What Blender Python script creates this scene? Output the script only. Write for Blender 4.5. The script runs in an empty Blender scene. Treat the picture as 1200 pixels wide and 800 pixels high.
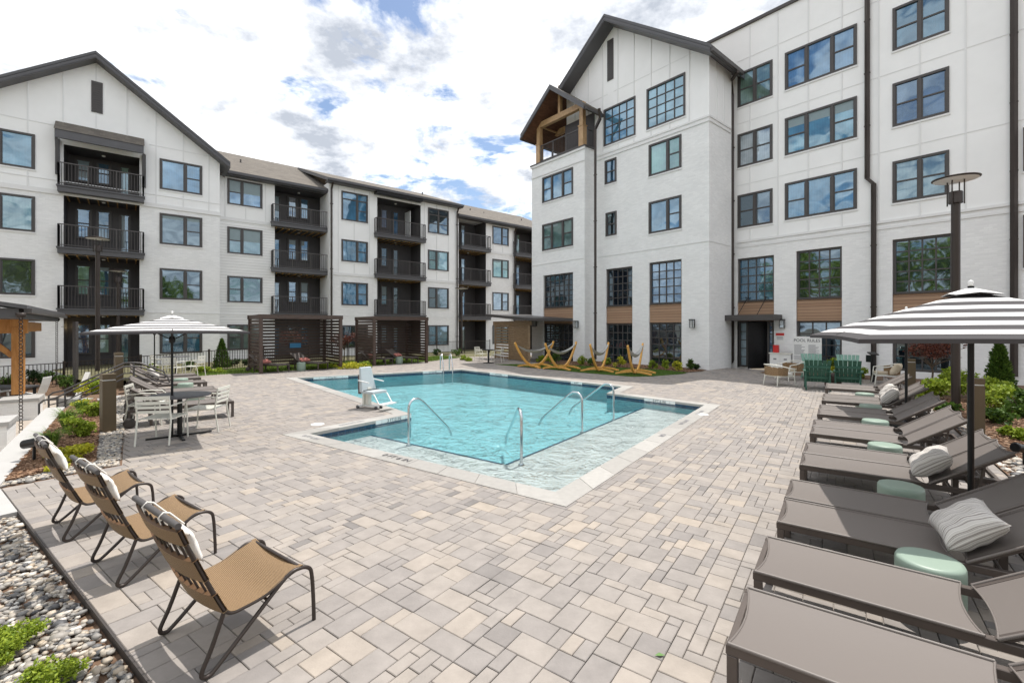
import bpy, bmesh, math, random
import numpy as np
from mathutils import Vector, Matrix
from mathutils.geometry import tessellate_polygon
random.seed(7); rng = np.random.default_rng(7)
R = math.radians
S = bpy.context.scene
C = S.collection
# ------------------------------------------------------------------ camera
CAMH, FPX, HZ = 1.95, 534.0, 383.0
cam = bpy.data.cameras.new("camera"); co = bpy.data.objects.new("camera", cam); C.objects.link(co)
co.location = (0, 0, CAMH); co.rotation_euler = (R(90), 0, 0)
cam.sensor_width = 36; cam.lens = FPX/1200*36; cam.shift_y = -(400-HZ)/1200
cam.clip_end = 3000; cam.clip_start = 0.05
S.camera = co
# ------------------------------------------------------------------ sun and sky
SUN_EL, SUN_AZ = 69.0, 52.0      # azimuth: degrees from +X towards +Y
sx, sy = math.cos(R(SUN_AZ)), math.sin(R(SUN_AZ))
sd = Vector((sx*math.cos(R(SUN_EL)), sy*math.cos(R(SUN_EL)), math.sin(R(SUN_EL))))
sun = bpy.data.lights.new("sun", 'SUN'); so = bpy.data.objects.new("sun", sun); C.objects.link(so)
sun.energy = 2.45; sun.angle = R(0.6); sun.color = (1, .955, .89)
so.rotation_euler = (-sd).to_track_quat('-Z', 'Y').to_euler(); so.location = (20, 20, 60)
W = bpy.data.worlds.new("World"); S.world = W; W.use_nodes = True
nt = W.node_tree; N = nt.nodes; L = nt.links; N.clear()
out = N.new('ShaderNodeOutputWorld')
sky = N.new('ShaderNodeTexSky'); sky.sky_type = 'NISHITA'; sky.sun_disc = False
sky.sun_elevation = R(SUN_EL); sky.sun_rotation = R(90-SUN_AZ)
b1n = N.new('ShaderNodeBackground'); b1n.inputs[1].default_value = .085
L.new(sky.outputs[0], b1n.inputs[0])
tc = N.new('ShaderNodeTexCoord'); sep = N.new('ShaderNodeSeparateXYZ'); L.new(tc.outputs['Generated'], sep.inputs[0])
def wm(op, a, b=None, clamp=False):
    n = N.new('ShaderNodeMath'); n.operation = op; n.use_clamp = clamp
    for i, v in enumerate((a, b)):
        if v is None: continue
        if isinstance(v, (int, float)): n.inputs[i].default_value = v
        else: L.new(v, n.inputs[i])
    return n.outputs[0]
zz = wm('ADD', wm('MAXIMUM', sep.outputs[2], 0.0), .16)
cx = wm('DIVIDE', sep.outputs[0], zz); cy = wm('DIVIDE', sep.outputs[1], zz)
cmb = N.new('ShaderNodeCombineXYZ'); L.new(cx, cmb.inputs[0]); L.new(cy, cmb.inputs[1]); cmb.inputs[2].default_value = 3.7
n1 = N.new('ShaderNodeTexNoise'); n1.inputs['Scale'].default_value = 2.6; n1.inputs['Detail'].default_value = 12; n1.inputs['Roughness'].default_value = .60
n1.inputs['Distortion'].default_value = .25
L.new(cmb.outputs[0], n1.inputs['Vector'])
r1 = N.new('ShaderNodeValToRGB'); r1.color_ramp.elements[0].position = .37; r1.color_ramp.elements[1].position = .45
r1.color_ramp.elements[0].color = (0,0,0,1); r1.color_ramp.elements[1].color = (1,1,1,1)
L.new(n1.outputs[0], r1.inputs[0])
n2 = N.new('ShaderNodeTexNoise'); n2.inputs['Scale'].default_value = 3.6; n2.inputs['Detail'].default_value = 12; n2.inputs['Roughness'].default_value = .62
mp = N.new('ShaderNodeMapping'); mp.inputs['Location'].default_value = (3.1, 1.7, .4); L.new(cmb.outputs[0], mp.inputs[0]); L.new(mp.outputs[0], n2.inputs['Vector'])
r2 = N.new('ShaderNodeValToRGB'); r2.color_ramp.elements[0].position = .34; r2.color_ramp.elements[1].position = .68
r2.color_ramp.elements[0].color = (.30, .325, .37, 1); r2.color_ramp.elements[1].color = (1, 1, 1, 1)
L.new(n2.outputs[0], r2.inputs[0])
b2n = N.new('ShaderNodeBackground'); b2n.inputs[1].default_value = 1.02; L.new(r2.outputs[0], b2n.inputs[0])
mxs = N.new('ShaderNodeMixShader'); L.new(r1.outputs[0], mxs.inputs[0]); L.new(b1n.outputs[0], mxs.inputs[1]); L.new(b2n.outputs[0], mxs.inputs[2])
L.new(mxs.outputs[0], out.inputs[0])
S.view_settings.view_transform = 'Standard'; S.view_settings.look = 'None'
S.view_settings.exposure = 0.97; S.view_settings.gamma = 1
S.render.engine = 'CYCLES'; S.cycles.max_bounces = 8; S.cycles.transparent_max_bounces = 16

# ------------------------------------------------------------------ frames of reference
def unit(a): return Vector((math.cos(R(a)), math.sin(R(a)), 0))
AE, AB = 54.35, 39.9
e1, e2 = unit(AE), unit(AE+90)        # pavers, shelf of the pool, rows of loungers
b1, b2 = unit(AB), unit(AB+90)        # buildings and main basin
def E(a, b, z=0): return e1*a + e2*b + Vector((0, 0, z))
def P(px, py, z=0):                   # a point seen at a pixel, on the level z
    D = FPX*(CAMH-z)/(py-HZ); return Vector(((px-600)/FPX*D, D, z))
def Q(px, D, z=0): return Vector(((px-600)/FPX*D, D, z))

# ------------------------------------------------------------------ materials
MAT = {}
def nd(t, kind, **kw):
    n = t.nodes.new(kind)
    for k, v in kw.items():
        if k.startswith('i_'):
            key = k[2:].replace('_', ' '); n.inputs[key].default_value = v
        else: setattr(n, k, v)
    return n
def mat(name, col=(.5,.5,.5), rough=.6, metal=0, spec=.5, var=0, vscale=6, bump=0, bscale=40, coords='Object', ior=None, dirt=None):
    m = bpy.data.materials.new(name); m.use_nodes = True; t = m.node_tree; p = t.nodes['Principled BSDF']
    p.inputs['Base Color'].default_value = (*col, 1); p.inputs['Roughness'].default_value = rough
    p.inputs['Metallic'].default_value = metal; p.inputs['Specular IOR Level'].default_value = spec
    if ior: p.inputs['IOR'].default_value = ior
    tcn = nd(t, 'ShaderNodeTexCoord')
    if var:
        n = nd(t, 'ShaderNodeTexNoise', i_Scale=vscale, i_Detail=6, i_Roughness=.6); t.links.new(tcn.outputs[coords], n.inputs['Vector'])
        r = nd(t, 'ShaderNodeValToRGB'); r.color_ramp.elements[0].position = .3; r.color_ramp.elements[1].position = .7
        r.color_ramp.elements[0].color = (*[max(0, c*(1-var)) for c in col], 1); r.color_ramp.elements[1].color = (*[min(1, c*(1+var)) for c in col], 1)
        t.links.new(n.outputs[0], r.inputs[0]); t.links.new(r.outputs[0], p.inputs['Base Color'])
    if bump:
        n = nd(t, 'ShaderNodeTexNoise', i_Scale=bscale, i_Detail=4); t.links.new(tcn.outputs[coords], n.inputs['Vector'])
        b = nd(t, 'ShaderNodeBump', i_Strength=bump, i_Distance=.01); t.links.new(n.outputs[0], b.inputs['Height']); t.links.new(b.outputs[0], p.inputs['Normal'])
    MAT[name] = m; return m
def P_(m): return m.node_tree, m.node_tree.nodes['Principled BSDF']
def leafmat(name, c0, c1, tr=.25):
    m = mat(name, c0, .55, spec=.3); t, p = P_(m)
    a = nd(t, 'ShaderNodeAttribute', attribute_name='rnd'); r = nd(t, 'ShaderNodeValToRGB')
    r.color_ramp.elements[0].color = (*c0, 1); r.color_ramp.elements[1].color = (*c1, 1)
    t.links.new(a.outputs['Fac'], r.inputs[0]); t.links.new(r.outputs[0], p.inputs['Base Color'])
    tl = nd(t, 'ShaderNodeBsdfTranslucent'); t.links.new(r.outputs[0], tl.inputs[0])
    mx = nd(t, 'ShaderNodeMixShader'); mx.inputs[0].default_value = tr
    o = t.nodes['Material Output']; t.links.new(p.outputs[0], mx.inputs[1]); t.links.new(tl.outputs[0], mx.inputs[2]); t.links.new(mx.outputs[0], o.inputs[0])
    return m
def rndmat(name, stops, rough=.7, var=.12, vs=30, bump=.2, bs=60, spec=.4):
    m = mat(name, stops[0][1], rough, spec=spec); t, p = P_(m)
    a = nd(t, 'ShaderNodeAttribute', attribute_name='rnd'); r = nd(t, 'ShaderNodeValToRGB')
    el = r.color_ramp.elements
    el[0].position, el[0].color = stops[0][0], (*stops[0][1], 1); el[1].position, el[1].color = stops[-1][0], (*stops[-1][1], 1)
    for q, c in stops[1:-1]: x = el.new(q); x.color = (*c, 1)
    t.links.new(a.outputs['Fac'], r.inputs[0])
    tcn = nd(t, 'ShaderNodeTexCoord'); n = nd(t, 'ShaderNodeTexNoise', i_Scale=vs, i_Detail=6, i_Roughness=.65); t.links.new(tcn.outputs['Object'], n.inputs['Vector'])
    r3 = nd(t, 'ShaderNodeMapRange'); r3.inputs['From Min'].default_value = .25; r3.inputs['From Max'].default_value = .75
    r3.inputs['To Min'].default_value = 1-var; r3.inputs['To Max'].default_value = 1+var; t.links.new(n.outputs[0], r3.inputs[0])
    mx = nd(t, 'ShaderNodeMix', data_type='RGBA', blend_type='MULTIPLY'); mx.inputs[0].default_value = 1
    t.links.new(r.outputs[0], mx.inputs[6]); t.links.new(r3.outputs[0], mx.inputs[7]); t.links.new(mx.outputs[2], p.inputs['Base Color'])
    if bump:
        n = nd(t, 'ShaderNodeTexNoise', i_Scale=bs, i_Detail=4); t.links.new(tcn.outputs['Object'], n.inputs['Vector'])
        b = nd(t, 'ShaderNodeBump', i_Strength=bump, i_Distance=.004); t.links.new(n.outputs[0], b.inputs['Height']); t.links.new(b.outputs[0], p.inputs['Normal'])
    return m
def uvbrick(name, col, bw, rh, mortar, strength, c2=None, offs=.5, rough=.7, dark=.93, stain=.05):
    """painted masonry or boards laid out in metres on the UV map"""
    m = mat(name, col, rough, spec=.35); t, p = P_(m)
    uv = nd(t, 'ShaderNodeUVMap', uv_map='uv')
    br = nd(t, 'ShaderNodeTexBrick', offset=offs); br.inputs['Scale'].default_value = 1; br.inputs['Brick Width'].default_value = bw; br.inputs['Row Height'].default_value = rh
    br.inputs['Mortar Size'].default_value = mortar; br.inputs['Mortar Smooth'].default_value = .3
    c2 = c2 or tuple(c*.96 for c in col)
    br.inputs['Color1'].default_value = (*col, 1); br.inputs['Color2'].default_value = (*c2, 1); br.inputs['Mortar'].default_value = (*[c*dark for c in col], 1)
    t.links.new(uv.outputs[0], br.inputs['Vector'])
    n = nd(t, 'ShaderNodeTexNoise', i_Scale=.9, i_Detail=6, i_Roughness=.6); t.links.new(uv.outputs[0], n.inputs['Vector'])
    mr = nd(t, 'ShaderNodeMapRange'); mr.inputs['From Min'].default_value = .3; mr.inputs['From Max'].default_value = .7; mr.inputs['To Min'].default_value = 1-stain; mr.inputs['To Max'].default_value = 1+stain*.5
    t.links.new(n.outputs[0], mr.inputs[0])
    mx = nd(t, 'ShaderNodeMix', data_type='RGBA', blend_type='MULTIPLY'); mx.inputs[0].default_value = 1
    t.links.new(br.outputs[0], mx.inputs[6]); t.links.new(mr.outputs[0], mx.inputs[7]); t.links.new(mx.outputs[2], p.inputs['Base Color'])
    b = nd(t, 'ShaderNodeBump', i_Strength=strength, i_Distance=.006); b.invert = True
    t.links.new(br.outputs['Fac'], b.inputs['Height']); t.links.new(b.outputs[0], p.inputs['Normal'])
    return m
WHITE = (.87, .87, .862)
uvbrick('white_brick', WHITE, .22, .075, .010, .35, c2=(.79, .79, .785))
uvbrick('white_siding', (.87, .87, .86), 40, .17, .012, .9, dark=.7)
mat('white_panel', (.87, .87, .862), .6, var=.035, vscale=.8, coords='Object')
mat('white_trim', (.76, .76, .755), .5)
mat('charcoal_trim', (.062, .056, .054), .45, spec=.5, var=.1, vscale=2)
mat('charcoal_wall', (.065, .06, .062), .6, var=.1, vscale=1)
mat('grey_fascia', (.085, .084, .09), .45, var=.08, vscale=2)
mat('bronze_metal', (.045, .034, .029), .4, metal=.3, var=.12, vscale=3)
mat('black_metal', (.012, .012, .013), .35, metal=.4)
mat('rail_metal', (.085, .078, .076), .4, metal=.3)
mat('steel', (.62, .63, .64), .16, metal=1)
mat('taupe_metal', (.095, .076, .066), .42, metal=.25, var=.06, vscale=8)
mat('joist_wood', (.42, .26, .10), .7, var=.3, vscale=3)
mat('concrete', (.33, .32, .31), .8, var=.08, vscale=3, bump=.3, bscale=60)
mat('pale_concrete', (.42, .41, .395), .8, var=.05, vscale=3, bump=.2, bscale=60)
mat('coping', (.66, .64, .60), .65, var=.07, vscale=4, bump=.2, bscale=50)
mat('white_paint', (.78, .78, .76), .45, var=.03, vscale=5)
mat('cream_paint', (.70, .69, .62), .4)
mat('red_paint', (.55, .02, .02), .35)
mat('ink', (.03, .03, .035), .6)
mat('grey_ink', (.22, .22, .24), .7)
mat('sage', (.25, .325, .265), .45, var=.02, vscale=4)
mat('green_plastic', (.018, .085, .055), .5, var=.15, vscale=9)
mat('light_green_plastic', (.17, .31, .25), .5, var=.1, vscale=9)
mat('rubber', (.05, .042, .038), .6)
mat('bar_grip', (.075, .068, .066), .6)
mat('blind', (.22, .29, .31), .25, var=.05, vscale=3)
mat('sling_edge', (.05,.042,.038), .6)
mat('terracotta', (.10, .055, .045), .5, var=.2, vscale=20)
mat('bark', (.11, .08, .055), .9, var=.3, vscale=12, bump=.6, bscale=30)
mat('white_cushion', (.74, .71, .66), .9, bump=.3, bscale=150)
mat('pink_cushion', (.62, .24, .20), .9, var=.08, vscale=10, bump=.3, bscale=150)
mat('beige_cushion', (.50, .42, .31), .9, var=.08, vscale=10, bump=.3, bscale=150)
mat('hammock_rope', (.42, .42, .40), .9, bump=.5, bscale=90)
mat('towel_blue', (.08, .28, .50), .9)
def woodmat(name, c0, c1, sc=(1, 1, 14), rough=.5, bumpk=.15):
    m = mat(name, c0, rough); t, p = P_(m); tcn = nd(t, 'ShaderNodeTexCoord'); mpn = nd(t, 'ShaderNodeMapping'); mpn.inputs['Scale'].default_value = sc
    t.links.new(tcn.outputs['Object'], mpn.inputs[0])
    n = nd(t, 'ShaderNodeTexNoise', i_Scale=1.6, i_Detail=7, i_Roughness=.6, i_Distortion=.6); t.links.new(mpn.outputs[0], n.inputs['Vector'])
    r = nd(t, 'ShaderNodeValToRGB'); r.color_ramp.elements[0].position = .3; r.color_ramp.elements[1].position = .7
    r.color_ramp.elements[0].color = (*c0, 1); r.color_ramp.elements[1].color = (*c1, 1)
    t.links.new(n.outputs[0], r.inputs[0]); t.links.new(r.outputs[0], p.inputs['Base Color'])
    b = nd(t, 'ShaderNodeBump', i_Strength=bumpk, i_Distance=.003); t.links.new(n.outputs[0], b.inputs['Height']); t.links.new(b.outputs[0], p.inputs['Normal'])
    return m
woodmat('honey_wood', (.60, .28, .05), (.80, .46, .12), (6, 6, 6))
woodmat('orange_wood', (.40, .155, .03), (.60, .29, .085), (9, 9, 1.5))
woodmat('pale_timber', (.36, .21, .095), (.55, .37, .20), (7, 7, 2))
woodmat('soffit_wood', (.075, .032, .018), (.16, .075, .043), (2, 2, 9))
woodmat('grey_timber', (.15, .095, .05), (.27, .18, .10), (2, 2, 16))
woodmat('brown_slat', (.055, .032, .024), (.09, .056, .042), (2, 2, 10))
def cladding():
    m = uvbrick('wood_cladding', (.40, .255, .165), 60, .135, .009, .8, c2=(.33, .20, .125), dark=.35, rough=.55, stain=.05); t, p = P_(m)
    return m
cladding()
def glassmat(name, rough=.03, ior=2.3, wav=.012):
    m = mat(name, (.02,.03,.035), rough, ior=ior); t, p = P_(m)
    p.inputs['Specular Tint'].default_value = (.66, .85, 1, 1)  # blue of a reflected sky is put into the specular tint
    oi = nd(t, 'ShaderNodeObjectInfo'); tcn = nd(t, 'ShaderNodeTexCoord'); uv = nd(t, 'ShaderNodeUVMap', uv_map='uv')
    w = nd(t, 'ShaderNodeTexWave', i_Scale=3.1, i_Distortion=1.5, i_Detail=1); w.bands_direction = 'X'; t.links.new(uv.outputs[0], w.inputs['Vector'])
    mr = nd(t, 'ShaderNodeMapRange'); mr.inputs['To Min'].default_value = .94; mr.inputs['To Max'].default_value = 1.04; t.links.new(w.outputs['Fac'], mr.inputs[0])
    n = nd(t, 'ShaderNodeTexNoise', i_Scale=1.3, i_Detail=3); t.links.new(uv.outputs[0], n.inputs['Vector'])
    mr2 = nd(t, 'ShaderNodeMapRange'); mr2.inputs['From Min'].default_value=.35; mr2.inputs['From Max'].default_value=.65; mr2.inputs['To Min'].default_value = .6; mr2.inputs['To Max'].default_value = 1.25; t.links.new(n.outputs[0], mr2.inputs[0])
    mm = nd(t, 'ShaderNodeMath', operation='MULTIPLY'); t.links.new(mr.outputs[0], mm.inputs[0]); t.links.new(mr2.outputs[0], mm.inputs[1])
    mx = nd(t, 'ShaderNodeMix', data_type='RGBA', blend_type='MULTIPLY'); mx.inputs[0].default_value = 1
    t.links.new(oi.outputs['Color'], mx.inputs[6]); t.links.new(mm.outputs[0], mx.inputs[7]); t.links.new(mx.outputs[2], p.inputs['Base Color'])
    n = nd(t, 'ShaderNodeTexNoise', i_Scale=1.1, i_Detail=1); t.links.new(tcn.outputs['Object'], n.inputs['Vector'])
    b = nd(t, 'ShaderNodeBump', i_Strength=1, i_Distance=wav); t.links.new(n.outputs[0], b.inputs['Height']); t.links.new(b.outputs[0], p.inputs['Normal'])
glassmat('glass', ior=2.9)
def stripes(name, attr_z=True):
    m = mat(name, (.8,.8,.8), .85, spec=.2); t, p = P_(m)
    a = nd(t, 'ShaderNodeUVMap', uv_map='uv'); s = nd(t, 'ShaderNodeSeparateXYZ'); t.links.new(a.outputs[0], s.inputs[0])
    f = nd(t, 'ShaderNodeMath', operation='FRACT'); t.links.new(s.outputs[1], f.inputs[0])
    g = nd(t, 'ShaderNodeMath', operation='GREATER_THAN'); g.inputs[1].default_value = .48; t.links.new(f.outputs[0], g.inputs[0])
    mx = nd(t, 'ShaderNodeMix', data_type='RGBA'); mx.inputs[6].default_value = (.80, .79, .78, 1); mx.inputs[7].default_value = (.085, .08, .083, 1)
    t.links.new(g.outputs[0], mx.inputs[0]); t.links.new(mx.outputs[2], p.inputs['Base Color'])
    tl = nd(t, 'ShaderNodeBsdfTranslucent'); t.links.new(mx.outputs[2], tl.inputs[0])
    ms = nd(t, 'ShaderNodeMixShader'); ms.inputs[0].default_value = .12
    t.links.new(p.outputs[0], ms.inputs[1]); t.links.new(tl.outputs[0], ms.inputs[2]); t.links.new(ms.outputs[0], t.nodes['Material Output'].inputs[0])
stripes('striped_canvas')
def slingmat(name, c):
    m = mat(name, c, .5, spec=.5); t, p = P_(m); uv = nd(t, 'ShaderNodeUVMap', uv_map='uv')
    ck = nd(t, 'ShaderNodeTexChecker', i_Scale=260); ck.inputs['Color1'].default_value = (*c, 1); ck.inputs['Color2'].default_value = (*[q*.84 for q in c], 1)
    t.links.new(uv.outputs[0], ck.inputs['Vector']); t.links.new(ck.outputs[0], p.inputs['Base Color'])
slingmat('sling', (.160, .137, .123))
def pillowmat():
    m = mat('striped_pillow', (.6,.57,.53), .9, spec=.2); t, p = P_(m); uv = nd(t, 'ShaderNodeUVMap', uv_map='uv')
    s = nd(t, 'ShaderNodeSeparateXYZ'); t.links.new(uv.outputs[0], s.inputs[0])
    cm = nd(t, 'ShaderNodeCombineXYZ'); t.links.new(s.outputs[0], cm.inputs[0])
    n = nd(t, 'ShaderNodeTexNoise', i_Scale=75, i_Detail=2); t.links.new(cm.outputs[0], n.inputs['Vector'])
    r = nd(t, 'ShaderNodeValToRGB'); r.color_ramp.interpolation = 'CONSTANT'; el = r.color_ramp.elements
    el[0].position = 0; el[0].color = (.30, .27, .25, 1); el[1].position = .44; el[1].color = (.60, .57, .53, 1)
    x = el.new(.50); x.color = (.46, .43, .41, 1); x = el.new(.55); x.color = (.68, .65, .61, 1)
    t.links.new(n.outputs[0], r.inputs[0]); t.links.new(r.outputs[0], p.inputs['Base Color'])
pillowmat()
def wickermat():
    m = mat('wicker', (.42, .27, .125), .6); t, p = P_(m); uv = nd(t, 'ShaderNodeUVMap', uv_map='uv')
    w = nd(t, 'ShaderNodeTexWave', i_Scale=42, i_Distortion=.5); w.bands_direction = 'Y'; t.links.new(uv.outputs[0], w.inputs['Vector'])
    w2 = nd(t, 'ShaderNodeTexWave', i_Scale=42, i_Distortion=.5); w2.bands_direction = 'X'; t.links.new(uv.outputs[0], w2.inputs['Vector'])
    mm = nd(t, 'ShaderNodeMath', operation='MULTIPLY'); t.links.new(w.outputs['Fac'], mm.inputs[0]); t.links.new(w2.outputs['Fac'], mm.inputs[1])
    r = nd(t, 'ShaderNodeValToRGB'); r.color_ramp.elements[0].color = (.11, .055, .022, 1); r.color_ramp.elements[1].color = (.54, .37, .19, 1); r.color_ramp.elements[1].position = .7
    t.links.new(mm.outputs[0], r.inputs[0]); t.links.new(r.outputs[0], p.inputs['Base Color'])
    b = nd(t, 'ShaderNodeBump', i_Strength=.8, i_Distance=.004); t.links.new(mm.outputs[0], b.inputs['Height']); t.links.new(b.outputs[0], p.inputs['Normal'])
wickermat()
def watermat(name, tint, ws=1.0):
    m = bpy.data.materials.new(name); m.use_nodes = True; t = m.node_tree; t.nodes.clear(); MAT[name] = m
    o = nd(t, 'ShaderNodeOutputMaterial'); tr = nd(t, 'ShaderNodeBsdfTransparent'); tr.inputs[0].default_value = (*tint, 1)
    gl = nd(t, 'ShaderNodeBsdfGlossy'); gl.inputs['Roughness'].default_value = .05
    tcn = nd(t, 'ShaderNodeTexCoord')
    n = nd(t, 'ShaderNodeTexNoise', i_Scale=2.3*ws, i_Detail=4, i_Roughness=.6, i_Distortion=1.2); t.links.new(tcn.outputs['Object'], n.inputs['Vector'])
    n2 = nd(t, 'ShaderNodeTexNoise', i_Scale=8*ws, i_Detail=3, i_Distortion=.8); t.links.new(tcn.outputs['Object'], n2.inputs['Vector'])
    b = nd(t, 'ShaderNodeBump', i_Strength=1, i_Distance=.16); t.links.new(n.outputs[0], b.inputs['Height'])
    bb = nd(t, 'ShaderNodeBump', i_Strength=.9, i_Distance=.035); t.links.new(n2.outputs[0], bb.inputs['Height']); t.links.new(b.outputs[0], bb.inputs['Normal'])
    fr = nd(t, 'ShaderNodeFresnel'); fr.inputs[0].default_value = 1.33; t.links.new(bb.outputs[0], fr.inputs['Normal']); t.links.new(bb.outputs[0], gl.inputs['Normal'])
    mx = nd(t, 'ShaderNodeMixShader'); t.links.new(fr.outputs[0], mx.inputs[0]); t.links.new(tr.outputs[0], mx.inputs[1]); t.links.new(gl.outputs[0], mx.inputs[2])
    t.links.new(mx.outputs[0], o.inputs[0])
watermat('water', (.90, .965, .975))
uvbrick('navy_tile', (.012, .035, .075), .15, .15, .006, .3, c2=(.02, .065, .11), offs=0, rough=.2, dark=3.0)
def plaster():
    m = mat('pool_plaster', (.20, .45, .49), .6, var=.08, vscale=1.2)
    m = mat('shelf_plaster', (.47, .475, .465), .6, var=.08, vscale=2)
plaster()
def shingles():
    m = uvbrick('shingles', (.175, .155, .13), .32, .14, .006, .8, c2=(.125, .11, .095), rough=.9, dark=.6, stain=.15)
shingles()
leafmat('leaf_bright', (.13, .20, .015), (.34, .42, .04)); leafmat('leaf_green', (.03, .075, .012), (.12, .20, .03))
leafmat('leaf_dark', (.015, .04, .012), (.05, .10, .025)); leafmat('leaf_yellow', (.30, .32, .02), (.62, .58, .05))
leafmat('leaf_red', (.06, .015, .012), (.17, .055, .03)); leafmat('grass_blade', (.07, .14, .02), (.22, .32, .05))
rndmat('mulch_mat', [(0, (.10, .05, .028)), (.5, (.23, .13, .075)), (1, (.40, .26, .17))], .95, .2, 20, .5)
mat('mulch_base', (.15, .09, .055), .95, var=.4, vscale=14, bump=1, bscale=40)
mat('lawn_mat', (.13, .12, .06), .95, var=.35, vscale=5, bump=1, bscale=80)
mat('turf_mat', (.055, .12, .02), .9, var=.2, vscale=9, bump=1, bscale=120)
mat('soil', (.16, .13, .09), .95, var=.2, vscale=1)
rndmat('pebble_mat', [(0, (.08, .08, .085)), (.25, (.23, .22, .21)), (.5, (.36, .33, .29)), (.75, (.45, .37, .28)), (1, (.62, .60, .56))], .55, .18, 22, .15)
rndmat('paver_mat', [(0, (.18, .165, .156)), (.25, (.24, .218, .204)), (.55, (.278, .25, .228)), (.8, (.312, .274, .24)), (1, (.34, .292, .245))], .75, .17, 5, .35, 70)
def lamp_mat(name, col, e):
    m = mat(name, col, .4); p = m.node_tree.nodes['Principled BSDF']; p.inputs['Emission Color'].default_value = (*col, 1); p.inputs['Emission Strength'].default_value = e
lamp_mat('warm_bulb', (1, .75, .4), 6)

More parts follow.
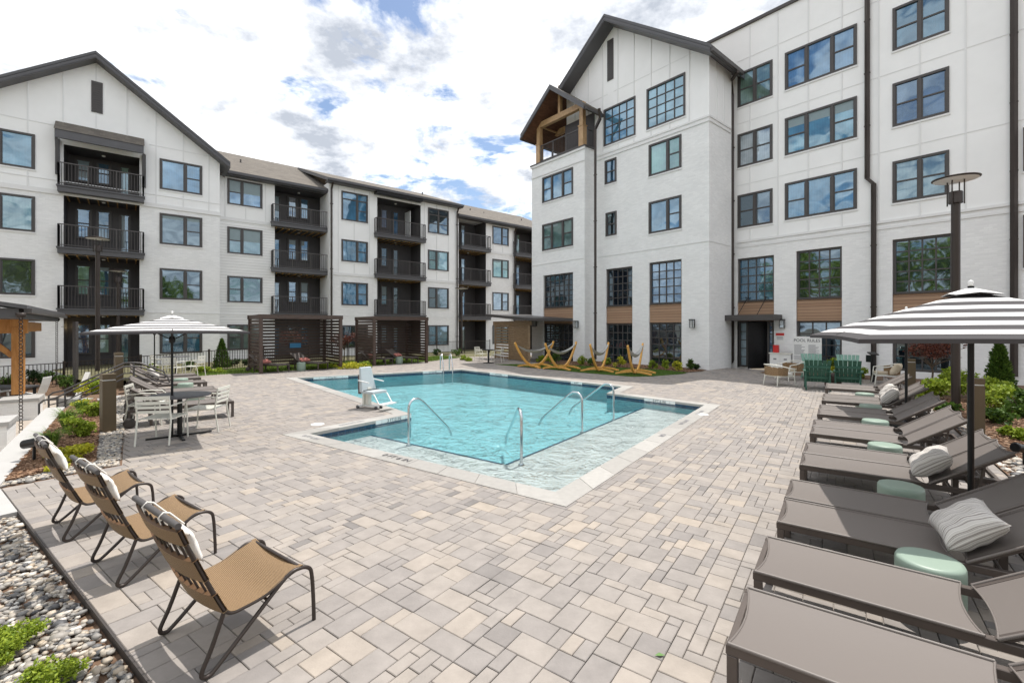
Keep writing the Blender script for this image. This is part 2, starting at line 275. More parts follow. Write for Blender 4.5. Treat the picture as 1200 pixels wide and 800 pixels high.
# ------------------------------------------------------------------ mesh builder
class MB:
    def __init__(s): s.v = []; s.f = []; s.uv = []; s.rn = []; s.sm = []
    def face(s, pts, uvs=None, rnd=.5, smooth=False):
        b = len(s.v); s.v += [tuple(p) for p in pts]; s.f.append(tuple(range(b, b+len(pts))))
        s.uv += [tuple(u) for u in (uvs or [(p[0], p[1]) for p in pts])]; s.rn.append(rnd); s.sm.append(smooth)
    def mesh(s, vs, fs, uvs=None, rnd=.5, smooth=False):
        b = len(s.v); s.v += [tuple(p) for p in vs]
        s.uv += [tuple(u) for u in (uvs or [(p[0], p[1]) for p in vs])]
        for f in fs: s.f.append(tuple(i+b for i in f)); s.rn.append(rnd); s.sm.append(smooth)
    def hexa(s, c, uvs=None, rnd=.5):            # eight corners: bottom ring then top ring, counter-clockwise
        s.mesh(c, [(3,2,1,0),(4,5,6,7),(0,1,5,4),(1,2,6,5),(2,3,7,6),(3,0,4,7)], uvs, rnd)
    def box(s, x0, x1, y0, y1, z0, z1, M=None, rnd=.5):
        c = [Vector(p) for p in ((x0,y0,z0),(x1,y0,z0),(x1,y1,z0),(x0,y1,z0),(x0,y0,z1),(x1,y0,z1),(x1,y1,z1),(x0,y1,z1))]
        uv = [(p.x+p.y, p.z) for p in c]
        if M is not None: c = [M @ p for p in c]
        s.hexa(c, uv, rnd)
    def bar(s, a, b, w, h, up=(0,0,1), rnd=.5):   # rectangular bar between two points
        a, b = Vector(a), Vector(b); d = (b-a).normalized(); up = Vector(up)
        if abs(d.dot(up)) > .98: up = Vector((1,0,0)) if abs(d.x) < .9 else Vector((0,1,0))
        sd_ = d.cross(up).normalized()*w/2; u = sd_.cross(d).normalized()*h/2
        ln = (b-a).length
        c = [a-sd_-u, a+sd_-u, b+sd_-u, b-sd_-u, a-sd_+u, a+sd_+u, b+sd_+u, b-sd_+u]
        s.hexa(c, [(0,0),(w,0),(w,ln),(0,ln),(0,h),(w,h),(w,ln),(0,ln)], rnd)
    def tube(s, pts, r, n=8, caps=True, smooth=True):
        pts = [Vector(p) for p in pts]; rr = r if isinstance(r, (list, tuple)) else [r]*len(pts)
        vs = []; fs = []; prev = None
        for i, p in enumerate(pts):
            d = (pts[min(i+1, len(pts)-1)]-pts[max(i-1, 0)]).normalized()
            if prev is None: prev = Vector((0,0,1)) if abs(d.z) < .9 else Vector((1,0,0))
            x = (prev - d*prev.dot(d)).normalized(); prev = x; y = d.cross(x)
            for k in range(n): a = 2*math.pi*k/n; vs.append(p+(x*math.cos(a)+y*math.sin(a))*rr[i])
        for i in range(len(pts)-1):
            for k in range(n): fs.append((i*n+k, i*n+(k+1)%n, (i+1)*n+(k+1)%n, (i+1)*n+k))
        s.mesh(vs, fs, smooth=smooth)
        if caps:
            s.mesh(vs[:n], [tuple(reversed(range(n)))]); s.mesh(vs[-n:], [tuple(range(n))])
    def lathe(s, prof, n=24, c=(0,0,0), M=None, smooth=True):
        vs = []; fs = []; c = Vector(c)
        for (r, z) in prof:
            for k in range(n): a = 2*math.pi*k/n; vs.append(c+Vector((r*math.cos(a), r*math.sin(a), z)))
        if M is not None: vs = [M @ v for v in vs]
        m = len(prof)
        for i in range(m-1):
            for k in range(n): fs.append((i*n+k, i*n+(k+1)%n, (i+1)*n+(k+1)%n, (i+1)*n+k))
        s.mesh(vs, fs, smooth=smooth)
        s.mesh(vs[:n], [tuple(reversed(range(n)))]); s.mesh(vs[-n:], [tuple(range(n))])
    def prism(s, poly, z0, z1):
        n = len(poly); lo = [Vector((p[0], p[1], z0)) for p in poly]; hi = [Vector((p[0], p[1], z1)) for p in poly]
        tri = tessellate_polygon([hi])
        def fix(t):
            a, b, c_ = (hi[i] for i in t); return t if (b-a).cross(c_-a).z > 0 else (t[0], t[2], t[1])
        for t in tri: t = fix(t); s.mesh([hi[i] for i in t], [(0,1,2)]); s.mesh([lo[i] for i in t], [(2,1,0)])
        for i in range(n):
            j = (i+1) % n; l = (poly[i][0]-poly[j][0], poly[i][1]-poly[j][1]); l = math.hypot(*l)
            s.mesh([lo[i], lo[j], hi[j], hi[i]], [(0,1,2,3)], [(0,z0),(l,z0),(l,z1),(0,z1)])
    def build(s, name, material, parent=None, bevel=0, world=False, seg=2, color=None):
        me = bpy.data.meshes.new(name); off = Vector(parent.location) if (world and parent is not None) else None
        if world and parent is not None and parent.parent is not None: off = Vector(parent.parent.location)
        vs = np.array(s.v, dtype=np.float32).reshape(-1, 3)
        if off is not None: vs = vs - np.array(off, dtype=np.float32)
        me.from_pydata(vs.tolist(), [], s.f)
        uvl = me.uv_layers.new(name='uv'); li = np.empty(len(me.loops), dtype=np.int32); me.loops.foreach_get('vertex_index', li)
        uvl.data.foreach_set('uv', np.array(s.uv, dtype=np.float32)[li].ravel())
        if any(x != .5 for x in s.rn):
            a = me.attributes.new('rnd', 'FLOAT', 'FACE'); a.data.foreach_set('value', np.array(s.rn, dtype=np.float32))
        me.polygons.foreach_set('use_smooth', np.array(s.sm, dtype=bool))
        if isinstance(material, str): material = MAT[material]
        me.materials.append(material); me.update()
        o = bpy.data.objects.new(name, me); C.objects.link(o)
        if parent is not None: o.parent = parent
        if bevel:
            bm = bmesh.new(); bm.from_mesh(me); bmesh.ops.remove_doubles(bm, verts=bm.verts, dist=1e-5)
            bmesh.ops.recalc_face_normals(bm, faces=bm.faces)
            ed = [e for e in bm.edges if len(e.link_faces) == 2 and e.calc_face_angle(0) > .6]
            bmesh.ops.bevel(bm, geom=ed, offset=bevel, segments=seg, affect='EDGES', profile=.6, clamp_overlap=True)
            bm.to_mesh(me); bm.free(); me.polygons.foreach_set('use_smooth', [False]*len(me.polygons))
        if color: o.color = (*color, 1)
        return o
def thing(name, label, cat, loc=(0,0,0), rot=0, group=None):
    o = bpy.data.objects.new(name, None); C.objects.link(o); o.empty_display_size = .1
    o.location = loc; o.rotation_euler = (0, 0, rot); o['label'] = label; o['category'] = cat
    if group: o['group'] = group
    return o
def tag(o, label, cat, group=None):
    o['label'] = label; o['category'] = cat
    if group: o['group'] = group
    return o
def struct(o, kind='structure'): o['kind'] = kind; return o
def kids(o): return [x for x in KIDX.get(o.name, [])]
def dup(root, loc, rot, label, scale=None):
    def rec(o, par):
        c = o.copy(); C.objects.link(c)
        if par is not None: c.parent = par
        for ch in list(o.children): rec(ch, c)
        return c
    r = rec(root, None); r.location = loc; r.rotation_euler = (0, 0, rot); r['label'] = label
    if scale: r.scale = scale
    return r
def textmesh(s, size, material, name, parent=None, M=None, extrude=.002, align='CENTER'):
    cu = bpy.data.curves.new('t', 'FONT'); cu.body = s; cu.size = size; cu.align_x = align; cu.align_y = 'CENTER'; cu.extrude = extrude
    o = bpy.data.objects.new('t', cu); C.objects.link(o); dg = bpy.context.evaluated_depsgraph_get(); dg.update()
    me = bpy.data.meshes.new_from_object(o.evaluated_get(dg)); bpy.data.objects.remove(o)
    me.materials.clear(); me.materials.append(MAT[material])
    if M is not None: me.transform(M)
    q = bpy.data.objects.new(name, me); C.objects.link(q)
    if parent is not None: q.parent = parent
    return q
# ------------------------------------------------------------------ helpers for scattered meshes
def ico(sub):
    bm = bmesh.new(); bmesh.ops.create_icosphere(bm, subdivisions=sub, radius=1)
    v = np.array([x.co for x in bm.verts]); f = np.array([[q.index for q in p.verts] for p in bm.faces]); bm.free(); return v, f
def scatter_obj(name, bv, bf, pos, rot, scl, rnd, material, smooth=True, parent=None):
    """many copies of one small mesh in one object; rot: Nx3x3"""
    n = len(pos); V = (np.einsum('nij,nkj->nki', rot, bv[None]*scl[:, None, :]) + pos[:, None, :]).reshape(-1, 3)
    k = len(bv); Fc = (bf[None] + (np.arange(n)*k)[:, None, None]).reshape(-1, bf.shape[1])
    me = bpy.data.meshes.new(name); m = bf.shape[1]
    me.vertices.add(len(V)); me.vertices.foreach_set('co', V.astype(np.float32).ravel())
    me.loops.add(Fc.size); me.loops.foreach_set('vertex_index', Fc.astype(np.int32).ravel())
    me.polygons.add(len(Fc)); me.polygons.foreach_set('loop_start', np.arange(0, Fc.size, m, dtype=np.int32))
    a = me.attributes.new('rnd', 'FLOAT', 'FACE'); a.data.foreach_set('value', np.repeat(rnd, len(bf)).astype(np.float32))
    me.update(calc_edges=True); me.polygons.foreach_set('use_smooth', np.full(len(Fc), smooth)); me.materials.append(MAT[material])
    o = bpy.data.objects.new(name, me); C.objects.link(o)
    if parent is not None: o.parent = parent
    return o
def rotz(a):
    c, s = np.cos(a), np.sin(a); z = np.zeros_like(a); o = z+1
    return np.stack([np.stack([c, -s, z], -1), np.stack([s, c, z], -1), np.stack([z, z, o], -1)], -2)
def rotx(a):
    c, s = np.cos(a), np.sin(a); z = np.zeros_like(a); o = z+1
    return np.stack([np.stack([o, z, z], -1), np.stack([z, c, -s], -1), np.stack([z, s, c], -1)], -2)
def inpoly(pts, poly):
    x, y = pts[:, 0], pts[:, 1]; ins = np.zeros(len(pts), bool); n = len(poly)
    for i in range(n):
        x1, y1 = poly[i][0], poly[i][1]; x2, y2 = poly[(i+1) % n][0], poly[(i+1) % n][1]
        c = ((y1 > y) != (y2 > y)) & (x < (x2-x1)*(y-y1)/((y2-y1) if y2 != y1 else 1e-9)+x1); ins ^= c
    return ins
def rand_in(poly, n):
    a = np.array([[p[0], p[1]] for p in poly]); lo, hi = a.min(0), a.max(0); out_ = np.zeros((0, 2))
    while len(out_) < n:
        q = rng.uniform(lo, hi, (n*2, 2)); out_ = np.vstack([out_, q[inpoly(q, poly)]])
    return out_[:n]
def pebbles(name, poly, n, size, z, parent=None):
    bv, bf = ico(2 if size > .025 else 1); q = rand_in(poly, n)
    s = size*np.exp(rng.normal(0, .28, n)); sc = np.stack([s*rng.uniform(.9, 1.5, n), s*rng.uniform(.75, 1.1, n), s*rng.uniform(.4, .62, n)], 1)
    pos = np.column_stack([q, z+rng.uniform(0, size*1.1, n)])
    rot = rotz(rng.uniform(0, 6.28, n)) @ rotx(rng.normal(0, .3, n))
    return scatter_obj(name, bv, bf, pos, rot, sc, rng.random(n), 'pebble_mat')
leafv = np.array([[0,0,0],[.5,-.32,.10],[1,0,.0],[.5,.32,.10]], float); leaff = np.array([[0,1,2,3]])
def leaves(name, centre, rad, n, size, material, parent=None, shell=.55, upright=0., clumps=0, flat=1.):
    """n leaf-sized faces spread through an uneven crown"""
    centre = np.array(centre, float); rad = np.array(rad, float)
    d = rng.normal(size=(n, 3)); d /= np.linalg.norm(d, axis=1)[:, None]
    r = rng.uniform(shell, 1, n)**(1/2.)
    if clumps:
        cc = rng.normal(size=(clumps, 3)); cc /= np.linalg.norm(cc, axis=1)[:, None]; cc *= rng.uniform(.35, .85, clumps)[:, None]
        k = rng.integers(0, clumps, n); p = cc[k] + d*r[:, None]*rng.uniform(.25, .48, clumps)[k][:, None]
    else: p = d*r[:, None]
    p[:, 2] = np.where(p[:, 2] < -.95, -.95, p[:, 2])
    pos = centre + p*rad
    yaw = rng.uniform(0, 6.28, n); pit = rng.normal(0, .7, n)-upright
    cy_, sy_ = np.cos(pit), np.sin(pit); z = np.zeros(n); o = z+1
    ry = np.stack([np.stack([cy_, z, sy_], -1), np.stack([z, o, z], -1), np.stack([-sy_, z, cy_], -1)], -2)
    rot = rotz(yaw) @ ry @ rotx(rng.normal(0, .8, n))
    s = size*rng.uniform(.6, 1.3, n); sc = np.stack([s, s, s*flat], 1)
    return scatter_obj(name, leafv, leaff, pos, rot, sc, rng.random(n), material, smooth=False, parent=parent)

# ------------------------------------------------------------------ the pool outline
S1, S2, S3 = E(4.6, 7.85), E(4.67, 2.72), E(12.0, 2.72)
R1, R2, C1, B1, A1 = P(711, 460.6), P(729, 453), P(540, 433), P(348, 443), P(482, 485)
POOL = [S1, S2, S3, R1, R2, C1, B1, A1]
def area(p): return sum(p[i].x*p[(i+1) % len(p)].y-p[(i+1) % len(p)].x*p[i].y for i in range(len(p)))/2
def offset(poly, d):
    s = 1 if area(poly) > 0 else -1; out_ = []; n = len(poly)
    for i in range(n):
        a, b, c = poly[i-1], poly[i], poly[(i+1) % n]
        u = Vector((b.x-a.x, b.y-a.y)).normalized(); w = Vector((c.x-b.x, c.y-b.y)).normalized()
        n1_, n2_ = Vector((u.y, -u.x))*s, Vector((w.y, -w.x))*s; m = (n1_+n2_); m = m/max(.25, m.length_squared)*2
        out_.append(Vector((b.x+m.x*d, b.y+m.y*d, 0)))
    return out_
COPE = offset(POOL, .32); MID = offset(POOL, .14)
# ------------------------------------------------------------------ deck outline
GY = lambda px: 383+.0664*(px-156)
DECK = [E(.88, -1.8), E(.88, 8.28), E(2.02, 8.26), P(146, 490), P(149, 455), P(150, 447), P(231, 440), P(270, 437.2), P(300, 436), P(400, 430), P(440, 428), P(500, 423.4),
        P(540, 418.4), P(575, 417.0), P(600, 418.8), P(640, 421), P(700, 427), P(860, 431), P(930, 435.5), P(1035, 441.0), E(17.5, -2.2), E(14.5, -1.8)]
def tess(poly, holes, z, mb, rnd=.5):
    rings = [[Vector((p[0], p[1], 0)) for p in r] for r in [poly]+holes]; flat = [p for r in rings for p in r]
    for t in tessellate_polygon(rings):
        a, b, c = (flat[i] for i in t)
        if (b-a).cross(c-a).z < 0: t = (t[0], t[2], t[1])
        mb.mesh([(flat[i].x, flat[i].y, z) for i in t], [(0, 1, 2)], rnd=rnd)
# soil: one sheet to the horizon, open under the pool
m = MB(); tess([Vector((-900,-900,0)), Vector((900,-900,0)), Vector((900,900,0)), Vector((-900,900,0))], [MID], -.95, m); struct(m.build('ground', 'soil'))
mat('paver_joint', (.27, .24, .215), .95, var=.2, vscale=20)
m = MB(); tess(DECK, [MID], -.014, m)
n_ = len(DECK)
for i in range(n_):
    a, b = DECK[i], DECK[(i+1) % n_]; m.face([(a.x,a.y,-.94),(b.x,b.y,-.94),(b.x,b.y,-.014),(a.x,a.y,-.014)])
struct(m.build('deck_base', 'paver_joint'))
# pavers: random ashlar of five sizes, every stone a block with its own tone
def pavers():
    cs = .09; A0, A1_, B0, B1_ = .88, 27.5, -2.4, 19.5; na, nb = int((A1_-A0)/cs), int((B1_-B0)/cs)
    gi, gj = np.meshgrid(np.arange(na+1), np.arange(nb+1), indexing='ij')
    ga, gb = A0+gi*cs, B0+gj*cs; gx = ga*e1.x+gb*e2.x; gy = ga*e1.y+gb*e2.y; g = np.stack([gx.ravel(), gy.ravel()], 1)
    ok = inpoly(g, DECK).reshape(gx.shape); bad = inpoly(g, offset(POOL, .06)).reshape(gx.shape); near = inpoly(g, offset(POOL, .5)).reshape(gx.shape)
    A = [q for q in (ok, bad)]
    def cell(M_, f): return f([M_[:-1, :-1], M_[1:, :-1], M_[:-1, 1:], M_[1:, 1:]])
    cok = cell(ok, lambda l: np.logical_and.reduce(l)); cbad = cell(bad, lambda l: np.logical_or.reduce(l))
    free = cok & ~cbad
    sizes = [((3,2),3),((2,3),3),((2,2),4),((2,1),3),((1,2),3),((1,1),.4)]
    used = np.zeros((na, nb), bool); v = []; f = []; rn = []; uv = []
    rr = random.Random(3); g_ = .0021; tone = np.random.default_rng(5)
    for i in range(na):
        for j in range(nb):
            if used[i, j] or not free[i, j]: continue
            ch = rr.choices([s for s, _ in sizes], [w for _, w in sizes], k=6)+[(2,1),(1,2),(1,1)]
            for (w, h) in ch:
                if i+w <= na and j+h <= nb and free[i:i+w, j:j+h].all() and not used[i:i+w, j:j+h].any(): break
            used[i:i+w, j:j+h] = True
            a0, a1, c0, c1 = A0+i*cs+g_, A0+(i+w)*cs-g_, B0+j*cs+g_, B0+(j+h)*cs-g_
            dz = rr.gauss(0, .0008); t1, t2 = rr.gauss(0, .0007), rr.gauss(0, .0007); b = len(v); ch_ = .004
            for (ins, z) in ((0, -.012), (0, -.004), (ch_, 0)):
                for (a, c, k1, k2) in ((a0+ins, c0+ins, -1, -1), (a1-ins, c0+ins, 1, -1), (a1-ins, c1-ins, 1, 1), (a0+ins, c1-ins, -1, 1)):
                    v.append((a*e1.x+c*e2.x, a*e1.y+c*e2.y, z+dz+k1*t1+k2*t2))
            for q in range(4):
                r_ = (q+1) % 4; f.append((b+q, b+r_, b+4+r_, b+4+q)); f.append((b+4+q, b+4+r_, b+8+r_, b+8+q))
            f.append((b+8, b+9, b+10, b+11)); t = min(1, max(0, rr.gauss(.55, .21))); rn += [t]*9
    me = bpy.data.meshes.new('pool_deck'); me.from_pydata(v, [], f)
    at = me.attributes.new('rnd', 'FLOAT', 'FACE'); at.data.foreach_set('value', np.array(rn, dtype=np.float32)); me.materials.append(MAT['paver_mat'])
    o = bpy.data.objects.new('pool_deck', me); C.objects.link(o); struct(o); print('pavers', len(f)//9)
pavers()
# coping stones, each about 0.6 m, as one band
m = MB(); n_ = len(POOL)
for i in range(n_):
    a, b, c, d = POOL[i], POOL[(i+1) % n_], COPE[(i+1) % n_], COPE[i]; L_ = (b-a).length; k = max(1, round(L_/.6))
    for q in range(k):
        t0, t1 = q/k+(.0035/L_ if q else 0), (q+1)/k-(.0035/L_ if q < k-1 else 0); ins = (a-b).cross(Vector((0,0,1)))
        p = [a.lerp(b, t0), a.lerp(b, t1), d.lerp(c, t1), d.lerp(c, t0)]
        if area([Vector((x.x, x.y, 0)) for x in p]) < 0: p = [p[0], p[3], p[2], p[1]]
        zt = .008+random.gauss(0, .0006)
        m.hexa([(x.x, x.y, -.05) for x in p]+[(x.x, x.y, zt) for x in p], rnd=random.random()*.98)
struct(m.build('pool_coping', rndmat('coping_mat', [(0, (.30, .285, .265)), (1, (.40, .385, .36))], .65, .1, 12, .2, 60)))
m = MB(); n_ = len(POOL)
for i in range(n_):     # waterline tiles, then plaster walls
    a, b = POOL[i], POOL[(i+1) % n_]; w = (b-a).length; m.face([(a.x,a.y,-.15),(b.x,b.y,-.15),(b.x,b.y,-.05),(a.x,a.y,-.05)], [(0,-.35),(w,-.35),(w,-.05),(0,-.05)])
struct(m.build('waterline_tiles', 'navy_tile'))
K1, K2, K3 = E(5.95, 7.815), E(5.95, 4.4), E(12.36, 4.4)
m = MB()
for i in range(n_):
    a, b = POOL[i], POOL[(i+1) % n_]; m.face([(a.x,a.y,-.56),(b.x,b.y,-.56),(b.x,b.y,-.15),(a.x,a.y,-.15)])
tess(POOL, [], -.56, m)
struct(m.build('pool_basin', 'pool_plaster'))
m = MB(); SH = [S1, S2, S3, K3, K2, K1]; tess(SH, [], -.28, m)
for a, b in ((K1, K2), (K2, K3)): m.face([(a.x,a.y,-.56),(b.x,b.y,-.56),(b.x,b.y,-.28),(a.x,a.y,-.28)])
struct(m.build('pool_shelf', 'shelf_plaster'))
m = MB()
for a, b in ((K1, K2), (K2, K3)):      # broken line of small dark tiles marking the edge of the shelf
    L_ = (b-a).length; d = (b-a).normalized(); q = 0
    nrm_ = Vector((d.y, -d.x, 0)); nrm_ = nrm_ if nrm_.dot(S2-K2) > 0 else -nrm_
    while q < L_-.05:
        w = .05; p0 = a+d*q; p1 = a+d*(q+w)
        m.hexa([p+Vector((0,0,z)) for z in (-.279, -.274) for p in ((p0, p0+nrm_*.05, p1+nrm_*.05, p1) if Vector(d).cross(nrm_).z < 0 else (p0, p1, p1+nrm_*.05, p0+nrm_*.05))]); q += .064
struct(m.build('shelf_edge_tiles', 'navy_tile'))
# steps inside the shelf corner
m = MB()
for k, zz_ in enumerate((-.40, -.46, -.50)):
    w = .32*(k+1)
    m.prism([K1, K2, K3, E(12.4, 4.4+w), E(5.95+w, 4.4+w), E(5.95+w, 7.80)], -.55, zz_-.0) if k == 0 else m.prism([E(5.95+w-.32, 7.80), E(5.95+w-.32, 4.4+w-.32), E(12.4, 4.4+w-.32), E(12.45, 4.4+w), E(5.95+w, 4.4+w), E(5.95+w, 7.79)], -.55, zz_)
struct(m.build('pool_steps', 'pool_plaster'))
m = MB(); tess(POOL, [], -.08, m); struct(m.build('water', 'water'))

# ------------------------------------------------------------------ beds and lawns
def sheet(name, poly, z, material, zb=None): m = MB(); tess(poly, [], z, m); return struct(m.build(name, material))
# lawn and planting ground along the left building, up to its foot
sheet('lawn', [P(149, 455, -.03), P(150, 447), P(231, 440), P(270, 437.2), P(300, 436), P(400, 430), P(440, 428), P(500, 423.4), P(540, 418.4), P(575, 417.0),
               Q(600, 40), Q(560, 42), Q(300, 30), Q(100, 24), Q(60, 21), Q(95, 17)], -.03, 'lawn_mat')
turf = [P(580, 427), P(620, 430.4), P(680, 436.5), P(740, 441.4), P(764, 441), P(800, 438.2), P(806, 436.5), P(770, 433), P(700, 429.6), P(640, 426.4)]
sheet('turf', turf, .006, 'turf_mat')
sheet('mulch_bed', [P(628, 424.6), P(640, 426.4), P(700, 429.6), P(770, 433), P(806, 436.5), P(823, 435.2), P(828, 433.6), Q(800, 22), Q(690, 26), Q(628, 28.2)], .02, 'mulch_base')
RB = [E(-2, -1.8), E(14.5, -1.8), E(17.5, -2.2), P(1035, 441.0), Q(1040, 18.2), Q(1400, 12.4), E(9, -14), E(-2, -9)]
sheet('planting_ground', RB, .012, 'mulch_base')
sheet('entry_bed', [P(890, 436.5), P(905, 439.5), P(930, 440), P(1035, 446), P(1035, 441.0), P(985, 436.6), P(905, 433)], .012, 'mulch_base')
LB = [P(4, 564), P(111, 542), P(116, 510), P(119, 480), P(112, 467), P(75, 482), P(56, 503), P(30, 535)]
sheet('left_bed', [P(0, 571), P(143, 545.5), P(146, 490), P(149, 462), P(105, 462), P(75, 478), P(50, 500), P(0, 560)], -.012, 'mulch_base')
m = MB(); m.prism(LB, -.4, .012); struct(m.build('left_mulch', 'mulch_base'))
def chips(name, poly, n, z):
    q = rand_in(poly, n); cube = np.array([[-1,-1,-1],[1,-1,-1],[1,1,-1],[-1,1,-1],[-1,-1,1],[1,-1,1],[1,1,1],[-1,1,1]], float); cf = np.array([(3,2,1,0),(4,5,6,7),(0,1,5,4),(1,2,6,5),(2,3,7,6),(3,0,4,7)])
    s = rng.uniform(.5, 1.4, n); sc = np.stack([.022*s, .008*s, .004*s], 1)
    return struct(scatter_obj(name, cube, cf, np.column_stack([q, z+rng.uniform(0, .02, n)]), rotz(rng.uniform(0, 6.28, n)) @ rotx(rng.normal(0, .4, n)), sc, rng.random(n), 'mulch_mat', smooth=False), 'stuff')
chips('bark_mulch', LB, 9000, .014)
chips('bark_mulch', [E(4, -1.85), E(14.5, -1.85), E(17, -2.3), E(17, -5), E(9, -7.5), E(4, -4)], 22000, .014)
chips('bark_mulch', [P(640, 426.4), P(700, 429.6), P(770, 433), P(806, 436.5), P(823, 435.2), Q(800, 22), Q(690, 26)], 6000, .022)
# river pebbles
GR = [E(-3.2, .8), E(.86, .8), E(.86, 7.02), E(-3.2, 7.02)]
sheet('gravel_base', [E(-6, -2), E(.87, -2), E(.87, 7.05), E(-6, 7.05)], -.05, 'mulch_base')
struct(pebbles('river_pebbles', [E(-2.4, 2.2), E(.84, 2.2), E(.84, 7.0), E(-2.4, 7.0)], 15000, .022, -.045), 'stuff')
struct(pebbles('river_pebbles', [E(.86, 8.31), E(2.0, 8.30), P(146, 490), P(149, 462), P(128, 470), P(122, 478), P(117, 500), P(113, 541), P(4, 566), E(.5, 8.35)], 6500, .021, -.006), 'stuff')
struct(pebbles('river_pebbles', [E(6, -1.83), E(14, -1.83), E(14, -2.1), E(6, -2.15)], 1100, .03, .004), 'stuff')
m = MB(); m.prism([E(-6, 7.06), E(.87, 7.06), E(.87, 8.27), E(-6, 8.27)], -.5, .0); struct(m.build('concrete_path', 'pale_concrete'))
m = MB(); m.bar(E(.87, .8, -.03), E(.87, 7.05, -.03), .012, .075); struct(m.build('steel_edging', 'rubber'))
# ground cover grass between pergolas and fence
q = rand_in([P(165, 446), P(231, 440.5), P(270, 437.8), P(300, 436.5), P(400, 430.5), P(500, 424), P(540, 419), Q(520, 31), Q(300, 22.5), Q(180, 17.5)], 26000); n = len(q)
bl = np.array([[-.12,0,0],[.12,0,0],[0,.1,1]]); 
struct(scatter_obj('grass', bl, np.array([[0,1,2]]), np.column_stack([q, np.full(n, -.03)]), rotz(rng.uniform(0, 6.28, n)) @ rotx(rng.normal(0, .4, n)), np.stack([rng.uniform(.06, .12, n)]*2+[rng.uniform(.04, .12, n)], 1), rng.random(n), 'grass_blade', smooth=False), 'stuff')
q = rand_in(turf, 30000); n = len(q)
struct(scatter_obj('grass', bl, np.array([[0,1,2]]), np.column_stack([q, np.full(n, .006)]), rotz(rng.uniform(0, 6.28, n)) @ rotx(rng.normal(0, .5, n)), np.stack([rng.uniform(.05, .08, n)]*2+[rng.uniform(.02, .035, n)], 1), rng.random(n)*.5, 'grass_blade', smooth=False), 'stuff')
# lower terrace on the left
sheet('lower_terrace', [Vector((-9.3, 8.6, 0)), Q(105, 15.5), Q(165, 17.5), Q(60, 21), Q(-300, 17), Vector((-40, 3, 0)), Vector((-12, 3, 0))], -.7, 'terrace_mat' if 'terrace_mat' in MAT else uvbrick('terrace_mat', (.46, .40, .34), .6, .6, .006, .3, dark=.7, offs=0))
m = MB(); m.prism([P(-60, 590), P(54, 479), P(76, 478), P(57, 501.5), P(31, 534), P(4, 566), P(-60, 640)], -.7, .03); struct(m.build('bed_kerb', 'pale_concrete'))
# ------------------------------------------------------------------ facades
class Wall:
    """a vertical facade: u runs to the right as seen from the court, z is height, o is distance out of the face"""
    def __init__(s, px, D, d, back=0.0):
        s.d = Vector(d); s.n = Vector((s.d.y, -s.d.x, 0)); s.p = Q(px, D) - s.n*back
    def at(s, u, z, o=0.0): return s.p + s.d*u + s.n*o + Vector((0, 0, z))
    def hit(s, px, py=None, o=0.0):
        r = Vector(((px-600)/FPX, 1, 0)); q = s.p + s.n*o
        t = (q.x*s.d.y-q.y*s.d.x)/(r.x*s.d.y-r.y*s.d.x); u = (r*t-q).dot(s.d)
        return u if py is None else (u, CAMH-(py-HZ)*t/FPX)
    def z(s, px, py, o=0.0): return s.hit(px, py, o)[1]
    def box(s, m, u0, u1, z0, z1, o0, o1, rnd=.5):
        c = [s.at(u, z, o) for z in (z0, z1) for (u, o) in ((u0, o1), (u1, o1), (u1, o0), (u0, o0))]
        uv = [(u + (0 if o == o1 else .37), z) for z in (z0, z1) for (u, o) in ((u0, o1), (u1, o1), (u1, o0), (u0, o0))]
        m.hexa(c, uv, rnd)
    def quad(s, m, pts, rnd=.5): m.mesh([s.at(*p) for p in pts], [tuple(range(len(pts)))], [(p[0]+(p[2] if len(p) > 2 else 0), p[1]) for p in pts], rnd)
    def panel(s, m, u0, u1, z0, z1, holes, o=0.0):
        """a rectangle of wall with openings; holes = (u0,u1,z0,z1,depth)"""
        us = sorted({u0, u1, *[min(u1, max(u0, h[k])) for h in holes for k in (0, 1)]}); zs = sorted({z0, z1, *[min(z1, max(z0, h[k])) for h in holes for k in (2, 3)]})
        for i in range(len(us)-1):
            for j in range(len(zs)-1):
                uc, zc = (us[i]+us[i+1])/2, (zs[j]+zs[j+1])/2
                if any(h[0] < uc < h[1] and h[2] < zc < h[3] for h in holes): continue
                s.quad(m, [(us[i], zs[j], o), (us[i+1], zs[j], o), (us[i+1], zs[j+1], o), (us[i], zs[j+1], o)])
        for h in holes:
            a, b, c, d, dp = h; c = max(c, z0); d = min(d, z1); a = max(a, u0); b = min(b, u1)
            if c >= d or a >= b: continue
            s.quad(m, [(a, c, o), (a, d, o), (a, d, o-dp), (a, c, o-dp)]); s.quad(m, [(b, d, o), (b, c, o), (b, c, o-dp), (b, d, o-dp)])
            s.quad(m, [(b, d, o), (a, d, o), (a, d, o-dp), (b, d, o-dp)][::-1]); s.quad(m, [(a, c, o), (b, c, o), (b, c, o-dp), (a, c, o-dp)][::-1])
GL = {'sky': (.07, .17, .27), 'blue': (.035, .09, .16), 'dark': (.014, .022, .026), 'green': (.11, .19, .16), 'shade': (.05, .08, .075), 'pale': (.30, .36, .37), 'inner': (.008, .014, .02)}  # pane base tones; sky, blue and green have reflections painted into the colour
wr = random.Random(11)
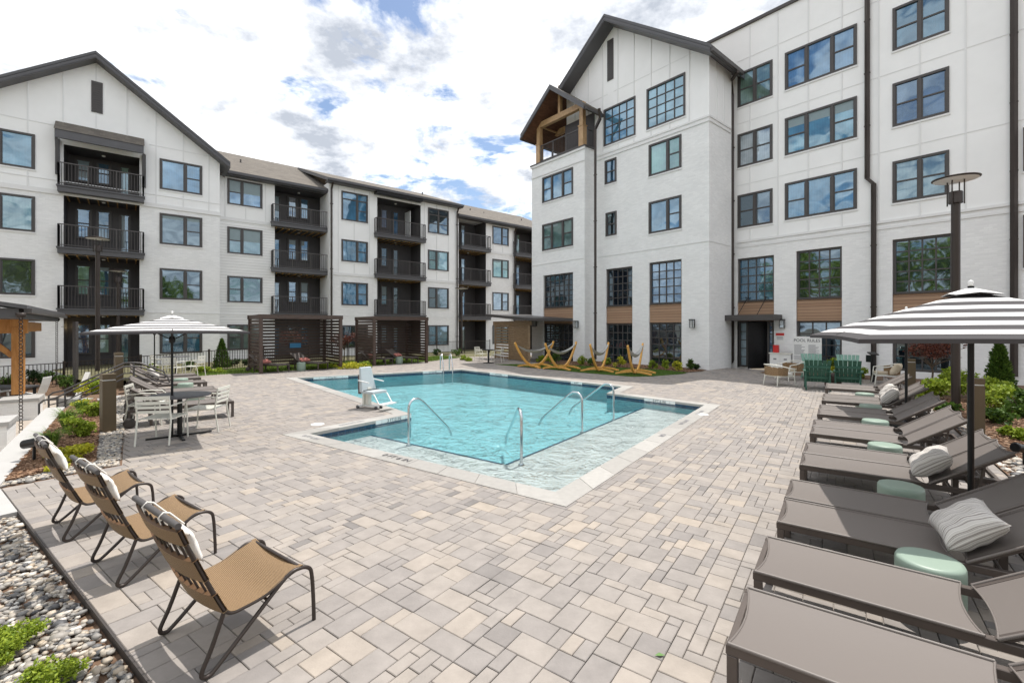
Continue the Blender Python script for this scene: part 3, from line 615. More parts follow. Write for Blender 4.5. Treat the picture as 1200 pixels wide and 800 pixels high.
def window(w, par, u0, u1, z0, z1, style='DH', tone=None, o=0.0, name='window', material='charcoal_trim', sill=True):
    """frame mesh (part) with its pane (sub-part). style letters: P picture, D double hung with a meeting rail, T with transom, Gmxn grid"""
    f = MB(); g = MB(); fw = .09; W_, H_ = u1-u0, z1-z0
    w.box(f, u0, u1, z0, z0+fw, o-.05, o+.045); w.box(f, u0, u1, z1-fw, z1, o-.05, o+.045)
    w.box(f, u0, u0+fw, z0+fw, z1-fw, o-.05, o+.042); w.box(f, u1-fw, u1, z0+fw, z1-fw, o-.05, o+.042)
    a0, a1, c0, c1 = u0+fw, u1-fw, z0+fw, z1-fw
    if style[0] == 'G':
        nx, nz = (int(q) for q in style[1:].split('x')); bt = .045
        for i in range(1, nx): x = a0+(a1-a0)*i/nx; w.box(f, x-bt/2, x+bt/2, c0, c1, o-.03, o+.012)
        for j in range(1, nz): y = c0+(c1-c0)*j/nz; w.box(f, a0, a1, y-bt/2, y+bt/2, o-.03, o+.008)
    else:
        st = style.replace('T', ''); tr = 'T' in style; top = c1
        if tr: top = c1-.42; w.box(f, a0, a1, top-.05, top+.02, o-.04, o+.03)
        ws = {'P': 1.5 if len(st) < 3 else 1.25, 'D': 1.0}; tot = sum(ws[q] for q in st); x = a0; mw = .10
        for k, q in enumerate(st):
            x2 = x+(a1-a0)*ws[q]/tot
            if k < len(st)-1: w.box(f, x2-mw/2, x2+mw/2, c0, c1, o-.045, o+.037)
            l, r = x+(mw/2 if k else 0), x2-(mw/2 if k < len(st)-1 else 0)
            for (p, q2) in ((l, l+.035), (r-.035, r)): w.box(f, p, q2, c0, top-.05, o-.04, o+.016)
            if q == 'D': y = (c0+top)/2; w.box(f, l, r, y-.028, y+.028, o-.038, o+.014)
            x = x2
    if sill and style[0] != 'G': pass
    fr = f.build(name, material, par, world=True)
    w.quad(g, [(a0, c0, o-.02), (a1, c0, o-.02), (a1, c1, o-.02), (a0, c1, o-.02)])
    tone = tone or wr.choice(['sky', 'blue', 'dark', 'shade', 'green'])
    c = tuple(x*wr.uniform(.85, 1.2) for x in GL[tone])
    g.build('pane', 'glass', fr, world=True, color=c)
    if style[0] != 'G' and wr.random() < .34 and c1-c0 > .8:
        b_ = MB(); hb = (c1-c0)*wr.choice([.12, .25, .5, .85]); xs = [(a0, a1)] if wr.random() < .6 else [(a0, (a0+a1)/2)]
        for (p_, q_) in xs: w.quad(b_, [(p_, c1-hb, o-.016), (q_, c1-hb, o-.016), (q_, c1, o-.016), (p_, c1, o-.016)])
        b_.build('blind', 'blind', fr, world=True)
    return fr
def wpx(w, par, x0, x1, yt, yb, style='DD', tone=None, o=0.0, **k):
    u0, z1 = w.hit(x0, yt, o); u1 = w.hit(x1, None, o); z0 = w.z(x0, yb, o)
    window(w, par, u0, u1, z0, z1, style, tone, o, **k); return (u0, u1, z0, z1)
def railing(w, par, u0, u1, zf, o1, o0=-.02, h=1.07, side=(True, True)):
    m = MB(); 
    runs = [((u0, o1), (u1, o1))]
    if side[0]: runs.append(((u0, o0), (u0, o1)))
    if side[1]: runs.append(((u1, o0), (u1, o1)))
    for (a, b) in runs:
        pa, pb = w.at(a[0], 0, a[1]), w.at(b[0], 0, b[1]); L_ = (pb-pa).length; d = (pb-pa)/L_
        for z_, hh in ((zf+h, .045), (zf+.09, .035), ): m.bar(pa+Vector((0,0,z_)), pb+Vector((0,0,z_)), .045, hh)
        n = max(2, round(L_/.115))
        for k in range(n+1):
            p = pa+d*(L_*k/n); big = k in (0, n) or (L_ > 1.5 and k in (n//3, 2*n//3)); t = .045 if big else .018
            m.bar(p+Vector((0,0,zf)), p+Vector((0,0,zf+h)), t, t)
    m.build('railing', 'rail_metal', par, world=True)
LEFT = thing('apartment_building', 'white four storey apartment block with front gable, stacked dark balconies and grey shingle roofs', 'building', Q(200, 26))
ZF = 2.95
A = Wall(187, 24.35, b1)
WA = MB(); WP = MB(); WS = MB(); BT = MB()
def flush():
    global BT
    merge_trim(BT, LEFT, WALLS[-1]); BT = MB(); RF = MB(); FA = MB()
zfl = [A.z(67.5, y, .4) for y in (223.5, 296, 368.5)]      # undersides of the slabs, top floor first
print('slabs', zfl, 'ground', A.z(187, 430))
G0 = -.22
ZS = [A.z(67.5, y, .4) for y in (216.5, 289, 361.5)][::-1]   # balcony floors 2,3,4
ZS = [ZS[0], (ZS[0]+ZS[2])/2, ZS[2]]; print('floors', ZS)
def merge_trim(mb, par, wall):
    # battens and bands belong to the wall surface they sit on
    t = mb.build('trim', 'white_trim', par, world=True); bm = bmesh.new(); bm.from_mesh(wall.data); n0 = len(bm.faces); bm.from_mesh(t.data); bm.faces.ensure_lookup_table()
    wall.data.materials.append(MAT['white_trim'])
    for i in range(n0, len(bm.faces)): bm.faces[i].material_index = 1
    bm.to_mesh(wall.data); bm.free(); me = t.data; bpy.data.objects.remove(t); bpy.data.meshes.remove(me)
WALLS = []
# --- gable section A
uR = A.hit(257.5); uOL, uOR = A.hit(74.5), A.hit(163.5)
uAp, zAp = A.hit(112, 59.5, .6); uEnd, zEnd = A.hit(270, 190, .6)
sl = (zAp-zEnd)/(uEnd-uAp); print('gable slope', sl, 'apex', uAp, zAp, 'end', uEnd, zEnd)
uL = uAp-(uR-uAp)-.0
wins = []
zb3 = A.z(187, 241.5)                                       # band between brick and panels
holes = []
B4 = (uOL, uOR, ZS[2], A.z(75, 169), 1.6)
for i, (yt, yb) in enumerate(((185.5, 221.5), (249.3, 285.7), (314, 350.5), (378, 414.5))):
    for (x0, x1, st) in ((187, 237, 'PD'),):
        u0, z1 = A.hit(x0, yt); u1 = A.hit(x1); z0 = A.z(x0, yb); wins.append((u0, u1, z0, z1, st, ['sky', 'dark', 'dark', 'blue'][i]))
        w_ = u1-u0; ur = A.hit(41.2); wins.append((ur-w_, ur, z0, z1, 'DP', ['sky', 'green', 'shade', 'dark'][i]))
H = [(a-.0, b, c, d, .06) for a, b, c, d, _, _ in wins]
zt = lambda u: zAp-.33-sl*abs(u-uAp)                        # underside of the rake on the wall
zsh = min(zt(uR), zt(uL))
bal = [(uOL, uOR, (ZS[0], ZS[1], ZS[2])[k], ((ZS[1], ZS[2])[k]-.30 if k < 2 else A.z(75, 169)), 1.6) for k in range(3)]+[(uOL, uOR, G0, ZS[0]-.30, 1.6)]
A.panel(WA, uL, uR, G0-.5, zb3, H+bal); A.panel(WP, uL, uR, zb3, zsh, H+bal, .0)
def gable(m, w, ua, ub, zs, ztf, uap, o=0, holes=()):
    """wall above the shoulder of a gable"""
    n = 24; us = [ua+(ub-ua)*i/n for i in range(n+1)]+[uap]+[h[k] for h in holes for k in (0, 1)]; us = sorted(set(us))
    for i in range(len(us)-1):
        zb_ = zs; uc = (us[i]+us[i+1])/2
        for h in holes:
            if h[0] < uc < h[1] and h[3] > zb_: zb_ = h[3]
        w.quad(m, [(us[i], zb_, o), (us[i+1], zb_, o), (us[i+1], ztf(us[i+1]), o), (us[i], ztf(us[i]), o)])
gable(WP, A, uL, uR, zsh, zt, uAp, 0, [bal[2]])
# side and back returns of A
for (u_, sgn) in ((uR, 1),): A.quad(WA, [(uR, G0-.5, 0), (uR, G0-.5, -9), (uR, zsh, -9), (uR, zsh, 0)])
A.quad(WA, [(uL, G0-.5, -9), (uL, G0-.5, 0), (uL, zsh, 0), (uL, zsh, -9)])
# battens and bands on A
A.box(BT, uL, uR+.05, zb3-.11, zb3+.11, 0, .05); A.box(BT, uL, uR+.03, zb3+.55, zb3+.59, 0, .02)
zj = A.z(0, 134)
A.box(BT, uL, uOL, zj-.02, zj+.02, 0, .018); A.box(BT, uOR+.4, uR, zj-.02, zj+.02, 0, .018)
k = uAp-.0
def blocked(u, z0, z1, hs): return [h for h in hs if h[0]-.03 < u < h[1]+.03 and h[3] > z0 and h[2] < z1]
def batten(w, m, u, z0, z1, hs, t=.05, pr=.028):
    segs = [(z0, z1)]
    for h in blocked(u, z0, z1, hs):
        ns = []
        for a, b in segs:
            if h[2] > a: ns.append((a, min(b, h[2])))
            if h[3] < b: ns.append((max(a, h[3]), b))
        segs = [x for x in ns if x[1]-x[0] > .05]
    for a, b in segs: w.box(m, u-t/2, u+t/2, a, b, 0, pr)
vent = (A.hit(107), A.hit(120.5), A.z(107, 131), A.z(107, 94.5), 0)
u = uL+.5
while u < uR:
    batten(A, BT, u, zb3+.12, zt(u)-.05, H+bal+[vent, (uOL-.5, uOR+.6, 0, A.z(66, 143), 0)]); u += 1.18
for q in (ZS[0]-.1,): A.box(BT, uL, uOL, q-.02, q+.02, 0, .02); A.box(BT, uOR, uR, q-.02, q+.02, 0, .02)
for (a, b, c, d, st, tn) in wins:
    window(A, LEFT, a, b, c, d, st, tn)
    A.box(BT, a-.03, b+.03, c-.07, c-.002, -.01, .04)
WA.build('wall', 'white_brick', LEFT, world=True); WALLS.append(WP.build('wall', 'white_panel', LEFT, world=True)); flush()
# vent louvre
m = MB(); A.box(m, vent[0], vent[1], vent[2], vent[3], 0, .04)
z_ = vent[2]+.08
while z_ < vent[3]-.1: A.box(m, vent[0]+.05, vent[1]-.05, z_, z_+.05, .04, .06); z_ += .11
m.build('vent', 'charcoal_trim', LEFT, world=True)
# roof of A: two slabs with deep fascia
def roof_gable(w, par, uap, zap, sl_, ue_l, ue_r, of, ob, th=.34, mt='grey_fascia', soff='charcoal_wall'):
    m = MB(); r = MB()
    for (ue, sg) in ((ue_l, -1), (ue_r, 1)):
        ze = zap-sl_*abs(ue-uap)
        c = [w.at(uap, zap-th, of), w.at(ue, ze-th, of), w.at(ue, ze-th, ob), w.at(uap, zap-th, ob), w.at(uap, zap, of), w.at(ue, ze, of), w.at(ue, ze, ob), w.at(uap, zap, ob)]
        if sg < 0: c = [c[1], c[0], c[3], c[2], c[5], c[4], c[7], c[6]]
        m.hexa(c)
        L_ = math.hypot(ue-uap, zap-ze)
        r.mesh([w.at(uap, zap+.012, of-.01), w.at(ue, ze+.012, of-.01), w.at(ue, ze+.012, ob), w.at(uap, zap+.012, ob)], [(0,1,2,3)], [(0,0),(0,L_),(of-ob,L_),(of-ob,0)])
        # stepped rake board
        for k, (dz, dp) in enumerate(((.0, .03), (-.16, .018))):
            c = [w.at(uap, zap+dz-.14, of+.002), w.at(ue, ze+dz-.14, of+.002), w.at(ue, ze+dz-.14, of+dp), w.at(uap, zap+dz-.14, of+dp)]; c2 = [p+Vector((0,0,.13)) for p in c]
            c = c+c2
            if sg < 0: c = [c[1], c[0], c[3], c[2], c[5], c[4], c[7], c[6]]
            m.hexa(c)
    f = m.build('roof', mt, par, world=True); r.build('shingles', 'shingles', f, world=True); return f
roof_gable(A, LEFT, uAp, zAp, sl, uAp-(uEnd-uAp), uEnd, .6, -9.5)
# small shed roof over the top balcony
m = MB(); ua, ub = A.hit(64, None, .7), A.hit(168.5, None, .7); z1_, z0_ = A.z(64, 141.5, .0), A.z(64, 152, .75)
c = [A.at(ua, z0_-.16, .75), A.at(ub, z0_-.16, .75), A.at(ub, z1_-.2, 0), A.at(ua, z1_-.2, 0), A.at(ua, z0_+.05, .75), A.at(ub, z0_+.05, .75), A.at(ub, z1_, 0), A.at(ua, z1_, 0)]
m.hexa(c); A.box(m, ua, ub, z0_-.32, z0_-.16, .63, .75)
for uu in (uOL-.28, uOR+.1): A.box(m, uu, uu+.16, z0_-1.9, z0_-.2, .02, .14); m.bar(A.at(uu+.08, z0_-1.7, .1), A.at(uu+.08, z0_-.3, .6), .1, .1)
o_ = m.build('balcony_roof', 'grey_fascia', LEFT, world=True)
m = MB(); L_ = .8; m.mesh([A.at(ua-.03, z0_+.062, .78), A.at(ub+.03, z0_+.062, .78), A.at(ub+.03, z1_+.012, 0), A.at(ua-.03, z1_+.012, 0)], [(0,1,2,3)], [(0,0),(5,0),(5,.8),(0,.8)]); m.build('shingles', 'shingles', o_, world=True)
# --- balconies
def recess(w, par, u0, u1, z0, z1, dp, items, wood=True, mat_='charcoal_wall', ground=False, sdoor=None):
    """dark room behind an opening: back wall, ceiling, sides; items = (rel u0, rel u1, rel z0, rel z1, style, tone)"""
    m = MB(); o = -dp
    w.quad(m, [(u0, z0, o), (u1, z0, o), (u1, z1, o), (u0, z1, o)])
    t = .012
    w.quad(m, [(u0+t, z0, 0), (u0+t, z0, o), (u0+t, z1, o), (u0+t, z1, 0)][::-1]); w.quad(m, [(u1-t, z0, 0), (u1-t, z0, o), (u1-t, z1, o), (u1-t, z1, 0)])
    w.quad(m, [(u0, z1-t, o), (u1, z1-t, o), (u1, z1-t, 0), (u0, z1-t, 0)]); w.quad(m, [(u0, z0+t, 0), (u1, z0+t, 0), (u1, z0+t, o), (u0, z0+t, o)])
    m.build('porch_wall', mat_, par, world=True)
    for (a, b, c, d, st, tn) in items:
        fr = window(w, par, u0+(u1-u0)*a, u0+(u1-u0)*b, z0+c, z0+d, st, tn, o+.05, name='door' if c < .2 else 'window', material='black_metal' if False else 'charcoal_trim')
def balcony(w, par, u0, u1, zf, proj=.45, ov=.18, left=True, right=True, th=.28, joists=True, zback=1.6, ceil_u=None):
    m = MB(); a, b = u0-(ov if left else 0), u1+(ov if right else 0)
    w.box(m, a, b, zf-th, zf-.05, .004, proj); w.box(m, a-.04, b+.04, zf-.05, zf+.02, .004, proj+.05); w.box(m, u0+.015, u1-.015, zf-th+.02, zf-.01, -zback+.02, .003)
    s_ = m.build('balcony', 'grey_fascia', par, world=True)
    railing(w, s_, a+.03, b-.03, zf+.02, proj-.04, .01)
    if joists:
        j = MB(); n = max(4, round((u1-u0)/.42))
        for k in range(n+1): x = u0+.1+(u1-u0-.24)*k/n; w.box(j, x-.025, x+.025, zf-th-.085, zf-th-.002, -zback+.05, .02)
        w.box(j, u0+.02, u1-.02, zf-th-.012, zf-th-.003, -zback+.05, .03)
        j.build('joist', 'joist_wood', s_, world=True)
itA = [(.10, .33, .75, 2.35, 'D', 'pale'), (.38, .60, .75, 2.35, 'D', 'pale'), (.70, .88, .04, 2.3, 'P', 'pale')]
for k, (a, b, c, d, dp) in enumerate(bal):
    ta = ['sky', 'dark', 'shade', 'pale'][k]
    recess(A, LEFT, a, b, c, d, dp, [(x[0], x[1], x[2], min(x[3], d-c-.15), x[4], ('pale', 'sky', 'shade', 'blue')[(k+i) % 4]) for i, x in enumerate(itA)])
for zf in ZS: balcony(A, LEFT, uOL, uOR, zf)
# --- recessed sections B, C, D, E of the same block
Bw = Wall(187, 24.35, b1, 1.6); Cw = Wall(187, 24.35, b1, .78); Dw = Wall(187, 24.35, b1, 1.2)
def rows(w, x0, x1, ys, st, tones, ysb):
    r = []
    for (yt, yb, tn, s_) in zip(ys, ysb, tones, st):
        u0, z1 = w.hit(x0, yt); u1 = w.hit(x1); z0 = w.z(x0, yb); r.append((u0, u1, z0, z1, s_, tn))
    return r
def section(w, x0, x1, ztop, wins, open_, tops, ov_l, ov_r, items, lower='white_brick', zband=None, u_end=None, door_open=False):
    u0, u1 = w.hit(x0), (w.hit(x1) if u_end is None else u_end)
    holes = [(a, b, c, d, .06) for a, b, c, d, _, _ in wins]
    if open_:
        a, b = w.hit(open_[0]), w.hit(open_[1]); bs = [(a, b, ZS[0], ZS[1]-.3, 1.6), (a, b, ZS[1], ZS[2]-.3, 1.6), (a, b, ZS[2], tops, 1.6), (a, b, G0, ZS[0]-.3, 1.6)]
    else: bs = []
    zb = ZS[2]-.15 if zband is None else zband
    low = MB(); up = MB(); w.panel(low, u0, u1, G0-.5, zb, holes+bs); w.panel(up, u0, u1, zb, ztop, holes+bs)
    low.build('wall', lower, LEFT, world=True); WALLS.append(up.build('wall', 'white_panel', LEFT, world=True))
    w.box(BT, u0, u1, zb-.1, zb+.1, 0, .035)
    q = ZS[0]-.1; w.box(BT, u0, u1, q-.02, q+.02, 0, .02)
    if bs:   # take the band out of the opening: it stops at the opening's sides
        pass
    u = u0+.6
    while u < u1-.1: batten(w, BT, u, zb+.1, ztop, holes+bs); u += 1.1
    for (a_, b_, c, d, s_, tn) in wins: window(w, LEFT, a_, b_, c, d, s_, tn); w.box(BT, a_-.03, b_+.03, c-.07, c-.002, -.01, .04)
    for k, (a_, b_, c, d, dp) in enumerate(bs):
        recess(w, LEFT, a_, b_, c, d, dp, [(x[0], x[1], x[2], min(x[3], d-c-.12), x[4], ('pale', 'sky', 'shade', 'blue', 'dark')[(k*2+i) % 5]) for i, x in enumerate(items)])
    if bs:
        for zf in ZS: balcony(w, LEFT, bs[0][0], bs[0][1], zf, left=ov_l, right=ov_r, ov=.22)
    return u0, u1, bs
BTlist = []
def cutbox(w, m, u0, u1, z0, z1, o0, o1, gaps):
    xs = [u0]+[q for g in gaps for q in g]+[u1]
    for i in range(0, len(xs), 2):
        if xs[i+1]-xs[i] > .02: w.box(m, xs[i], xs[i+1], z0, z1, o0, o1)
_wb = Wall.box
class NoBand:  # bands of a section skip its balcony opening
    pass
zeB = Bw.z(269, 200, .5); zeC = Cw.z(383, 207.5, .5); zeD = Dw.z(538, 250.7, .5); print('eaves', zeB, zeC, zeD)
st4 = ['DP', 'DP', 'DP', 'DP']
def sec(w, x0, x1, ztop, wins, open_, top_y, *a, **k):
    gaps = []
    if open_: gaps = [(w.hit(open_[0]), w.hit(open_[1]))]
    old = w.box
    def nb(m, u0, u1, z0, z1, o0, o1, rnd=.5):
        if m is BT and gaps and u1-u0 > 2 and (z1-z0) < .25:
            for (p, q) in ((u0, gaps[0][0]), (gaps[0][1], u1)):
                if q-p > .02: old(m, p, q, z0, z1, o0, o1, rnd)
        else: old(m, u0, u1, z0, z1, o0, o1, rnd)
    w.box = nb
    r = section(w, x0, x1, ztop, wins, open_, top_y, *a, **k)
    w.box = old; flush()
    return r
wB = rows(Bw, 266.3, 307.5, (208.7, 265.3, 323, 380), ['DP']*4, ['sky', 'green', 'shade', 'green'], (239, 296.5, 354, 410))
wB = [wB[0]]+[(wB[0][0], wB[0][1], z0, z1, s_, t_) for (_, _, z0, z1, s_, t_) in wB[1:]]
uB, uB1, bB = sec(Bw, 250, 384, zeB-.12, wB, (322, 383.3), Bw.z(322, 217), True, False, [(.04, .22, .04, 2.2, 'P', 'pale'), (.34, .54, .8, 2.3, 'D', 'sky'), (.58, .78, .8, 2.3, 'D', 'sky')], lower='white_siding')
wC = rows(Cw, 400, 431, (223.3, 280, 330, 381), ['PDT', 'PD', 'PD', 'PD'], ['sky', 'sky', 'sky', 'dark'], (257.5, 306, 357.5, 408))
wC2 = rows(Cw, 501.4, 525.7, (242.9, 292.4, 336.3, 381), ['DDT', 'DP', 'DP', 'DP'], ['dark', 'green', 'shade', 'blue'], (272.6, 316, 361.2, 405))
uC, uC1, bC = sec(Cw, 386, 536.5, zeC-.12, wC+wC2, (442, 493), Cw.z(442, 231), True, True, [(.04, .20, .8, 2.3, 'D', 'shade'), (.26, .44, .8, 2.3, 'D', 'pale'), (.54, .70, .04, 2.25, 'P', 'dark')], zband=ZS[1]-.17)
wD = rows(Dw, 577, 596, (264.4, 303.1, 342.2, 381), ['PD', 'PD', 'PD', 'PD'], ['sky', 'pale', 'pale', 'dark'], (285.8, 325, 363.8, 403))
uD, uD1, bD = sec(Dw, 534, 602, zeD-.12, wD, (537.5, 569.5), Dw.z(538, 253.5), False, True, [(.08, .32, .8, 2.3, 'D', 'pale'), (.42, .62, .04, 2.25, 'P', 'pale')])
uE, uE1, bE = sec(Dw, 602, 640, zeD-.12, [], (603.5, 634), Dw.z(604, 267), True, False, [(.08, .32, .04, 2.25, 'P', 'dark'), (.42, .6, .04, 2.25, 'P', 'pale')])
# returns between the sections
m = MB(); Cw.quad(m, [(uC, G0-.5, -2), (uC, G0-.5, 0), (uC, zeC-.1, 0), (uC, zeC-.1, -2)]); m.build('wall', 'white_panel', LEFT, world=True)
m = MB(); Cw.quad(m, [(uC1, G0-.5, 0), (uC1, G0-.5, -2), (uC1, zeC-.1, -2), (uC1, zeC-.1, 0)])
m.build('wall', 'white_panel', LEFT, world=True)
# roofs of the long wing
def eave_roof(w, u0, u1, ze, x, y, back=-6.5, of=.5, name='roof'):
    q = w.hit(x, y, back); zr = q[1]; m = MB()
    c = [w.at(u0, ze-.2, of), w.at(u1, ze-.2, of), w.at(u1, zr-.2, back), w.at(u0, zr-.2, back), w.at(u0, ze, of), w.at(u1, ze, of), w.at(u1, zr, back), w.at(u0, zr, back)]
    m.hexa(c); m.hexa([w.at(u, z, o) for z in (ze-.17, ze-.01) for (u, o) in ((u0, of+.12), (u1, of+.12), (u1, of+.002), (u0, of+.002))])
    w.box(m, u0, u1, ze-.24, ze-.18, .003, of)
    r = m.build(name, 'grey_fascia', LEFT, world=True); s_ = MB(); L_ = math.hypot(of-back, zr-ze)
    s_.mesh([w.at(u0, ze+.014, of+.03), w.at(u1, ze+.014, of+.03), w.at(u1, zr+.014, back), w.at(u0, zr+.014, back)], [(0,1,2,3)], [(u0,0),(u1,0),(u1,L_),(u0,L_)]); s_.build('shingles', 'shingles', r, world=True)
    b_ = MB(); b_.mesh([w.at(u0, zr+.014, back), w.at(u1, zr+.014, back), w.at(u1, ze, back*2), w.at(u0, ze, back*2)], [(0,1,2,3)], [(u0,0),(u1,0),(u1,L_),(u0,L_)]); b_.build('shingles', 'shingles', r, world=True)
    return zr
zr = eave_roof(Bw, uB, Bw.hit(386.5), zeB, 258, 177.5); print('ridge', zr)
zr2 = eave_roof(Cw, Cw.hit(384, None, .5), Cw.hit(543, None, .5), zeC, 440, 215.5); print('ridge', zr2)
zr3 = eave_roof(Dw, Dw.hit(537, None, .5), Dw.hit(660), zeD, 623, 256.5); print('ridge', zr3)
m = MB(); Cw.box(m, Cw.hit(441, None, .5), Cw.hit(495, None, .5), zeC-.42, zeC-.25, .1, .62); m.build('canopy', 'black_metal', LEFT, world=True)
for (w, x, y) in ((Bw, 282, 189), (Dw, 551, 246), (Dw, 567, 250), (Dw, 611, 258), (Cw, 495, 227)):
    u, z = w.hit(x, y, -3.2); m = MB(); m.tube([w.at(u, z-.6, -3.2), w.at(u, z+.12, -3.2)], .05); m.build('vent_pipe', 'charcoal_trim', LEFT, world=True)
def downpipe(w, par, px, zt, zb, o=.1, jog=None, ov=.45):
    u = w.hit(px); m = MB(); pts = [w.at(u, zt, ov), w.at(u, zt-.08, ov-.06), w.at(u, zt-.5, o), w.at(u, zb+.25, o), w.at(u, zb+.06, o+.2)]
    for a, b in zip(pts[:-1], pts[1:]): m.bar(a, b, .11, .09)
    for zz_ in (zt-1.5, (zt+zb)/2, zb+1.2): m.bar(w.at(u-.09, zz_, o), w.at(u+.09, zz_, o), .11, .05)
    return m.build('downpipe', 'bronze_metal', par, world=True)
downpipe(Cw, LEFT, 388, zeC-.1, G0+.2); downpipe(Cw, LEFT, 535, zeC-.1, G0+.2); downpipe(Dw, LEFT, 602, zeD-.1, G0+.2)
# open white door on C's top balcony
u0, z1 = Cw.hit(478.5, 248, -.9); m = MB(); Cw.box(m, u0, u0+.06, ZS[2]+.03, z1, -1.5, -.62)
Cw.box(m, u0-.004, u0+.064, ZS[2]+.3, z1-.2, -1.35, -.77)
m.build('door', 'white_paint', LEFT, world=True, bevel=.006)
# soffit lamps and a lit wall lamp on the ground porch
for (w, b_) in ((A, bal), (Bw, bB), (Cw, bC), (Dw, bD)):
    for (a, b, c, d, dp) in b_:
        m = MB(); p = w.at((a+b)/2, d-.03, -.7); m.lathe([(.07, -.05), (.08, 0)], 12, p); m.build('ceiling_lamp', 'white_paint', LEFT, world=True)
m = MB(); m.lathe([(.02, -.09), (.07, -.05), (.07, .05), (.02, .09)], 10, A.at(uOL+.35, 1.98, -1.45)); m.build('wall_lamp', 'warm_bulb', LEFT, world=True)
# ------------------------------------------------------------------ the right building
RIGHT = thing('apartment_building', 'tall white five storey building with steep gable, timber corner terrace and wood banded windows', 'building', Q(860, 24))
db = -b2
Fw = Wall(831, 20.6, db); Tw = Wall(685, 25.14, db); Gw = Wall(864, 22.2, db)
BT = MB()
def flushR():
    global BT
    merge_trim(BT, RIGHT, WALLS[-1]); BT = MB()
GR0 = -.6
def zone(w, u0, u1, z0, zband, z1, holes, low='white_brick', up='white_panel'):
    a, b = MB(), MB(); w.panel(a, u0, u1, z0, zband, holes); WALLS.append(a.build('wall', low, RIGHT, world=True))
    if z1 > zband: w.panel(b, u0, u1, zband, z1, holes); WALLS.append(b.build('wall', up, RIGHT, world=True))
def R_(w, x0, x1, yt, yb, st, tn): u0, z1 = w.hit(x0, yt); return (u0, w.hit(x1), w.z(x0, yb), z1, st, tn)
def H_(l, dp=.07): return [(a, b, c, d, .22 if s_[0] == 'G' and c < 3 or s_[0] == 'G' and d < 8 else dp) for a, b, c, d, s_, _ in l]
def put(w, l, trims=True):
    for (a, b, c, d, s_, tn) in l:
        deep = s_[0] == 'G' and d < 8
        window(w, RIGHT, a, b, c, d, s_, tn, o=-.14 if deep else 0, material='black_metal' if False else 'charcoal_trim')
        if not deep: w.box(BT, a-.03, b+.03, c-.07, c-.002, -.01, .04)
def cladband(w, x0, x1, yt, yb):
    m = MB(); u0, z1 = w.hit(x0, yt); w.box(m, u0+.01, w.hit(x1)-.01, w.z(x0, yb), z1, -.2, -.07); m.build('wood_band', 'wood_cladding', RIGHT, world=True); return (u0, w.hit(x1), w.z(x0, yb), z1, .22)
# --- F: the gabled block
fw = [R_(Fw, 709, 722.5, 189, 217, 'D', 'blue'), R_(Fw, 710, 722.7, 250, 277.6, 'D', 'dark'), R_(Fw, 760.5, 798.7, 170.5, 207.5, 'PD', 'green'), R_(Fw, 760.5, 798.7, 237.5, 274.5, 'PD', 'sky'),
      R_(Fw, 707.7, 744.8, 129.5, 172.5, 'G4x4', 'sky'), R_(Fw, 758, 803.2, 105.5, 153, 'G4x4', 'sky'),
      R_(Fw, 710, 741, 315.5, 359.5, 'G5x5', 'inner'), R_(Fw, 710, 741, 379, 426, 'G5x5', 'inner'), R_(Fw, 760.5, 798.7, 308, 357, 'G4x5', 'blue'), R_(Fw, 760.5, 798.7, 378, 428, 'G4x6', 'inner')]
cb = [cladband(Fw, 710, 741, 359.5, 379), cladband(Fw, 760.5, 798.7, 357, 378)]
uap, zap = Fw.hit(708, 16.6, .8); ue, ze = Fw.hit(832, 51, .8); slF = (zap-ze)/(ue-uap); print('F', uap, zap, ue, ze, slF)
u0F, u1F = Fw.hit(664), 0.0
ztF = lambda u: zap-.36-slF*abs(u-uap)
zbF = Fw.z(830, 136); zsF = ztF(0.0); print('F band', zbF, 'shoulder', zsF, 'left', u0F)
h = H_(fw)+cb
zone(Fw, u0F, 0, GR0, zbF, zsF, h)
m = MB(); hh = [q for q in h if q[3] > zsF]; gable(m, Fw, u0F, 0, zsF, ztF, uap, 0, hh); m.build('wall', 'white_panel', RIGHT, world=True)
m = MB(); Fw.quad(m, [(0, GR0, 0), (0, GR0, -2.2), (0, zbF, -2.2), (0, zbF, 0)]); m.build('wall', 'white_brick', RIGHT, world=True)
m = MB(); Fw.quad(m, [(0, zbF, 0), (0, zbF, -2.2), (0, zsF+.1, -2.2), (0, zsF+.1, 0)]); m.build('wall', 'white_panel', RIGHT, world=True)
for dz in (0, -.2): Fw.box(BT, u0F, .04, zbF-.04+dz, zbF+.05+dz, .0, .045)
for dz in (0, -.2): BT.hexa([Fw.at(u, z, o) for z in (zbF-.04+dz, zbF+.05+dz) for (u, o) in ((.0, -.0), (.0, -2.1), (.045, -2.1), (.045, 0))][::1])
vent = (Fw.hit(712), Fw.hit(719), Fw.z(712, 96), Fw.z(712, 49), 0); 
u = -.95
while u > u0F: batten(Fw, BT, u, zbF+.06, ztF(u)-.03, h+[vent]); u -= 1.02
for yy in (101,): q = Fw.z(812, 62); [Fw.box(BT, a, b, q-.015, q+.015, 0, .013) for a, b in ((u0F+1, vent[0]), (vent[1], -.1))]
q = Fw.z(830, 200); q2 = Fw.z(830, 282); Fw.box(BT, u0F, .0, q2-.03, q2+.03, 0, .02); BT.hexa([Fw.at(u, z, o) for z in (q2-.03, q2+.03) for (u, o) in ((.0, -.0), (.0, -2.1), (.02, -2.1), (.02, 0))])
for o in (-.7, -1.4): BT.hexa([Fw.at(u, z, o+d) for z in (zbF+.06, zsF) for (u, d) in ((0, 0), (0, -.045), (.016, -.045), (.016, 0))])
put(Fw, fw); flushR()
m = MB(); Fw.box(m, vent[0], vent[1], vent[2], vent[3], 0, .04); z_ = vent[2]+.08
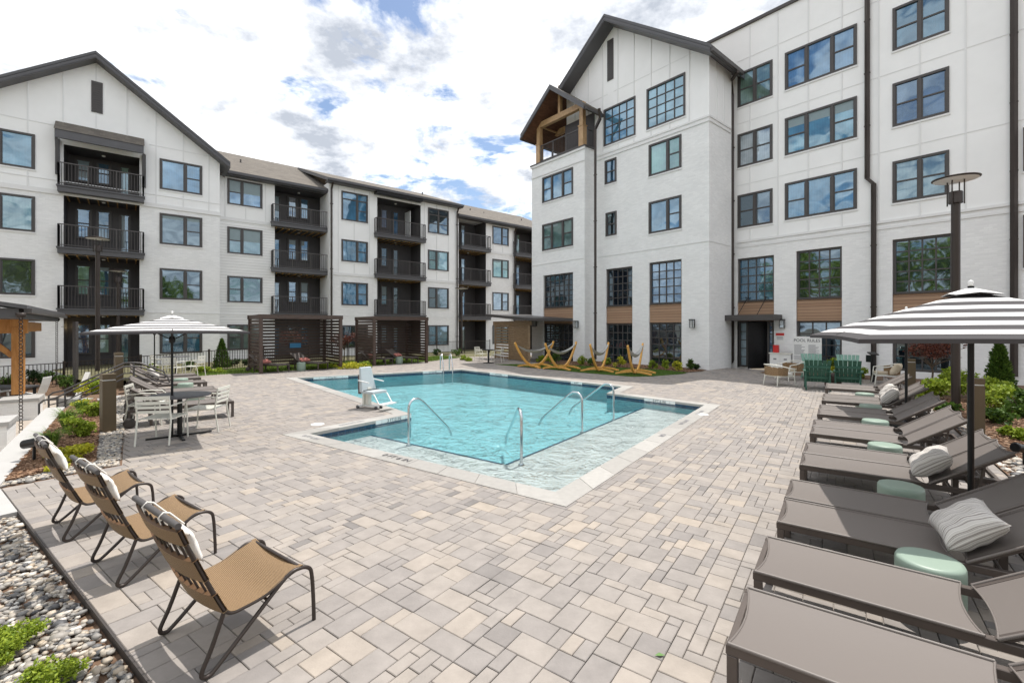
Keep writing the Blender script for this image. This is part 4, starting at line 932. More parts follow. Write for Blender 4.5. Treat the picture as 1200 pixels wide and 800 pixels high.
while z_ < vent[3]-.1: Fw.box(m, vent[0]+.05, vent[1]-.05, z_, z_+.05, .04, .06); z_ += .11
m.build('vent', 'charcoal_trim', RIGHT, world=True)
roof_gable(Fw, RIGHT, uap, zap, slF, uap-(ue-uap), ue, .8, -8, th=.36)
m = MB(); Fw.box(m, ue-.01, ue+.13, ze-.34, ze-.16, -2.2, .78); m.build('gutter', 'charcoal_trim', RIGHT, world=True)
# --- T: corner tower with the timber terrace
tw = [R_(Tw, 635.7, 671.7, 208.7, 238.5, 'DPD', 'sky'), R_(Tw, 635.7, 671.7, 263.7, 294.5, 'DPD', 'green'), R_(Tw, 636.7, 671.5, 323, 361.2, 'G6x6', 'inner'), R_(Tw, 636.7, 671.5, 379.5, 424, 'G6x5', 'inner')]
cb = [cladband(Tw, 636.7, 671.5, 361.2, 379.5)]
uT0, zT = Tw.hit(623.3, 198); zTt = Tw.z(685, 171); print('T top', zT, zTt, 'u', uT0)
zTop = Tw.z(682.5, 172.5)
h = H_(tw)+cb; zone(Tw, uT0, 0, GR0, zTop, zTop, h)
m = MB()
Tw.quad(m, [(0, GR0, 0), (0, GR0, -1.2), (0, zTop, -1.2), (0, zTop, 0)]); Tw.quad(m, [(uT0, GR0, -6), (uT0, GR0, 0), (uT0, zTop, 0), (uT0, zTop, -6)]); Tw.quad(m, [(uT0, zTop, 0), (0, zTop, 0), (0, zTop, -6), (uT0, zTop, -6)])
m.build('wall', 'white_brick', RIGHT, world=True)
for yy in (187,): q = Tw.z(685, yy); Tw.box(BT, uT0-.03, .04, q-.04, q+.04, 0, .04)
q2T = Tw.z(685, 302); Tw.box(BT, uT0, .0, q2T-.03, q2T+.03, 0, .02); Tw.box(BT, uT0-.06, .06, zTop-.12, zTop+.0, .002, .07)
put(Tw, tw); flushR()
m = MB(); Tw.box(m, uT0-.09, .1, zTop+.003, zTop+.07, -5.5, .1); m.build('coping', 'charcoal_trim', RIGHT, world=True)
# timber gable on the tower
PT = lambda px, py, o=0: Tw.hit(px, py, o)
pz0 = zTop+.07; uPl, uPr = Tw.hit(629), Tw.hit(682.5); zBm = Tw.z(682, 121); 
m = MB()
for (u_, o_) in ((uPl+.1, -.15), (uPr-.12, -.15), (uPl+.1, -3.1), (uPr-.12, -3.1)):
    q = MB(); Tw.box(q, u_-.13, u_+.13, pz0, zBm-.2, o_-.13, o_+.13); Tw.box(q, u_-.16, u_+.16, pz0, pz0+1.15, o_-.16, o_+.16); Tw.box(q, u_-.19, u_+.19, pz0+1.151, pz0+1.21, o_-.19, o_+.19)
    q.build('post', 'orange_wood' if u_ < uPl+1 and False else 'pale_timber', RIGHT, world=True)
for o_ in (-.15, -1.7, -3.1):
    q = MB(); Tw.box(q, uPl-.35, uPr+.02, zBm-.2, zBm+.12, o_-.12, o_+.12)
    um = (uPl+uPr)/2; Tw.box(q, um-.09, um+.09, zBm+.122, zBm+1.75, o_-.1, o_+.1)
    q.build('beam', 'pale_timber', RIGHT, world=True)
for u_ in (uPl+.1, uPr-.12): q = MB(); Tw.box(q, u_-.1, u_+.1, zBm-.1, zBm+.08, -4.5, -.29); q.build('beam', 'pale_timber', RIGHT, world=True)
ua2, za2 = Tw.hit(644.7, 98.5, .7); ul2, zl2 = Tw.hit(610, 156.7, .7); ur2, zr2_ = Tw.hit(684, 122, .7); print('tower gable', ua2, za2, ul2, zl2, ur2, zr2_)
hw = (ur2-ul2)/2; uc2 = (ul2+ur2)/2; zE = (zl2+zr2_)/2; za_ = za2
f_ = MB(); g_ = MB(); r_ = MB()
def slab(mb, w, ua, za, ub, zb, th, of, ob, dz=0):
    c = [w.at(ua, za-th+dz, of), w.at(ub, zb-th+dz, of), w.at(ub, zb-th+dz, ob), w.at(ua, za-th+dz, ob), w.at(ua, za+dz, of), w.at(ub, zb+dz, of), w.at(ub, zb+dz, ob), w.at(ua, za+dz, ob)]
    if ub < ua: c = [c[1], c[0], c[3], c[2], c[5], c[4], c[7], c[6]]
    mb.hexa(c, [(0,0),(0,3),(5,3),(5,0)]*2)
for ub in (uc2-hw, uc2+hw):
    slab(f_, Tw, uc2, za_, ub, zE, .30, .72, .64); slab(g_, Tw, uc2, za_-.21, ub, zE-.21, .05, .64, -5); slab(r_, Tw, uc2, za_-.0, ub, zE-.0, .2, .64, -5)
rr_ = r_.build('terrace_roof', 'shingles', RIGHT, world=True); f_.build('rake_board', 'grey_fascia', rr_, world=True); g_.build('soffit', 'soffit_wood', rr_, world=True)
m = MB(); Tw.box(m, uc2+hw+.0, uc2+hw+.12, zE-.32, zE-.16, -2.5, .66); Tw.box(m, uc2-hw-.12, uc2-hw, zE-.32, zE-.16, -4.5, .66); m.build('gutter', 'charcoal_trim', rr_, world=True)
m = MB(); a, b = uPl+.27, uPr-.3; zf = pz0
def rail2(w, m, P0, P1, zf, h=1.05):
    L_ = (P1-P0).length; d = (P1-P0)/L_
    for z_ in (zf+h, zf+.12): m.bar(P0+Vector((0,0,z_)), P1+Vector((0,0,z_)), .05, .045)
    n = max(2, round(L_/.95))
    for k in range(n+1): p = P0+d*(L_*k/n); m.bar(p+Vector((0,0,zf)), p+Vector((0,0,zf+h)), .06, .06)
    k = 0
    while k*.115 < L_: p = P0+d*(k*.115); m.bar(p+Vector((0,0,zf+.12)), p+Vector((0,0,zf+h)), .014, .014); k += 1
rail2(Tw, m, Tw.at(a, 0, -.1), Tw.at(b, 0, -.1), zf); rail2(Tw, m, Tw.at(b+.3, 0, -.4), Tw.at(b+.3, 0, -3), zf); rail2(Tw, m, Tw.at(a-.2, 0, -.4), Tw.at(a-.2, 0, -3), zf)
m.build('railing', 'rail_metal', RIGHT, world=True)
m = MB(); Fw.box(m, Fw.hit(664)-.06, Fw.hit(697), pz0, zE+.15, .01, .06); Fw.box(m, Fw.hit(664)-.06, Fw.hit(664)-.01, pz0, zE+.2, -4, .0); m.build('porch_wall', 'charcoal_wall', RIGHT, world=True)
# --- G: the long wing to the right
gw = [R_(Gw, 864.6, 905.5, 87, 127, 'DD', 'green'), R_(Gw, 864.6, 905.5, 158.4, 197.4, 'DD', 'pale'), R_(Gw, 864.6, 905.5, 229.5, 268, 'DD', 'shade'),
      R_(Gw, 920, 1004.4, 63, 106.5, 'DPD', 'sky'), R_(Gw, 920, 1004.4, 139.5, 183, 'DPD', 'sky'), R_(Gw, 920, 1004.4, 215.4, 258.5, 'DPD', 'sky'),
      R_(Gw, 1046, 1112.5, 11, 61, 'DD', 'blue'), R_(Gw, 1046, 1112.5, 99, 149.6, 'DD', 'blue'), R_(Gw, 1046, 1112.5, 190, 238.5, 'DD', 'green'),
      R_(Gw, 864, 907, 303.4, 354, 'G4x5', 'blue'), R_(Gw, 933, 986.6, 294.4, 351, 'G4x5', 'dark'), R_(Gw, 1045.7, 1117, 281, 344.8, 'G4x5', 'dark'),
      R_(Gw, 933, 986.6, 376, 431, 'G3x4', 'inner'), R_(Gw, 1045.7, 1117, 371, 434, 'G4x4', 'inner'),
      R_(Gw, 1199, 1245, 150, 201, 'DD', 'blue'), R_(Gw, 1199, 1245, 252, 314, 'DD', 'blue'), R_(Gw, 1199, 1245, 357, 402, 'DD', 'blue')]
cb = [cladband(Gw, 864, 907, 354, 376.5), cladband(Gw, 933, 986.6, 351, 376), cladband(Gw, 1045.7, 1117, 344.8, 371)]
zG = Gw.z(864, 36); zbG = Gw.z(864, 284); uG1 = Gw.hit(1335); print('G', zG, zbG, uG1)
door = (Gw.hit(864), Gw.hit(907), GR0, Gw.z(864, 376.5), 1.5)
h = H_(gw)+cb+[door]
zone(Gw, -3.6, uG1, GR0, zbG, zG, h)
for (dz, pr) in ((.0, .05), (-.24, .03)): Gw.box(BT, -.0, uG1, zbG-.05+dz, zbG+.05+dz, 0, pr)
zs_ = [Gw.z(864, y) for y in (73, 146, 218)]
for q in zs_: 
    cuts = sorted([(a-.0, b) for a, b, c, d, *_ in h if c < q < d]); xs = [0.0]+[x for c in cuts for x in c]+[uG1]
    for i in range(0, len(xs), 2): Gw.box(BT, xs[i], xs[i+1], q-.015, q+.015, 0, .013)
u = .6
while u < uG1: batten(Gw, BT, u, zbG+.06, zG-.1, h, pr=.026); u += 1.22
put(Gw, gw); flushR()
m = MB(); Gw.box(m, -3.8, uG1, zG, zG+.14, -.35, .09); m.build('parapet_cap', 'charcoal_trim', RIGHT, world=True)
m = MB(); Gw.box(m, -3.6, uG1, zG-.3, zG-.05, -9, -.02); m.build('roof', 'grey_fascia', RIGHT, world=True)
# entrance: dark lobby recess, side light, open door leaf, canopy with tie rods
a, b = door[0], door[1]; zd = door[3]
m = MB(); Gw.quad(m, [(a, 0, -1.5), (b, 0, -1.5), (b, zd, -1.5), (a, zd, -1.5)]); Gw.quad(m, [(a+.01, zd, 0), (a+.01, zd, -1.5), (a+.01, 0, -1.5), (a+.01, 0, 0)]); Gw.quad(m, [(b-.01, 0, 0), (b-.01, 0, -1.5), (b-.01, zd, -1.5), (b-.01, zd, 0)]); Gw.quad(m, [(a, zd-.01, -1.5), (b, zd-.01, -1.5), (b, zd-.01, 0), (a, zd-.01, 0)])
m.build('lobby', 'charcoal_wall', RIGHT, world=True)
x1 = Gw.hit(875.5); window(Gw, RIGHT, a+.02, x1, .02, zd, 'G1x5', 'pale', o=-.14)
x2 = Gw.hit(898); window(Gw, RIGHT, x2, b-.02, .02, zd, 'G1x4', 'blue', o=-.14)
m = MB(); Gw.box(m, Gw.hit(880), Gw.hit(894), .02, 2.0, -1.45, -1.3); m.build('door', 'white_paint', RIGHT, world=True)
m = MB(); m.bar(Gw.at(x2-.03, 1.1, -.14), Gw.at(x2-.5, 1.1, .75), .05, 2.15); dl = m.build('door', 'black_metal', RIGHT, world=True)
m = MB(); m.bar(Gw.at(x2-.1, 1.1, -.02), Gw.at(x2-.42, 1.1, .56), .062, 1.75); m.build('pane', 'glass', dl, world=True, color=GL['dark'])
zc = Gw.z(864, 373); m = MB(); ca, cbb = Gw.hit(856, None, 1.0), Gw.hit(906.5, None, 1.0)
Gw.box(m, a-.25, cbb, zc-.12, zc+.14, .02, 1.1); cn = m.build('entrance_canopy', 'charcoal_trim', RIGHT, world=True)
m = MB()
for u_ in (a+.45, b-.35): m.tube([Gw.at(u_, zc+.95, -.05), Gw.at(u_, zc+.12, 1.0)], .015, 6); m.lathe([(.07, -.02), (.07, .02)], 10, Gw.at(u_, zc+.97, .0))
m.build('tie_rod', 'black_metal', cn, world=True)
# downpipes
def pipe(w, pts, t=.11):
    m = MB(); pp = [w.at(*p) for p in pts]
    for x, y in zip(pp[:-1], pp[1:]): m.bar(x, y, t, t*.9)
    for p, q in zip(pts[:-1], pts[1:]):
        if abs(p[1]-q[1]) > 2:
            n = int(abs(p[1]-q[1])/2.6)
            for k in range(1, n+1): z_ = p[1]+(q[1]-p[1])*k/(n+1); m.bar(w.at(p[0]-.1, z_, p[2]), w.at(p[0]+.1, z_, p[2]), .06, .05)
    m.build('downpipe', 'bronze_metal', RIGHT, world=True)
u = Gw.hit(859.5); uu, zz1 = Gw.hit(866, 82, 1.4)
pipe(Gw, [(Gw.hit(865, None, 1.2), Gw.z(865, 84, 1.2), 1.2), (u+.05, Gw.z(860, 98), .35), (u, Gw.z(860, 112), .1), (u, .3, .1), (u-.1, .05, .35)])
u1 = Gw.hit(1017); u2 = Gw.hit(1024.5); pipe(Gw, [(u1, zG-.1, .1), (u1, Gw.z(1017, 210), .1), (u2, Gw.z(1024, 216), .1), (u2, .3, .1)], .13)
u3 = Gw.hit(1188.5); pipe(Gw, [(u3, zG-.1, .1), (u3, .3, .1)], .14)
uF = Tw.hit(695.5); pipe(Tw, [(Tw.hit(702, None, .1), Tw.z(702, 127, .1), .1), (Tw.hit(702, None, 0), Tw.z(702, 138), -.1), (uF+.0, Tw.z(696, 150), -.15), (uF, .2, -.15)], .13)
# wall lanterns: things fixed to the facade are its parts
def lantern(w, px, py):
    u, z = w.hit(px, py); m = MB(); w.box(m, u-.05, u+.05, z-.16, z+.16, .002, .03); m.bar(w.at(u, z+.13, .02), w.at(u, z+.13, .17), .05, .03); w.box(m, u-.1, u+.1, z+.16, z+.2, .06, .28); w.box(m, u-.085, u+.085, z-.2, z-.18, .085, .255)
    for (p, q) in ((-.08, .09), (.08, .09), (-.08, .25), (.08, .25)): w.box(m, u+p-.008, u+p+.008, z-.18, z+.16, q-.008, q+.008)
    l = m.build('wall_lantern', 'black_metal', RIGHT, world=True); g = MB(); w.box(g, u-.07, u+.07, z-.178, z+.155, .1, .24); g.build('lantern_glass', 'glass', l, world=True, color=(.5, .5, .48))
for (w, x, y) in ((Tw, 628.3, 379), (Tw, 677.2, 380), (Fw, 813, 379), (Gw, 918.3, 379)): lantern(w, x, y)
# trees behind the camera's side of the court: only seen mirrored in the windows
def bigtree(loc, hgt, rad, label, mt='leaf_green', nl=3500):
    t = thing('tree', label, 'tree', loc, 0, 'trees on the open side of the court'); m = MB()
    m.tube([(0,0,0), (.1,0,hgt*.4), (0,.2,hgt*.75)], [.28, .2, .08], 10); m.build('trunk', 'bark', t)
    leaves('crown', (0, 0, hgt*.66), (rad, rad, hgt*.36), nl, .55, mt, t, clumps=16)
for i, (x, y, hh_, r_) in enumerate(((-16, -6, 11, 4), (-23, -2, 13, 5), (-14, -14, 12, 5), (-28, 6, 12, 5), (-7, -16, 13, 5), (2, -20, 12, 5), (12, -22, 13, 5.5), (24, -24, 12, 5))):
    bigtree((x, y, -.9), hh_, r_, ['broad green tree nearest the terrace steps', 'tall green tree left of the court', 'green tree behind the chairs', 'green tree past the swing pavilion', 'wide tree behind the gravel bed', 'round green tree behind the deck', 'tall tree behind the first loungers', 'green tree at the far end behind the loungers'][i], 'leaf_bright')
# ------------------------------------------------------------------ furniture of the deck
LE = R(AE); LB_ = R(AB)
def tubeo(name, pts, r, material, par, n=8): m = MB(); m.tube(pts, r, n); return m.build(name, material, par)
# ---- sun lounger: local x across, local +y is the foot end, head towards -y; origin at the foot
def lounger_proto(label, group, wheels=True):
    t = thing('sun_lounger', label, 'sun lounger', (0,0,0), 0, group); w = .62; h = .31; hy = -1.10; L = 1.78; ang = R(34); bl = .74
    f = MB(); a = .024
    for x in (-w/2+a, w/2-a):
        f.bar((x, 0, h), (x, -L, h), .045, .05)
    f.bar((-w/2+.045, -.02, h), (w/2-.045, -.02, h), .035, .045); f.bar((-w/2+.045, -L+.02, h-.002), (w/2-.045, -L+.02, h-.002), .035, .045); f.bar((-w/2+.045, hy+.06, h-.01), (w/2-.045, hy+.06, h-.01), .03, .03)
    for y in (-1.32, -1.5, -1.66): f.bar((-w/2+.045, y, h-.022), (w/2-.045, y, h-.022), .02, .02)
    f.build('frame', 'taupe_metal', t, bevel=.004, seg=1)
    for (x, y) in ((-w/2+.025, -.03), (w/2-.025, -.03), (-w/2+.025, -1.42), (w/2-.025, -1.42)):
        l = MB(); l.bar((x, y, 0), (x, y, h-.026), .046, .05, up=(0,1,0)); l.build('leg', 'taupe_metal', t, bevel=.003, seg=1)
    if wheels:
        for x in (-w/2-.035, w/2+.035):
            m = MB(); M = Matrix.Translation((x, -L+.03, .1)) @ Matrix.Rotation(R(90), 4, 'Y'); m.lathe([(.03, -.025), (.095, -.025), (.1, -.018), (.1, .018), (.095, .025), (.03, .025)], 20, M=M)
            q = m.build('wheel', 'rubber', t); m = MB(); m.bar((x*.92, -L+.03, .1), (x*.92, -L+.03, h-.03), .03, .03, up=(0,1,0)); m.build('fork', 'taupe_metal', q)
    # sling seat: a stretched sheet whose ends curve in
    def sheet_(y0, z0, y1, z1, sag, name, concave=.035):
        m = MB(); nx, ny = 8, 14; vs = []; uv = []; W2 = w/2-.004
        for j in range(ny+1):
            for i in range(nx+1):
                u = i/nx*2-1; v = j/ny; cc = concave*(1-u*u)
                vv = cc/abs(math.hypot(y1-y0, z1-z0))+v*(1-2*cc/math.hypot(y1-y0, z1-z0))
                y = y0+(y1-y0)*vv; z = z0+(z1-z0)*vv; s_ = -sag*(1-u*u)
                vs.append((u*W2, y, z+s_+.032)); uv.append((u*.3, (j/ny)*.9))
        k = nx+1; fs = [(j*k+i, j*k+i+1, (j+1)*k+i+1, (j+1)*k+i) for j in range(ny) for i in range(nx)]
        lo = [(x, y, z-.007) for (x, y, z) in vs]
        m.mesh(vs, [tuple(reversed(f_)) for f_ in fs], uv, smooth=True); m.mesh(lo, fs, uv, smooth=True)
        o = m.build(name, 'sling', t); e = MB()
        for s_ in (0, nx): e.tube([vs[j*k+s_] for j in range(ny+1)], .011, 6)
        for j in (0, ny): e.tube([vs[j*k+i] for i in range(nx+1)], .006, 6)
        e.build('piping', 'sling_edge' if False else 'sling', o)
    sheet_(-.012, h, hy+.02, h, .012, 'seat')
    b0 = Vector((0, hy-.03, h)); b1_ = Vector((0, hy-.03-bl*math.cos(ang), h+bl*math.sin(ang)))
    sheet_(b0.y, b0.z+.0, b1_.y, b1_.z, .012, 'backrest')
    f = MB()
    for x in (-w/2+.03, w/2-.03): f.bar((x, b0.y, b0.z+.015), (x, b1_.y, b1_.z+.01), .03, .03)
    f.bar((-w/2+.05, b1_.y+.03, b1_.z-.012), (w/2-.05, b1_.y+.03, b1_.z-.012), .025, .025)
    for x in (-w/2+.08, w/2-.08): f.bar((x, hy-.45, h+.27), (x, -1.5, h-.01), .018, .018)
    f.build('back_frame', 'taupe_metal', t)
    return t
lg = lounger_proto('taupe sun lounger cut off by the bottom edge, closest to the camera', 'taupe sun loungers along the right edge of the deck')
spots = [(2.83, .47), (3.68, .46), (4.65, .42), (5.32, .42), (6.60, .38), (7.24, .38), (8.55, .36), (9.19, .36), (10.45, .33), (11.09, .33), (12.36, .31), (13.0, .31), (14.9, .3), (15.5, .3)]
lab = ['taupe sun lounger just below the drum stool at the bottom right',
 'taupe sun lounger holding the big striped pillow, above the drum stool at the bottom right', 'taupe sun lounger pushed against the far side of the one with the big striped pillow',
 'sun lounger with a striped pillow, just behind the nearest umbrella pole', 'taupe sun lounger just beyond the second striped pillow, behind the umbrella pole',
 'empty taupe sun lounger, near one of the pair just beyond the nearest umbrella pole', 'empty taupe sun lounger, far one of the pair just beyond the nearest umbrella pole',
 'empty taupe sun lounger, near one of the fourth pair, between two drum stools', 'empty taupe sun lounger, far one of the fourth pair, partly in umbrella shade',
 'sun lounger with a pale pillow, near one of the pair beside the farther umbrella pole', 'sun lounger with a pale pillow, far one of the pair beside the farther umbrella pole',
 'distant sun lounger beyond the pale pillows on the right, near one of its pair', 'last taupe sun lounger at the far end of the right hand row']
LG = [lg]
for i, (a, b) in enumerate(spots):
    if i == 0: lg.location = E(a, b); lg.rotation_euler = (0, 0, LE)
    else: LG.append(dup(lg, E(a, b), LE+R(random.uniform(-.6, .6)), lab[i-1]))
# ---- left loungers, heads to the left, in the frame of the building
ll0 = Vector((-6.05, 9.92, 0)); c0 = ll0+b2*.31
labL = ['grey sun lounger nearest the cream dining set, its wheels towards the brown bollard', 'grey sun lounger second in the left row, behind the round dining table', 'grey sun lounger third in the left row, half hidden by dining chairs', 'grey sun lounger fourth in the left row with no pillow', 'grey sun lounger fifth in the left row with a pillow on its raised back', 'grey sun lounger farthest in the left row']
rotL = math.atan2(b1.y, b1.x)-R(90)
for i, off in enumerate((0, 1.9, 2.62, 4.5, 6.0, 7.2)):
    d = dup(lg, c0+b2*off, rotL+R(random.uniform(-1, 1)), labL[i]); d['group'] = 'grey sun loungers on the left side of the pool'
LLp = [c0+b2*off for off in (0, 1.9, 2.62, 4.5, 6.0, 7.2)]
# ---- drum stools
def stool(loc, label, r=.185, h=.38, src=[None]):
    if src[0] is None:
        m = MB(); m.lathe([(r*.86, 0), (r*.95, .03), (r, .12), (r, h-.05), (r*.985, h-.02), (r*.94, h-.004), (r*.8, h), (.001, h)], 40)
        o = m.build('drum_stool', 'sage', None); tag(o, label, 'side table', 'sage green drum stools'); src[0] = o; o.location = loc; return o
    o = src[0].copy(); C.objects.link(o); o.location = loc; o['label'] = label; return o
for (a, b), l in zip(((4.165, -.5), (5.95, -.5), (7.88, -.5), (9.85, -.5), (11.72, -.52), (13.7, -.5)), ('sage green drum stool nearest the camera at the lower right', 'sage green drum stool beside the second striped pillow', 'sage green drum stool third from the camera along the right hand loungers',
     'sage green drum stool fourth from the camera, low beside the empty pair', 'sage green drum stool between the two pale pillows', 'sage green drum stool farthest along the right hand row')): stool(E(a, b), l)
for k, l in ((1, 'sage green drum stool among the left loungers, nearest the dining table'), (3, 'sage green drum stool between the left loungers with raised backs'), (4, 'sage green drum stool farthest back among the left loungers')):
    stool(LLp[k]-b2*.62-b1*.55+Vector((0,0,0)), l)
# ---- pillows
def pillow(name, loc, rotm, w, h, th, material, label, cat, group=None, par=None):
    m = MB(); n = 18; vs = []; uv = []
    for s_ in (1, -1):
        for j in range(n+1):
            for i in range(n+1):
                u, v = i/n*2-1, j/n*2-1; e = max(0, (1-u**4))*max(0, (1-v**4)); px_ = u*(1-.10*(1-v*v)); py_ = v*(1-.10*(1-u*u))
                z = s_*th*(e**.55)*(1+.06*math.sin(7*u+3*v)+.05*math.sin(9*v-4*u)); vs.append((px_*w, py_*h, z)); uv.append((u*w, v*h))
    k = n+1; o = k*k
    fs = [(j*k+i, j*k+i+1, (j+1)*k+i+1, (j+1)*k+i) for j in range(n) for i in range(n)]; fs += [tuple(reversed([q+o for q in f_])) for f_ in fs[:]]
    m.mesh(vs, fs, uv, smooth=True); ob = m.build(name, material, par); me = ob.data
    bm = bmesh.new(); bm.from_mesh(me); bmesh.ops.remove_doubles(bm, verts=bm.verts, dist=1e-4); bm.to_mesh(me); bm.free(); me.polygons.foreach_set('use_smooth', [True]*len(me.polygons))
    if par is None: tag(ob, label, cat, group)
    ob.matrix_world = Matrix.Translation(loc) @ rotm.to_4x4() if par is None else Matrix.Identity(4)
    if par is not None: ob.matrix_local = Matrix.Translation(loc) @ rotm.to_4x4()
    return ob
def onback(e_1, ly, lift, yaw=0, tilt=34, spot=None, rr=0):
    """orientation lying on a raised back of the right hand row"""
    M = Matrix.Rotation(LE+R(yaw), 3, 'Z') @ Matrix.Rotation(R(-tilt), 3, 'X') @ Matrix.Rotation(R(rr), 3, 'Z'); return M
def backpt(e1_, e2f, s_, lift, dx=0):
    """a point s_ metres up the backrest of the lounger whose foot is at (e1_, e2f)"""
    y = -1.13-s_*math.cos(R(34)); z = .345+s_*math.sin(R(34)); n = Vector((0, math.sin(R(34)), math.cos(R(34)))); p = Vector((dx, y, z))+n*lift; 
    return E(e1_, e2f)+e1*p.x+e2*p.y+Vector((0, 0, p.z))
G_ = 'pillows on the right hand loungers'
pillow('pillow', backpt(4.65, .42, .13, .12, -.03), onback(0,0,0, 4, 38, rr=0), .27, .20, .10, 'striped_pillow', 'large grey and white striped pillow on the lounger nearest the big drum stool', 'pillow', G_)
pillow('pillow', backpt(6.60, .38, .13, .12, -.03), onback(0,0,0, -3, 38), .27, .20, .10, 'striped_pillow', 'striped pillow on the lounger beside the nearest umbrella pole', 'pillow', G_)
pillow('pillow', backpt(12.36, .31, .13, .11), onback(0,0,0, -3, 45), .27, .20, .10, 'striped_pillow', 'pale striped pillow on a far lounger just left of the farther umbrella pole', 'pillow', G_)
pillow('pillow', backpt(13.0, .31, .15, .11), onback(0,0,0, 5, 55), .26, .20, .10, 'striped_pillow', 'pale striped pillow farthest along the right hand row', 'pillow', G_)
Mq = Matrix.Rotation(rotL, 3, 'Z') @ Matrix.Rotation(R(-45), 3, 'X')
pillow('pillow', LLp[4]+Matrix.Rotation(rotL, 3, 'Z') @ Vector((0, -1.2, .52)), Mq, .27, .2, .09, 'striped_pillow', 'grey striped pillow on a lounger of the left row', 'pillow')
# ---- woven lounge chairs in front, local x forward (front of seat), y across
def woven_chair(label, grp):
    t = thing('woven_chair', label, 'lounge chair', (0,0,0), 0, grp); W2 = .315
    # profile in (x,z); x=0 at rear foot
    def smooth(pts, n=8):
        out_ = []; P0 = [Vector((p[0], 0, p[1])) for p in pts]
        for i in range(len(P0)-1):
            a = P0[max(0, i-1)]; b = P0[i]; c = P0[i+1]; d = P0[min(len(P0)-1, i+2)]
            for k in range(n):
                s_ = k/n; out_.append(.5*((2*b)+(c-a)*s_+(2*a-5*b+4*c-d)*s_*s_+(-a+3*b-3*c+d)*s_**3))
        out_.append(P0[-1]); return out_
    leg = smooth([(.115, .335), (.05, .16), (.0, .045), (.03, .014), (.085, .045), (.28, .21), (.47, .365), (.56, .385), (.625, .36), (.645, .30), (.655, .15), (.66, .0)], 6)
    back = smooth([(-.115, .90), (-.08, .80), (.0, .60), (.08, .41), (.115, .335)], 5)
    seatp = smooth([(.115, .335), (.15, .305), (.21, .30), (.35, .315), (.50, .375), (.58, .39)], 5)
    for sgn in (-1, 1):
        y = sgn*W2; m = MB(); m.tube([(p.x, y, p.z) for p in leg], .0125, 10); m.build('leg', 'bronze_metal', t)
    fm = MB()
    for sgn in (-1, 1): fm.tube([(p.x, sgn*W2, p.z) for p in back], .0125, 10); fm.tube([(p.x, sgn*(W2-.001), p.z) for p in seatp[:-3]], .011, 8)
    fm.tube([(.36, -W2, .275), (.36, W2, .275)], .009, 8)
    fm.tube([(.57, -W2, .385), (.57, W2, .385)], .011, 8)
    fm.build('frame', 'bronze_metal', t)
    m = MB(); m.tube([(-.118, -W2-.03, .905), (-.118, W2+.03, .905)], .017, 12); m.build('top_bar', 'bar_grip', t)
    # woven seat: sagging sheet with thickness
    def weave(prof, y0, y1, sag, name, par, th=.014, nrm=(0, 0, 1), uvs=1.0):
        m = MB(); ny = 10; vs = []; uv = []; L_ = 0
        for i, p in enumerate(prof):
            if i: L_ += (prof[i]-prof[i-1]).length
            for j in range(ny+1): q = j/ny*2-1; s_ = -sag*(1-q*q); vs.append((p.x+nrm[0]*s_, y0+(y1-y0)*j/ny, p.z+nrm[2]*s_)); uv.append((y0+(y1-y0)*j/ny, L_))
        k = ny+1; fs = [(i*k+j, i*k+j+1, (i+1)*k+j+1, (i+1)*k+j) for i in range(len(prof)-1) for j in range(ny)]
        lo = [(v[0]-nrm[0]*th, v[1], v[2]-nrm[2]*th) for v in vs]
        m.mesh(vs, [tuple(reversed(f_)) for f_ in fs], uv, smooth=True); m.mesh(lo, fs, uv, smooth=True)
        n = len(prof)-1
        m.mesh(vs[:k]+lo[:k], [(j, j+1, k+j+1, k+j) for j in range(ny)], uv[:k]*2); m.mesh(vs[-k:]+lo[-k:], [(j+1, j, k+j, k+j+1) for j in range(ny)], uv[-k:]*2)
        return m.build(name, 'wicker', par)
    weave([Vector((p.x, 0, p.z+.012)) for p in seatp], -W2-.006, W2+.006, .03, 'seat', t)
    def bp(s_): # point on back line at fraction
        i = s_*(len(back)-1); k = min(int(i), len(back)-2); return back[k].lerp(back[k+1], i-k)
    nr = (math.cos(R(22)), 0, math.sin(R(22)))
    for k, (a, b) in enumerate(((.10, .27), (.40, .56), (.68, 1.0))):
        pr = [bp(a+(b-a)*i/6) for i in range(7)]; weave([p+Vector((.012, 0, .006)) for p in pr], -W2-.018, W2+.018, .035, 'back_band', t, th=.026, nrm=nr)
    m = MB()
    for j in range(7):
        y = -.24+.08*j; s_ = -.033*(1-(y/W2)**2); m.tube([bp(.03)+Vector((s_*.9+.0, y, 0)), bp(.5)+Vector((s_, y, 0)), bp(.9)+Vector((s_, y, 0))], .0065, 6)
    m.build('back_rod', 'bronze_metal', t)['kind'] = 'stuff' if False else ''
    # head pillow on the front, two white straps over the bar
    M = Matrix.Rotation(R(90), 3, 'Z'); M = Matrix(((0, -.37, .93), (1, 0, 0), (0, .93, .37))) 
    hp = pillow('head_cushion', Vector((.0, 0, .72)), Matrix(((0, -.34, .94), (1, 0, 0), (0, .94, .34))), .255, .10, .035, 'white_cushion', '', '', par=t)
    m = MB()
    for y in (-.13, .13): m.tube([(-.02, y, .83), (-.09, y, .915), (-.118, y, .926), (-.14, y, .905), (-.115, y, .83), (-.085, y, .74)], .0055, 6)
    m.build('strap', 'white_cushion', t)
    for c_ in t.children:
        if c_.get('kind', None) == '': del c_['kind']
    return t
wc = woven_chair('woven wicker lounge chair nearest the camera, beside the river pebbles', 'woven lounge chairs beside the river pebbles')
